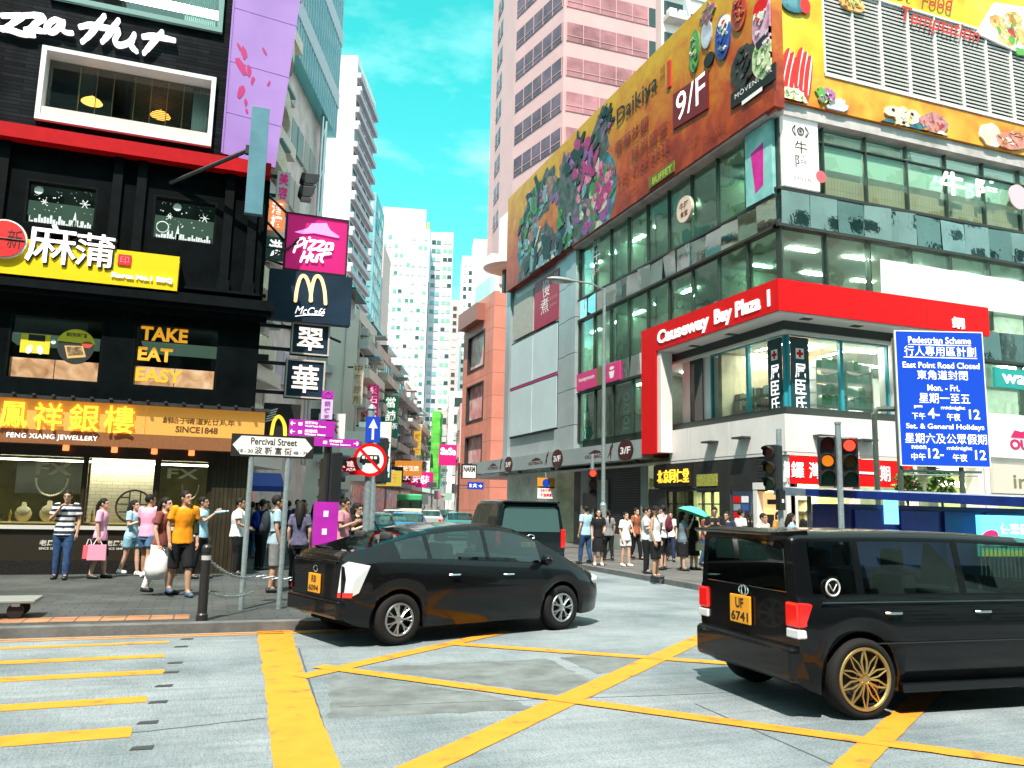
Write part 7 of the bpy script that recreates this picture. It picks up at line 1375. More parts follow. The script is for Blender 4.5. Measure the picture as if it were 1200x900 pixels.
def interp(keys, x):
    if x <= keys[0][0]: return keys[0][1]
    for i in range(len(keys) - 1):
        a, b_ = keys[i], keys[i + 1]
        if x <= b_[0]:
            t = (x - a[0]) / (b_[0] - a[0]); p0 = keys[max(i - 1, 0)]; p3 = keys[min(i + 2, len(keys) - 1)]
            m1 = (b_[1] - p0[1]) / max(b_[0] - p0[0], 1e-6); m2 = (p3[1] - a[1]) / max(p3[0] - a[0], 1e-6); h = b_[0] - a[0]
            d = (b_[1] - a[1]) / h
            m1 = 0 if m1 * d <= 0 else math.copysign(min(abs(m1), 3 * abs(d)), d); m2 = 0 if m2 * d <= 0 else math.copysign(min(abs(m2), 3 * abs(d)), d)
            return (2 * t ** 3 - 3 * t * t + 1) * a[1] + (t ** 3 - 2 * t * t + t) * h * m1 + (-2 * t ** 3 + 3 * t * t) * b_[1] + (t ** 3 - t * t) * h * m2
    return keys[-1][1]
def wheel(parent, x, y, r, rimr, rm, spokes, style, w=.2):
    sg = 1 if y > 0 else -1; q = thing('wheel', None, None, (0, 0, 0)); q.parent = parent; WM[q] = Vector((x, y, r)); q.location = (x, y, r)
    b = MB(); b.smooth = True; yo = sg
    b.lathe([(rimr, -w * .5), (r * .93, -w * .5), (r, -w * .36), (r, w * .36), (r * .93, w * .5), (rimr + .012, w * .5), (rimr, w * .42), (rimr - .02, w * .1)] if sg > 0 else [(rimr - .02, -w * .1), (rimr, -w * .42), (rimr + .012, -w * .5), (r * .93, -w * .5), (r, -w * .36), (r, w * .36), (r * .93, w * .5), (rimr, w * .5)], (x, y, r), 'Y', 36, caps=False); b.build('tyre', tyre_m, q)
    b = MB(); f = y + sg * w * .36
    b.tube([(x + (rimr - .01) * math.cos(k * PI_ / 18), f + sg * .02, r + (rimr - .01) * math.sin(k * PI_ / 18)) for k in range(36)], .018, 6, closed=True)
    b.lathe([(rimr - .01, -.02), (rimr - .01, .02)], (x, y - sg * .02, r), 'Y', 30, caps=False); b.lathe([(.06, -.02), (.06, .02), (.03, .03)] if sg > 0 else [(.03, -.03), (.06, -.02), (.06, .02)], (x, f, r), 'Y', 16)
    for k in range(spokes):
        a = 2 * PI_ * k / spokes
        P = lambda t, o: (x + t * math.cos(a + o), f + sg * (.018 if t > rimr * .5 else .026), r + t * math.sin(a + o))
        if style == 'mesh':
            b.tube([P(.04, 0), P(rimr * .55, .12), P(rimr * .97, .30)], .009, 5); b.tube([P(.04, 0), P(rimr * .55, -.12), P(rimr * .97, -.30)], .009, 5)
        else: b.tube([P(.04, 0), P(rimr * .55, .06), P(rimr * .97, .16)], .018, 5, flat=.6); b.tube([P(.04, 0), P(rimr * .55, -.06), P(rimr * .97, -.16)], .018, 5, flat=.6)
    b.build('rim', rm, q); b = MB(); b.lathe([(rimr * .98, -.01), (rimr * .98, .01)], (x, y - sg * .03, r), 'Y', 24); b.build('brake_disc', mat('brake_dark', (.02, .02, .02), .6), q)
    return q
def car_body(root, P, pm):
    """P: key curves zroof, zbelt, wbelt, wroof, wheels (x, r), glass ranges"""
    x0, x1 = P['x']; N = P.get('n', 96); xs = sorted({round(x0 + (x1 - x0) * i / N, 4) for i in range(N + 1)} | {round(v, 4) for g in P['side'] for v in g[:2]} | {round(v, 4) for g in P['top'] for v in g[:2]})
    rows = []
    for x in xs:
        zr, zb, wb, wr = interp(P['zroof'], x), interp(P['zbelt'], x), interp(P['wbelt'], x), interp(P['wroof'], x); sill = interp(P['zsill'], x); lo = sill
        for wx, wr_ in P['wheels']:
            rr = wr_ + .05; d = abs(x - wx)
            if d < rr: lo = max(lo, wr_ + math.sqrt(rr * rr - d * d) * .98)
        lo = min(lo, zb - .12); zr = max(zr, zb + .02); h = zr - zb; ws = wb * .965
        mid = max(lo + .02, sill + (zb - sill) * .5)
        pts = [(0, lo + .01), (ws * .75, lo + .01), (ws, lo), (wb + .012, mid), (wb + .016, mid + (zb - mid) * .45), (wb, zb - .02), (wb - .02, zb)]
        # greenhouse
        g = [(0.06, 0), (.14, 0), (.5, 0), (.86, 0), (.93, 0)]
        for t, _ in g: pts.append((wb - .02 + (wr - wb + .02) * t ** 1.15, zb + h * t * .97))
        pts += [(wr - .05, zb + h * .985), (wr * .6, zb + h * .998), (0, zr)]
        rows.append((x, pts))
    n = len(rows[0][1]); side_rows = (7, 8, 9); top_rows = (n - 4, n - 3, n - 2)
    body = MB(); body.smooth = True; wins = {}
    ring_n = 2 * n - 2
    def ringpts(x, pts): return [Vector((x, -y, z)) for y, z in pts] + [Vector((x, y, z)) for y, z in reversed(pts[1:-1])]
    R_ = [ringpts(x, p) for x, p in rows]
    body.v = [p for r in R_ for p in r]
    for i in range(len(rows) - 1):
        xm = (rows[i][0] + rows[i + 1][0]) / 2
        for k in range(ring_n):
            j = k if k < n - 1 else ring_n - 1 - k; side = 'r' if k < n - 1 else 'l'; key = None
            if j in side_rows:
                for gi, gq in enumerate(P['side']):
                    if gq[0] < xm < gq[1]: key = ('window', side, gi)
            if j in top_rows:
                for gi, gq in enumerate(P['top']):
                    if gq[0] < xm < gq[1]: key = (gq[2], '', gi)
            f = (i * ring_n + k, i * ring_n + (k + 1) % ring_n, (i + 1) * ring_n + (k + 1) % ring_n, (i + 1) * ring_n + k)
            if key: wins.setdefault(key, []).append([body.v[q] for q in f])
            else: body.f.append(list(f)); body.mi.append(0); body.sm.append(True)
    for e, fl in ((0, 1), (len(rows) - 1, 0)):
        f = list(range(e * ring_n, (e + 1) * ring_n)); body.f.append(f if not fl else f[::-1]); body.mi.append(0); body.sm.append(False)
    body.build('body', pm, root)
    for key, fs in wins.items():
        b = MB(); b.smooth = True
        for q in fs: b.add(q, [(0, 1, 2, 3)])
        b.build(key[0], car_glass, root)
    b = MB(); b.box(x0 + .25, x1 - .25, -.62, .62, .22, .75)
    for wx, wr_ in P['wheels']: b.box(wx - wr_, wx + wr_, -.6, .6, .2, .8)
    b.build('underbody', well_m, root)
    if P.get('n', 96) > 50:
        zb = P['zbelt'][1][1]; zr = max(k[1] for k in P['zroof'])
        for x in (-.15, -1.0):
            for y in (-.36, .36): b = MB(); b.box(x - .28, x + .2, y - .24, y + .24, .5, .62); b.box(x - .38, x - .24, y - .24, y + .24, .6, zb + .18); b.box(x - .36, x - .26, y - .12, y + .12, zb + .2, min(zb + .42, zr - .12)); b.build('seat', seat_m, root, bevel=.04)
        b = MB(); b.tube([(.42 + .05 * math.sin(k * .5236), -.36 + .17 * math.cos(k * .5236), zb + .02 + .16 * math.sin(k * .5236)) for k in range(12)], .014, 5, closed=True); b.box(.5, .95, -.66, .66, zb - .25, zb - .02); b.build('dashboard', seat_m, root)
def plate(root, x, z, txt, w=.34, h=.24, back=True, y=0):
    fr = Frame((x, y, z), (0, -1, 0), (-1, 0, 0)); b = MB(); b.fbox(fr, -w / 2, w / 2, -h / 2, h / 2, -.01, .012); q = b.build('number_plate', plate_y, root, bevel=.008); b = MB()
    if '\n' in txt:
        a, c = txt.split('\n'); text(b, fr, a, (-w * .2, w * .2, .01, h * .4), .014, .03); text(b, fr, c, (-w * .42, w * .42, -h * .42, -.02), .014, .03)
    else: text(b, fr, txt, (-w * .43, w * .43, -h * .33, h * .33), .014, .03)
    b.build('lettering', black_vinyl, q)
def mirror_(root, x, y, z, pm):
    s = 1 if y > 0 else -1; b = MB(); b.smooth = True; b.ell((x, y + s * .1, z + .05), .07, .11, .075, 12, 8); b.tube([(x + .03, y - s * .05, z), (x, y + s * .06, z + .03)], .025, 6); b.build('wing_mirror', pm, root)
def handle(root, x, y, z):
    b = MB(); s = 1 if y > 0 else -1; b.tube([(x - .09, y, z), (x - .06, y + s * .025, z), (x + .06, y + s * .025, z), (x + .09, y, z)], .012, 6); b.build('door_handle', chrome, root)
# --- dark hatchback crossing the box junction
HB = thing('hatchback_car', 'sleek black hatchback with clear tail lamps turning across the box junction', 'car'); HBP = dict(x=(-2.1, 2.36), zroof=[(-2.1, 1.0), (-2.0, 1.12), (-1.7, 1.2), (-.9, 1.4), (-.1, 1.49), (.4, 1.47), (.9, 1.33), (1.5, 1.02), (1.75, .93), (2.1, .8), (2.36, .58)],
     zbelt=[(-2.1, .98), (-1.5, 1.04), (0, .98), (1.2, .92), (1.7, .86), (2.1, .72), (2.36, .5)], wbelt=[(-2.1, .72), (-1.8, .83), (-1, .86), (1.2, .86), (1.9, .8), (2.2, .66), (2.36, .5)], wroof=[(-2.1, .58), (-1.5, .6), (-.5, .62), (.5, .62), (1.0, .66), (1.5, .76), (2.1, .6), (2.36, .4)],
     zsill=[(-2.1, .42), (-1.9, .26), (-1, .2), (1.5, .2), (2.1, .22), (2.36, .3)], wheels=((-1.35, .315), (1.35, .315)), side=[(-1.35, -.95), (-.88, -.02), (.05, .95)], top=[(-1.95, -.85, 'rear_window'), (.55, 1.52, 'windscreen')])
car_body(HB, HBP, car_black)
for x in (-1.35, 1.35):
    for y in (-.76, .76): wheel(HB, x, y, .315, .2, rim_m, 7, 'double')
for s in (-1, 1):
    b = MB(); b.smooth = False; P = [(-1.78, s * .845, .98), (-2.04, s * .76, 1.03), (-2.1, s * .7, .98), (-2.125, s * .68, .62), (-2.02, s * .79, .6), (-1.92, s * .84, .66)]; c = Vector((-1.98, s * .84, .82)); b.add(P + [tuple(c)], [(0, 1, 6), (1, 2, 6), (2, 3, 6), (3, 4, 6), (4, 5, 6), (5, 0, 6)]); q = b.build('tail_light', clear_lens, HB)
    b = MB(); b.add([(-1.99, s * .825, .66), (-2.13, s * .69, .66), (-2.13, s * .68, .6), (-2.0, s * .81, .6)], [(0, 1, 2, 3)]); b.build('red_reflector', red_lens, q)
    b = MB(); b.smooth = True; b.ell((2.02, s * .66, .68), .2, .12, .09, 12, 8); b.build('headlight', clear_lens, HB); mirror_(HB, .95, s * .86, .95, car_black); handle(HB, -.55, s * .88, .84); handle(HB, .35, s * .88, .82)
b = MB(); b.box(-2.13, -2.0, -.6, .6, .99, 1.03); b.build('spoiler', car_black, HB, bevel=.012)
b = MB(); b.box(-2.16, -1.95, -.74, .74, .34, .56); b.build('rear_bumper', car_black, HB, bevel=.04, seg=3)
plate(HB, -2.115, .72, 'RB\n6094'); b = MB(); b.tube([(-2.108, .06 * math.cos(k * .5236), .9 + .04 * math.sin(k * .5236)) for k in range(12)], .008, 5, closed=True); b.build('round_emblem', chrome, HB)
b = MB(); b.tube([(-1.2, 0, 1.36), (-1.3, 0, 1.5)], .01, 5); b.build('antenna', black_metal, HB)
b = MB(); b.box(-2.12, -2.07, .48, .66, .74, .95); b.build('orange_lamp', orange_lens, HB) if 0 else None
wa, wf = ground(463, 757), ground(660, 738); ang = math.atan2(wf.y - wa.y, wf.x - wa.x); c = (wa + wf) / 2; nrm = Vector((-math.sin(ang), math.cos(ang), 0)); c = c + nrm * .84; put(HB, c, ang)
# --- boxy black van at the right
VN = thing('compact_van', 'boxy black van with bronze wheels driving out of the right edge', 'van'); VP = dict(x=(-1.85, 2.25), zroof=[(-1.85, 1.54), (-1.75, 1.57), (-.5, 1.59), (.6, 1.56), (1.0, 1.5), (1.45, 1.12), (1.6, 1.06), (2.1, .98), (2.25, .8)], zbelt=[(-1.85, 1.01), (1.3, 1.0), (1.7, .97), (2.1, .86), (2.25, .6)],
     wbelt=[(-1.85, .8), (-1.6, .84), (1.4, .84), (2.0, .78), (2.25, .66)], wroof=[(-1.85, .71), (-1.5, .72), (.6, .7), (1.1, .74), (1.6, .78), (2.25, .6)], zsill=[(-1.85, .3), (-1.6, .2), (1.6, .2), (2.25, .24)], wheels=((-1.25, .335), (1.25, .335)), side=[(-1.7, -1.25), (-1.17, -.12), (-.04, .98)], top=[(.72, 1.5, 'windscreen')])
car_body(VN, VP, car_black)
for x in (-1.25, 1.25):
    for y in (-.77, .77): wheel(VN, x, y, .335, .262, gold_rim, 10, 'mesh', .22)
fr = Frame((-1.85, 0, 0), (0, -1, 0), (-1, 0, 0)); b = MB(); b.prism(fr, [(-.66, 1.04), (.66, 1.04), (.63, 1.42), (.55, 1.48), (-.55, 1.48), (-.63, 1.42)], -.02, .012); b.build('rear_window', car_glass, VN, bevel=.01)
b = MB(); b.add([(-1.65, -.7, 1.585), (-1.65, .7, 1.585), (-2.02, .66, 1.56), (-2.02, -.66, 1.56), (-1.65, -.7, 1.53), (-1.65, .7, 1.53), (-2.0, .66, 1.53), (-2.0, -.66, 1.53)], [(0, 1, 2, 3), (7, 6, 5, 4), (0, 3, 7, 4), (1, 5, 6, 2), (2, 6, 7, 3), (0, 4, 5, 1)]); b.build('spoiler', car_black, VN, bevel=.01)
b = MB(); b.box(-1.93, -1.7, -.8, .8, .3, .6); b.build('rear_bumper', car_black, VN, bevel=.05, seg=3); b = MB(); b.box(-1.95, -.85 + .0, -.86, -.82, .2, .27) if 0 else b.box(-.85, .85, -.865, -.8, .2, .28); b.build('side_skirt', car_black, VN, bevel=.012); b = MB(); b.box(-.85, .85, .8, .865, .2, .28); b.build('side_skirt', car_black, VN, bevel=.012)
for s in (-1, 1):
    b = MB(); b.box(-1.875, -1.7, s * .64, s * .828, .76, .97); b.build('tail_light', red_lens, VN, bevel=.02); b = MB(); b.box(-1.873, -1.72, s * .65, s * .825, .67, .75); b.build('reversing_light', clear_lens, VN, bevel=.012)
    b = MB(); b.box(2.12, 2.24, s * .5, s * .72, .7, .84); b.build('headlight', clear_lens, VN, bevel=.03); mirror_(VN, .95, s * .86, 1.02, car_black); handle(VN, -.9, s * .855, .88); handle(VN, .1, s * .855, .88)
    b = MB(); b.box(-1.65, 1.3, s * .852, s * .862, .97, .98); b.build('belt_trim', chrome, VN)
    b = MB(); b.box(-1.15, 1.1, s * .858, s * .868, .62, .63); b.build('door_crease', mat('crease_trim', (.02, .02, .02), .2), VN)
plate(VN, -1.87, .82, 'UF\n6741', .34, .26, y=.05); b = MB(); b.tube([(-1.866, .08 * math.cos(k * .5236), 1.0 + .045 * math.sin(k * .5236)) for k in range(12)], .008, 5, closed=True); b.tube([(-1.866, .035 * math.cos(k * .5236), 1.0 + .045 * math.sin(k * .5236)) for k in range(12)], .006, 5, closed=True); b.build('oval_emblem', chrome, VN)
fr = Frame((0, -.80, 0), (1, 0, 0), (0, -1, .17), (0, .17, 1)); b = MB(); stk = mat('sticker_white', (.5, .52, .52), .5); c = Vector((-1.52, -.835, 1.1)); b.tube([c + Vector((.07 * math.cos(k * .39), -.006 , .07 * math.sin(k * .39))) for k in range(16)], .009, 4, closed=True); b.tube([c + Vector((-.04, -.006, .03)), c + Vector((0, -.006, -.03)), c + Vector((.04, -.006, .03))], .007, 4); b.build('round_sticker', stk, VN)
rw = ground(1010, 845); van_a = R(-3); put(VN, (rw.x + .06 + 1.25 * math.cos(van_a) - math.sin(van_a) * .88, rw.y + .88 * math.cos(van_a) + 1.25 * math.sin(van_a), 0), van_a)
# --- minibus van waiting at the mouth of the street, seen from behind
def people_carrier(name, label, pm, loc, ang):
    r = thing(name, label, 'van'); PP = dict(x=(-2.5, 2.6), n=60, zroof=[(-2.5, 1.82), (-2.35, 1.91), (0, 1.94), (.9, 1.9), (1.4, 1.6), (1.9, 1.15), (2.3, 1.0), (2.6, .7)], zbelt=[(-2.5, 1.08), (1.6, 1.05), (2.3, .9), (2.6, .6)], wbelt=[(-2.5, .9), (-2.2, .95), (1.6, .95), (2.3, .85), (2.6, .7)], wroof=[(-2.5, .74), (-2.0, .8), (1, .8), (1.9, .85), (2.6, .6)], zsill=[(-2.5, .36), (-2, .26), (2, .26), (2.6, .3)], wheels=((-1.55, .34), (1.55, .34)), side=[(-2.2, -1.1), (-1.0, .1), (.2, 1.3)], top=[(1.0, 1.95, 'windscreen')])
    car_body(r, PP, pm)
    for x in (-1.55, 1.55):
        for y in (-.84, .84): wheel(r, x, y, .34, .21, rim_m, 6, 'double')
    fr = Frame((-2.5, 0, 0), (0, -1, 0), (-1, 0, 0)); b = MB(); b.prism(fr, [(-.78, 1.12), (.78, 1.12), (.7, 1.68), (.62, 1.75), (-.62, 1.75), (-.7, 1.68)], -.02, .015); b.build('rear_window', mat('rear_glass_pale', (.06, .12, .12), .03, spec=1.), r, bevel=.01)
    b = MB(); b.box(-2.62, -2.3, -.88, .88, .36, .62); b.build('rear_bumper', pm, r, bevel=.05, seg=3)
    for s in (-1, 1): b = MB(); b.box(-2.525, -2.35, s * .8, s * .92, .72, 1.2); b.build('tail_light', red_lens, r, bevel=.02); mirror_(r, 1.3, s * .95, 1.1, pm)
    plate(r, -2.515, .8, 'PK 3815', .5, .12); b = MB(); b.tube([(-2.52, .09 * math.cos(k * .5236), 1.0 + .05 * math.sin(k * .5236)) for k in range(12)], .009, 5, closed=True); b.build('oval_emblem', chrome, r)
    b = MB(); b.box(-2.6, -2.3, -.74, .74, 1.86, 1.9); b.build('spoiler', pm, r, bevel=.012); return put(r, loc, ang)
people_carrier('people_carrier', 'dark people carrier seen from behind waiting at the mouth of the street', paint('van_dark', (.008, .014, .016)), (8.25, 22.4, 0), R(82))
# --- traffic further up the street
def saloon(name, label, pm, loc, ang, group='cars queuing far up the street'):
    r = thing(name, label, 'car', group=group); PP = dict(x=(-2.2, 2.2), n=44, zroof=[(-2.2, .9), (-1.7, 1.02), (-1.1, 1.36), (-.3, 1.46), (.3, 1.44), (.9, 1.2), (1.3, .98), (2.0, .82), (2.2, .6)], zbelt=[(-2.2, .86), (-1, .94), (1, .92), (2.0, .74), (2.2, .5)], wbelt=[(-2.2, .72), (-1.6, .86), (1.3, .86), (2.2, .68)], wroof=[(-2.2, .6), (-1.2, .62), (.5, .62), (1.3, .74), (2.2, .5)], zsill=[(-2.2, .32), (-1.8, .2), (1.8, .2), (2.2, .25)], wheels=((-1.3, .31), (1.3, .31)), side=[(-1.15, -.3), (-.2, .75)], top=[(-1.65, -1.0, 'rear_window'), (.45, 1.28, 'windscreen')])
    car_body(r, PP, pm)
    for x in (-1.3, 1.3):
        for y in (-.75, .75): wheel(r, x, y, .31, .19, rim_m, 5, 'double')
    for s in (-1, 1): b = MB(); b.box(-2.21, -2.05, s * .5, s * .72, .68, .84); b.build('tail_light', red_lens, r, bevel=.02); b = MB(); b.box(2.05, 2.19, s * .46, s * .68, .56, .68); b.build('headlight', clear_lens, r, bevel=.02)
    plate(r, -2.2, .6, 'LM 52', .4, .11); return put(r, loc, ang)
for i, (px, D, pm, lab, a) in enumerate(((478, 36, car_blue, 'pale blue saloon waiting just beyond the black hatchback roof', 78), (438, 30, car_black, 'black saloon behind the round road sign post', 80), (538, 44, car_teal, 'dark teal saloon to the left of the people carrier', 76), (505, 58, car_silver, 'silver saloon in the middle of the far traffic', 76), (462, 52, car_white, 'white saloon near the left pavement in the far traffic', 76), (520, 78, car_navy, 'navy saloon deep in the far traffic', 75), (492, 84, car_red, 'red saloon at the end of the far traffic', 75))):
    p = at_px(px, D); saloon('saloon_car', lab, pm, (p.x, p.y, 0), R(a))
# green and white minibus far up the street
p = at_px(480, 66); r = thing('minibus', 'cream minibus with a green roof far up the street', 'minibus'); b = MB(); b.box(-3, 3, -1, 1, .35, 1.5); b.build('body', mat('minibus_cream', (.65, .62, .5), .4), r, bevel=.08, seg=3); b = MB(); b.box(-2.95, 2.9, -.97, .97, 2.1, 2.6); b.build('green_roof', mat('minibus_green', (.05, .4, .15), .4), r, bevel=.1, seg=3)
b = MB(); b.box(-2.97, 2.85, -.98, .98, 1.5, 2.1); b.build('window_band', car_glass, r, bevel=.03)
for x in (-1.9, 1.9):
    for y in (-.9, .9): wheel(r, x, y, .36, .2, rim_m, 6, 'double')
put(r, (p.x, p.y, 0), R(76))
# ================================================================= people
SKIN = [mat('skin_light', (.55, .34, .24), .55), mat('skin_tan', (.42, .24, .15), .55)]; hair_m = mat('black_hair', (.012, .01, .009), .65, spec=.2); eye_w = mat('eye_white', (.6, .58, .55), .3); shoe_w = mat('white_shoe', (.7, .7, .7), .5); shoe_b = mat('black_shoe', (.015, .016, .02), .5); lip_m = mat('lips', (.4, .13, .1), .5)
def cloth(n, c, v=.12): return mat('cloth_' + n, c, .85, var=v, scale=14, spec=.2)
def remesh(mb, vox, smooth=2):
    me = bpy.data.meshes.new('t'); me.from_pydata([tuple(p) for p in mb.v], [], mb.f); o = bpy.data.objects.new('t', me)
    m = o.modifiers.new('r', 'REMESH'); m.mode = 'VOXEL'; m.voxel_size = vox
    if smooth: s = o.modifiers.new('s', 'SMOOTH'); s.factor = .5; s.iterations = smooth
    r = evaluated(o); bpy.data.meshes.remove(me); return r
def limb(mb, pts, rads, n=12, flat=1., ends=True):
    P = [Vector(p) for p in pts]; Rr = list(rads)
    if ends:
        d0 = (P[0] - P[1]).normalized(); d1 = (P[-1] - P[-2]).normalized(); P = [P[0] + d0 * Rr[0] * .8, P[0] + d0 * Rr[0] * .45] + P + [P[-1] + d1 * Rr[-1] * .45, P[-1] + d1 * Rr[-1] * .8]; Rr = [Rr[0] * .35, Rr[0] * .85] + Rr + [Rr[-1] * .85, Rr[-1] * .35]
    mb.tube(P, 0, n, rads=Rr, flat=flat)
def rings(mb, secs, n=18):
    """stacked ellipses (z, cx, cy, rx, ry)"""
    P = []
    for z, cx, cy, rx, ry in secs:
        for k in range(n): t = 2 * PI_ * k / n; P.append((cx + rx * math.cos(t), cy + ry * math.sin(t), z))
    F = [(i * n + k, i * n + (k + 1) % n, (i + 1) * n + (k + 1) % n, (i + 1) * n + k) for i in range(len(secs) - 1) for k in range(n)] + [tuple(range(n - 1, -1, -1)), tuple(range((len(secs) - 1) * n, len(secs) * n))]
    mb.add(P, F)
def finish(me, name, m, parent, fold=0., seed=0):
    if fold:
        nn = [v.normal.copy() for v in me.vertices]
        for v, nv in zip(me.vertices, nn):
            p = v.co; q = noise.noise((p.x * 9 + seed, p.y * 9, p.z * 5)) + .5 * noise.noise((p.x * 22, p.y * 22 + seed, p.z * 12)); v.co += nv * q * fold
    me.materials.clear(); me.materials.append(m); me.polygons.foreach_set('use_smooth', [True] * len(me.polygons)); o = bpy.data.objects.new(name, me); COL.objects.link(o); o.parent = parent; WM[o] = Vector((0, 0, 0)); return o
def person(label, loc, face, h=1.7, skin=0, female=False, top='tee', topm=None, legs='trousers', legm=None, shoe=None, hair='short', la=None, ra=None, stride=.0, lean=0., turn=0., build=1., nod=0., stripes=None, group=None, hands=True, hip=0.):
    """faces -y before turning; la / ra = (elbow, wrist) offsets from the shoulder in units of height 1.7"""
    k = h / 1.7; P = thing('person', label, 'person', group=group); sk = SKIN[skin]; sh = (.165 if female else .19) * build; hw = .1 * (1.05 if female else 1)
    hipz, shz = .88, 1.39; dx = hip
    def T(p): # lean of the upper body
        x, y, z = p; t = max(0, z - hipz); return Vector((x + dx, y - t * lean, z))
    ank = {}; kn = {}
    for s in (-1, 1):
        st = stride * s; kn[s] = Vector((s * .095 + dx * .5, -st * .25 - abs(stride) * .07 - .015, .48)); ank[s] = Vector((s * .1, -st * .5, .085 + (.05 if st < -.2 else 0)))
    hp = {s: Vector((s * .095 + dx, 0, hipz - .02)) for s in (-1, 1)}
    shd = {s: T((s * (sh - .02), .0, shz)) for s in (-1, 1)}
    la = la or ((.06, .02, -.27), (.05, -.06, -.52)); ra = ra or ((.06, .02, -.27), (.05, -.06, -.52)); el = {}; wr = {}
    for s, a in ((1, la), (-1, ra)):
        el[s] = shd[s] + Vector((s * a[0][0], a[0][1], a[0][2])); wr[s] = shd[s] + Vector((s * a[1][0], a[1][1], a[1][2]))
    b = MB(); tw = .86 if female else 1.
    secs = [(.82, .14, .10), (.9, .155 * (1.05 if female else 1), .108), (1.0, .14 * tw, .098), (1.1, .135 * tw, .095), (1.22, .155 * tw, .108), (1.32, .165 * tw, .105), (1.39, .15 * tw, .085), (1.43, .09, .065)]
    ts = []
    for z, rx, ry in secs: c = T((0, 0, z)); ts.append((c.z, c.x, c.y, rx * build, ry * build * (1.1 if build > 1.05 else 1)))
    rings(b, ts); nk = T((0, -.005, 1.44)); hd = T((0, -.02, 1.575)); limb(b, [T((0, .0, 1.38)), nk, hd - Vector((0, -.01, .07))], [.062, .052, .05])
    for s in (-1, 1):
        limb(b, [hp[s], kn[s] + (hp[s] - kn[s]) * .45, kn[s], kn[s] + (ank[s] - kn[s]) * .35, ank[s]], [.088 * build, .075 * build, .052, .054, .036]); limb(b, [ank[s], ank[s] + Vector((s * .015, -.13, -.045))], [.036, .03])
        limb(b, [shd[s], shd[s] + (el[s] - shd[s]) * .5, el[s], el[s] + (wr[s] - el[s]) * .35, wr[s]], [.044 * build, .043 * build, .035, .036, .025])
        d = (wr[s] - el[s]).normalized(); limb(b, [wr[s], wr[s] + d * .045, wr[s] + d * .085], [.024, .034, .03], flat=.6)
    # head with jaw, brow, nose and ears, turned on the neck
    hb = MB(); hb.ell((0, .008, .02), .074, .094, .1, 18, 14); hb.ell((0, -.03, -.045), .056, .062, .062, 14, 10); hb.ell((0, -.082, -.098 + .01), .028, .024, .022, 10, 8); limb(hb, [(0, -.088, .018), (0, -.106, -.022)], [.01, .015], 8); hb.ell((0, -.074, .036), .052, .022, .012, 12, 6)
    for s in (-1, 1): hb.ell((s * .074, .012, -.005), .012, .022, .032, 8, 8)
    Mh = Matrix.Translation(hd) @ Matrix.Rotation(turn, 4, 'Z') @ Matrix.Rotation(nod, 4, 'X'); base = len(b.v); b.add([Mh @ p for p in hb.v], hb.f)
    me = remesh(b, .0135, 2)
    # five fingers each, rooted in the palm
    fb = MB()
    for s in (-1, 1):
        d = (wr[s] - el[s]).normalized(); side = d.cross(Vector((1, 0, .01))).normalized(); nrm = d.cross(side).normalized(); c = wr[s] + d * .07
        for f in range(4):
            o = side * (.024 - .016 * f); ln = (.062, .072, .068, .054)[f]; limb(fb, [c + o - d * .01, c + o + d * ln * .55, c + o * .9 + d * ln * .95 + nrm * s * .018], [.0085, .008, .0065], 6)
        limb(fb, [c + side * .02 - d * .045, c + side * .042 - d * .012, c + side * .046 + d * .02 + nrm * s * .01], [.0095, .0085, .007], 6)
    vs = [v.co.copy() for v in me.vertices]; fs = [tuple(p.vertices) for p in me.polygons]; n0 = len(vs); me2 = bpy.data.meshes.new('body'); me2.from_pydata(vs + fb.v, [], fs + [tuple(i + n0 for i in f) for f in fb.f]); bpy.data.meshes.remove(me); finish(me2, 'body', sk, P)
    q = MB()
    for s in (-1, 1): q.ell(Mh @ Vector((s * .03, -.083, .012)), .008, .006, .0042, 8, 6)
    q.build('eyes', hair_m, P); q = MB(); q.ell(Mh @ Vector((0, -.094, -.05)), .02, .008, .006, 10, 6); q.build('mouth', lip_m, P)
    q = MB()
    for s in (-1, 1): limb(q, [Mh @ Vector((s * .014, -.09, .034)), Mh @ Vector((s * .05, -.078, .036))], [.003, .0022], 5)
    q.build('eyebrows', hair_m, P)
    # hair
    hq = MB(); hq.ell((0, .02, .035), .083, .098, .1, 18, 12); hb2 = MB(); hb2.add([Mh @ p for p in hq.v], hq.f)
    front = Mh.to_3x3() @ Vector((0, -1, 0)); upv = Mh.to_3x3() @ Vector((0, 0, 1))
    hm = MB(); hm.v = hb2.v; hm.mi = []; hm.sm = []
    for f in hb2.f:
        c = sum((hb2.v[i] for i in f), Vector()) / len(f) - hd; u, w = c.dot(upv), c.dot(front)
        if u > .055 or (w < .03 and u > -.03) or (w < -.03 and u > -.085): hm.f.append(f); hm.mi.append(0); hm.sm.append(True)
    if hair in ('long', 'pony', 'bun'):
        e = MB()
        if hair == 'long': limb(e, [Mh @ Vector((0, .05, .05)), Mh @ Vector((0, .085, -.06)), T((0, .1, 1.4)), T((0, .115, 1.24))], [.08, .085, .08, .05], 14, 1.)
        elif hair == 'pony': limb(e, [Mh @ Vector((0, .1, .04)), Mh @ Vector((0, .135, -.04)), T((0, .12, 1.38)), T((0, .125, 1.28))], [.035, .04, .036, .018], 10)
        else: limb(e, [Mh @ Vector((0, .1, .07)), Mh @ Vector((0, .12, .08))], [.04, .035], 10)
        if hair == 'long':
            for s in (-1, 1): limb(e, [Mh @ Vector((s * .072, .02, .03)), Mh @ Vector((s * .085, .03, -.07)), T((s * .09, .05, 1.4))], [.02, .028, .03], 8)
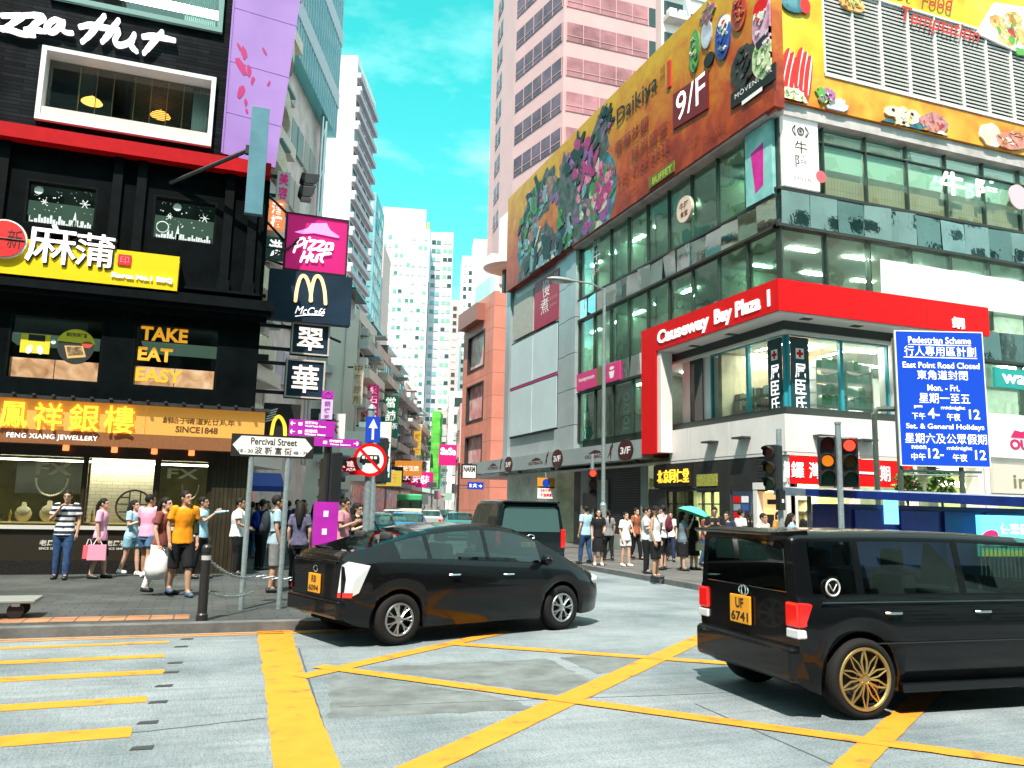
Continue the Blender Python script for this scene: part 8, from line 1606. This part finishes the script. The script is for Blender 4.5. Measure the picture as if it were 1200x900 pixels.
        k0 = len(hm.v); hm.v += e.v; hm.f += [[i + k0 for i in f] for f in e.f]; hm.mi += [0] * len(e.f); hm.sm += [True] * len(e.f)
    if hair == 'cap': pass
    hm.build('hair', hair_m, P)
    # clothes
    tm = topm; g = MB(); g2 = .016; z0 = {'tee': .84, 'tank': .86, 'dress': .6, 'long': .8, 'blouse': .8}.get(top, .84); tt = []
    for z, rx, ry in [(z0, .158, .118)] + [q_ for q_ in secs if q_[0] > z0 + .04]:
        c = T((0, 0, z)); e = g2 * (1.6 if z < 1.05 else 1); tt.append((c.z, c.x, c.y, rx * build + e, ry * build * (1.1 if build > 1.05 else 1) + e))
    tt[-1] = (tt[-1][0] - .005, tt[-1][1], tt[-1][2], .078, .066)
    if top == 'dress': tt[0] = (T((0, 0, z0)).z, dx, 0, .2, .17)
    rings(g, tt)
    if top != 'tank':
        fr_ = {'tee': .62, 'blouse': .75, 'long': 1.9, 'dress': .5}.get(top, .6)
        for s in (-1, 1):
            if fr_ > 1: limb(g, [shd[s], el[s], el[s] + (wr[s] - el[s]) * .92], [.07, .055, .042], ends=False)
            else: limb(g, [shd[s] + Vector((-s * .06, 0, .026)), shd[s] + Vector((-s * .01, 0, .014)), shd[s] + (el[s] - shd[s]) * .4, shd[s] + (el[s] - shd[s]) * fr_], [.05, .074 * build, .068 * build, .07 * build], ends=False)
    me = remesh(g, .0145, 2); o = finish(me, 'shirt' if top != 'dress' else 'dress', tm, P, .007, h * 10)
    if stripes:
        me.materials.append(stripes)
        for p in me.polygons: p.material_index = int((p.center.z + 10) / .052) % 2
    if legs:
        g = MB()
        if legs == 'skirt': rings(g, [(.42, dx, 0, .2, .17), (.6, dx, 0, .19, .16), (.8, dx, 0, .175, .135), (.95, dx, 0, .15, .11)])
        elif legs == 'long_skirt': rings(g, [(.16, 0, -.02, .2, .2), (.5, dx * .5, 0, .19, .17), (.8, dx, 0, .175, .135), (.98, dx, 0, .145, .11)])
        else:
            f = {'trousers': 1., 'shorts': .52, 'knee': .95}.get(legs, 1); rings(g, [(.78, dx, 0, .155, .118), (.86, dx, 0, .168 * build, .122), (.97, dx, 0, .15 * build, .112)])
            for s in (-1, 1):
                hk = kn[s] - hp[s]
                if legs == 'trousers': limb(g, [hp[s], hp[s] + hk * .5, kn[s], kn[s] + (ank[s] - kn[s]) * .5, ank[s] + Vector((0, 0, -.02))], [.105 * build, .092 * build, .072, .068, .058], ends=False)
                elif legs == 'knee': limb(g, [hp[s], hp[s] + hk * .5, kn[s] + Vector((0, 0, -.03))], [.108 * build, .1 * build, .092], ends=False)
                else: limb(g, [hp[s], hp[s] + hk * .3, hp[s] + hk * .6], [.108 * build, .105 * build, .108], ends=False)
        me = remesh(g, .0145, 2); finish(me, {'skirt': 'skirt', 'long_skirt': 'skirt', 'shorts': 'shorts', 'knee': 'shorts'}.get(legs, 'trousers'), legm, P, .006, h * 7)
    for s in (-1, 1):
        g = MB(); a = ank[s]; z = a.z - .085; g.smooth = True; limb(g, [(a.x, a.y + .035, z + .045), (a.x + s * .008, a.y - .05, z + .045), (a.x + s * .015, a.y - .15, z + .035)], [.045, .048, .04], 10, 1.); limb(g, [(a.x, a.y + .015, z + .05), (a.x, a.y + .01, z + .1)], [.046, .042], 10, ends=False)
        for i, p in enumerate(g.v): p.z = max(p.z, z + .0)
        g.build('shoe', shoe or shoe_b, P)
    P['_'] = 1; del P['_']
    PJ[P] = dict(wr=wr, el=el, sh=shd, T=T, hd=hd, k=k, Mh=Mh)
    put(P, loc, face, s=k); return P
PJ = {}
def wpos(P, p):
    a = P.rotation_euler.z; k = P.scale.x; return Vector(P.location) + Matrix.Rotation(a, 3, 'Z') @ (Vector(p) * k)
def backpack(P, m, label=None):
    T = PJ[P]['T']; g = MB(); c = T((0, .17, 1.2)); g.smooth = True; g.ell((c.x, c.y, c.z), .14, .085, .22, 14, 10); g.ell((c.x, c.y + .05, c.z - .08), .1, .06, .11, 12, 8)
    for s in (-1, 1): g.tube([T((s * .1, .1, 1.4)), T((s * .105, -.02, 1.44)), T((s * .11, -.125, 1.33)), T((s * .125, -.125, 1.18)), T((s * .15, .02, 1.06)), T((s * .12, .13, 1.05))], .016, 6)
    return g.build('backpack', m, P)
def shoulder_bag(P, m, s=1, z=.95, m2=None):
    T = PJ[P]['T']; g = MB(); c = T((s * .2, .05, z)); g.box(c.x - .045, c.x + .045, c.y - .13, c.y + .13, c.z - .12, c.z + .1); o = g.build('shoulder_bag', m, P, bevel=.03); q = MB(); q.tube([c + Vector((0, .1, .1)), T((s * .13, .09, 1.3)), T((s * .1, .0, 1.45)), T((s * .14, -.11, 1.25)), c + Vector((0, -.1, .1))], .009, 5); q.build('strap', m2 or m, o); return o
def held_bag(name, label, P, s, w, h, d, m, cat='bag', drop=.16, soft=False):
    p = wpos(P, PJ[P]['wr'][s]); z1 = p.z - drop; t = thing(name, label, cat, (p.x, p.y, z1 - h)); g = MB()
    if soft:
        g.smooth = True; g.lathe([(.02, 0), (.75, .04), (1, .35), (.9, .7), (.45, .95), (.12, 1.02)], (0, 0, 0), n=14); g.v = [Vector((p.x + q.x * w / 2, p.y + q.y * d / 2, z1 - h + q.z * h)) + Vector((noise.noise(q * 3) * .03, noise.noise(q * 3 + Vector((5, 5, 5))) * .03, 0)) for q in g.v]
    else: g.add([(p.x + x * w / 2 * (1 if z == 0 else .94), p.y + y * d / 2, z1 - h + z * h) for z in (0, 1) for y in (-1, 1) for x in (-1, 1)], [(0, 2, 3, 1), (4, 5, 7, 6), (0, 1, 5, 4), (2, 6, 7, 3), (0, 4, 6, 2), (1, 3, 7, 5)])
    g.build('bag_body', m, t); g = MB(); g.tube([(p.x - w * .25, p.y, z1 - .01), (p.x - .02, p.y, z1 + drop * .75), (p.x + .02, p.y, z1 + drop * .75), (p.x + w * .25, p.y, z1 - .01)], .008, 5); g.build('handle', m if soft else white_vinyl, t); return t
def G(px, py, z=.13): return ground(px, py, z)
A180 = PI_
denim = cloth('denim', (.03, .07, .16), .4); blackc = cloth('black', (.012, .013, .015)); whitec = cloth('white', (.74, .74, .74), .05); pinkc = cloth('pink', (.72, .36, .5), .06); orangec = cloth('orange', (.75, .27, .01), .08); skyc = cloth('sky_blue', (.35, .58, .72), .06); maroonc = cloth('maroon', (.2, .06, .05)); bluegrey = cloth('blue_grey', (.3, .45, .52), .08); navyc = cloth('navy', (.02, .03, .07)); ltblue = cloth('light_blue', (.3, .48, .6)); checkc = cloth('check', (.1, .1, .17), .4); greyc = cloth('grey', (.2, .21, .22))
HND = ((.05, .0, -.26), (.02, -.16, -.06))          # hand raised to the chin / phone
PHN = ((.06, -.04, -.26), (-.05, -.26, -.16))
# --- left pavement (face: 0 looks at the camera side, +90 deg looks to the right)
p = person('man in navy and white striped shirt and jeans with a hand at his mouth', G(70, 679), R(-5), 1.74, 1, top='tee', topm=cloth('stripe_white', (.7, .7, .68), .05), stripes=cloth('stripe_navy', (.02, .03, .06)), legm=denim, ra=((.07, -.06, -.27), (-.1, -.17, -.04)), stride=.12, nod=.12, build=1.05)
p = person('woman in pale pink blouse and black skirt facing the shop window with a pink bag', G(113, 678), R(75), 1.6, 0, True, 'blouse', pinkc, 'knee', blackc, shoe_b, 'pony', stride=.2, la=((.06, .0, -.27), (.06, -.02, -.5)), ra=((.06, .0, -.27), (.06, -.04, -.5)))
held_bag('paper_bag', 'pink paper shopping bag with a white handle carried by the woman in pale pink', p, -1, .34, .3, .12, mat('pink_paper', (.75, .3, .42), .6))
held_bag('paper_bag', 'small coral bag hanging behind the pink paper bag', p, -1, .2, .26, .1, mat('coral_paper', (.7, .12, .15), .6)).location += Vector((-.17, .12, -.02))
person('girl in light blue shorts half hidden behind the man in the pink shirt', G(150, 675), R(60), 1.58, 0, True, 'tee', ltblue, 'shorts', cloth('pale_denim', (.2, .4, .5)), shoe_w, 'long', stride=.3, la=PHN, ra=PHN)
person('man in bright pink shirt and denim shorts seen from behind', G(168, 678), R(150), 1.7, 1, top='tee', topm=cloth('candy_pink', (.8, .35, .5), .06), legs='shorts', legm=cloth('mid_denim', (.08, .16, .28), .3), shoe=shoe_w, stride=.25, turn=R(-40), la=PHN, ra=PHN)
p = person('woman in maroon top and long white skirt walking with a white bag', G(183, 697), R(62), 1.64, 0, True, 'tee', maroonc, 'trousers', whitec, shoe_b, 'pony', stride=.35, la=((.05, .03, -.27), (.06, .02, -.5)), lean=.05); held_bag('plastic_bag', 'large white carrier bag hanging from the hand of the woman in maroon', p, -1, .4, .5, .3, mat('white_plastic', (.78, .77, .76), .4), soft=True, drop=.08)
p = person('man in orange shirt and black shorts walking towards the road', G(208, 699), R(20), 1.76, 1, top='tee', topm=orangec, legs='knee', legm=blackc, shoe=mat('blue_grey_shoe', (.06, .1, .16), .5), stride=.3, turn=R(25), lean=.03); shoulder_bag(p, cloth('olive_strap', (.03, .04, .02)), 1, 1.1)
p = person('man in light blue shirt and black trousers raising a bottle behind the orange shirt man', G(231, 678), R(65), 1.68, 1, top='tee', topm=skyc, legm=blackc, stride=.2, ra=((.02, -.16, -.2), (-.08, -.34, -.02)), turn=R(5))
t = wpos(p, PJ[p]['wr'][-1]); b = MB(); b.smooth = True; dr = Vector((.9, -.3, .15)).normalized(); b.tube([t - dr * .02, t + dr * .16, t + dr * .2, t + dr * .24], .03, 10, rads=[.033, .033, .018, .015]); q = b.build('water_bottle', mat('bottle_blue', (.3, .5, .62), .1), None, 'clear blue water bottle held up by the man in the light blue shirt', 'bottle'); b = MB(); b.tube([t + dr * .242, t + dr * .262], .017, 8); b.v = [v for v in b.v]; b.build('cap', white_vinyl, q)
person('stout man in white shirt and black trousers beside the timber pier', G(275, 674), R(85), 1.68, 1, top='tee', topm=whitec, legm=blackc, build=1.22, ra=((.08, -.03, -.27), (.0, -.22, -.35)))
p = person('man in blue grey shirt with a backpack beside the street name post', G(318, 694), R(95), 1.72, 1, top='tee', topm=bluegrey, legs='knee', legm=greyc, stride=.1); backpack(p, cloth('dark_pack', (.02, .03, .04)))
p = person('person with a blue backpack in the crowd under the blue awning', G(303, 668), R(120), 1.66, 1, top='tee', topm=navyc, legm=blackc); backpack(p, cloth('blue_pack', (.01, .03, .3)))
person('woman in checked shirt behind the dark hatchback by the magenta box', G(347, 690), R(165), 1.62, 0, True, 'tee', checkc, legm=blackc, hair='long')
person('man in pink shirt raising a phone right of the magenta box', G(398, 690), R(60), 1.72, 1, top='tee', topm=cloth('dusty_pink', (.5, .22, .26)), legm=navyc, la=PHN, ra=PHN, nod=.2)
person('woman in dark top looking down at a phone beside the arrow sign post', G(414, 686), R(50), 1.62, 0, True, 'tee', blackc, legm=blackc, la=PHN, ra=PHN, nod=.3, hair='long')
for i, (px, py, m, fem, fc, lab) in enumerate(((292, 656, greyc, 0, 160, 'man in grey shirt far back under the blue awning'), (310, 652, whitec, 1, 20, 'woman in white shirt deep in the left pavement crowd'), (335, 650, navyc, 0, 170, 'man in navy shirt deep in the left pavement crowd'), (352, 655, maroonc, 1, 60, 'woman in maroon shirt behind the signal pole'), (376, 650, blackc, 0, 120, 'man in black shirt behind the magenta control box'), (425, 660, greyc, 1, 30, 'woman in grey shirt at the far pavement edge'))):
    person(lab, G(px, py), R(fc), 1.6 + .03 * (i % 4), i % 2, bool(fem), 'tee', m, 'trousers', blackc if i % 2 else denim, None, 'long' if fem else 'short', stride=.25)
# --- right pavement
person('woman in black dress smiling beside the street lamp', G(701, 663), R(-20), 1.62, 0, True, 'tee', blackc, 'skirt', blackc, shoe_w, 'long', la=((.05, .0, -.27), (.0, -.18, -.35)))
p = person('small woman in white top and white shorts with a black bag', G(733, 664), R(10), 1.55, 0, True, 'blouse', whitec, 'shorts', whitec, shoe_w, 'bun', la=((.06, -.02, -.25), (-.06, -.2, -.3)), stride=.1); shoulder_bag(p, cloth('black_bag', (.01, .01, .01)), 1, .85)
person('slim woman in black trousers looking at a phone behind the vest man', G(757, 672), R(55), 1.7, 0, True, 'blouse', cloth('white_grey', (.55, .56, .55), .1), 'trousers', blackc, shoe_b, 'short', ra=PHN, la=PHN, nod=.2)
p = person('man in white vest and black shorts with a cap and cross strap', G(768, 678), R(40), 1.72, 1, top='tank', topm=whitec, legs='knee', legm=blackc, turn=R(-55), la=((.07, .02, -.27), (.04, -.05, -.5))); T = PJ[p]['T']; b = MB(); b.tube([T((.15, -.09, 1.02)), T((.05, -.135, 1.2)), T((-.1, -.1, 1.4)), T((-.1, .06, 1.43)), T((.05, .12, 1.2)), T((.16, .06, 1.02))], .011, 5); b.build('cross_strap', blackc, p)
Mh = PJ[p]['Mh']; b = MB(); b.smooth = True; hq = MB(); hq.ell((0, .01, .05), .09, .105, .075, 16, 8); hq.tube([(0, -.08, .05), (0, -.15, .04), (0, -.18, .03)], .06, 10, rads=[.06, .055, .02], flat=.12); b.add([Mh @ v for v in hq.v], hq.f); b.build('cap', blackc, p)
p = person('man in white shirt with a maroon backpack behind the vest man', G(777, 668), R(215), 1.76, 0, top='tee', topm=whitec, legs='knee', legm=blackc); backpack(p, cloth('maroon_pack', (.12, .02, .04)))
pu = person('woman in grey blue top and black skirt sheltering under the green umbrella', G(800, 669), R(75), 1.6, 0, True, 'blouse', cloth('slate', (.12, .18, .22)), 'skirt', blackc, shoe_b, 'long', ra=((.03, -.12, -.22), (.0, -.24, .0)))
p = person('woman in black dress carrying a cream bag beside the green umbrella', G(813, 668), R(100), 1.6, 0, True, 'tee', blackc, 'skirt', blackc, shoe_b, 'long'); held_bag('handbag', 'small cream handbag held by the woman in black', p, -1, .26, .2, .12, mat('cream_bag', (.6, .55, .42), .6), drop=.08)
t = wpos(pu, PJ[pu]['wr'][-1]); um = thing('umbrella', 'mint green umbrella tilted over two women at the right corner', 'umbrella', t); ax = Vector((.3, -.1, .9)).normalized(); tp = t + ax * .42; b = MB(); n = 8; U = ax.cross(Vector((0, 1, 0))).normalized(); V = ax.cross(U); b.smooth = False; P = [tp + ax * .02]
for rr, dz in ((.2, -.02), (.38, -.09), (.52, -.19)):
    for k in range(n): a = 2 * PI_ * k / n; P.append(tp + ax * dz + (U * math.cos(a) + V * math.sin(a)) * rr)
F = [(0, 1 + k, 1 + (k + 1) % n) for k in range(n)] + [(1 + i * n + k, 1 + (i + 1) * n + k, 1 + (i + 1) * n + (k + 1) % n, 1 + i * n + (k + 1) % n) for i in range(2) for k in range(n)]; b.add(P, F); b.build('canopy', cloth('mint', (.08, .55, .35), .05), um); b = MB(); b.tube([t - ax * .12, tp + ax * .06], .009, 6); b.build('shaft', steel, um); b = MB(); b.tube([t - ax * .13, t - ax * .03], .014, 6); b.build('handle', black_vinyl, um)
p = person('man in black shirt looking down at his phone beyond the green umbrella', G(838, 672), R(-30), 1.74, 1, top='tee', topm=blackc, legm=blackc, la=PHN, ra=PHN, nod=.3); backpack(p, cloth('dark_pack', (1, 1, 1)))
person('shorter man in a dark shirt with glasses beside the shop doorway', G(853, 672), R(-60), 1.62, 1, top='tee', topm=navyc, legm=blackc)
for px, py, m, fem, fc, hh, lab in ((896, 682, whitec, 0, 20, 1.6, 'man in white shirt whose head shows over the black van roof'), (929, 676, skyc, 1, 60, 1.62, 'woman in pale blue shirt behind the black van'), (950, 672, blackc, 0, -40, 1.72, 'man in black shirt standing behind the black van'), (979, 672, cloth('cream', (.6, .52, .42)), 1, 10, 1.55, 'woman in cream shirt between the signal posts')):
    person(lab, G(px, py), R(fc), hh, 1 - int(fem), bool(fem), 'tee', m, 'trousers', blackc, None, 'long' if fem else 'short')
for px, py, m, lm, fem, fc, hh, lab in ((686, 661, skyc, denim, 0, 200, 1.7, 'man in pale blue shirt walking away left of the street lamp'), (713, 657, greyc, blackc, 1, 170, 1.58, 'woman in grey shirt by the grey shutter'), (745, 656, cloth('rust', (.3, .1, .05)), blackc, 0, 30, 1.68, 'man in rust red shirt behind the small woman in white'), (786, 658, whitec, navyc, 1, -30, 1.58, 'woman in white shirt in the herbal shop doorway'), (826, 664, maroonc, denim, 1, 60, 1.6, 'woman in maroon shirt right of the green umbrella'), (869, 668, whitec, denim, 0, 90, 1.7, 'man in white shirt and jeans before the white shop doorway'), (880, 663, blackc, denim, 1, 150, 1.6, 'woman in black shirt and jeans at the shop doorway'), (914, 668, cloth('ochre', (.45, .25, .06)), blackc, 0, 20, 1.66, 'man in ochre shirt behind the black van roof'), (964, 666, navyc, blackc, 1, -60, 1.62, 'woman in navy shirt under the edge of the blue canopy')):
    person(lab, G(px, py), R(fc), hh, int(hh * 100) % 2, bool(fem), 'tee', m, 'trousers', lm, None, 'pony' if fem else 'short', stride=.25)
for px, py, m, fem, fc, hh, lab in ((298, 648, pinkc, 1, 40, 1.58, 'woman in pink shirt far back under the blue awning'), (345, 648, skyc, 0, 10, 1.7, 'man in sky blue shirt far back between signal pole and name sign'), (366, 660, whitec, 1, 150, 1.6, 'woman in white shirt beside the magenta box'), (388, 656, orangec, 0, 60, 1.68, 'man in orange shirt right of the magenta box'), (405, 655, whitec, 0, 200, 1.7, 'man in white shirt walking away by the arrow sign')):
    person(lab, G(px, py), R(fc), hh, int(hh * 100) % 2, bool(fem), 'tee', m, 'trousers', denim, None, 'long' if fem else 'short', stride=.2)
# --- people far up the street
for i, (px, D, lab) in enumerate(((506, 70, 'far pedestrian in white crossing between the queuing cars'), (498, 62, 'far pedestrian in pink among the queuing cars'), (514, 88, 'far pedestrian in black at the right of the far street'))):
    q = at_px(px, D); person(lab, (q.x, q.y, .0), R(40 * i), 1.66, 0, i == 1, 'tee', (whitec, pinkc, blackc)[i], 'trousers', denim, None, 'short')
bpy.data.scenes.remove(TS)
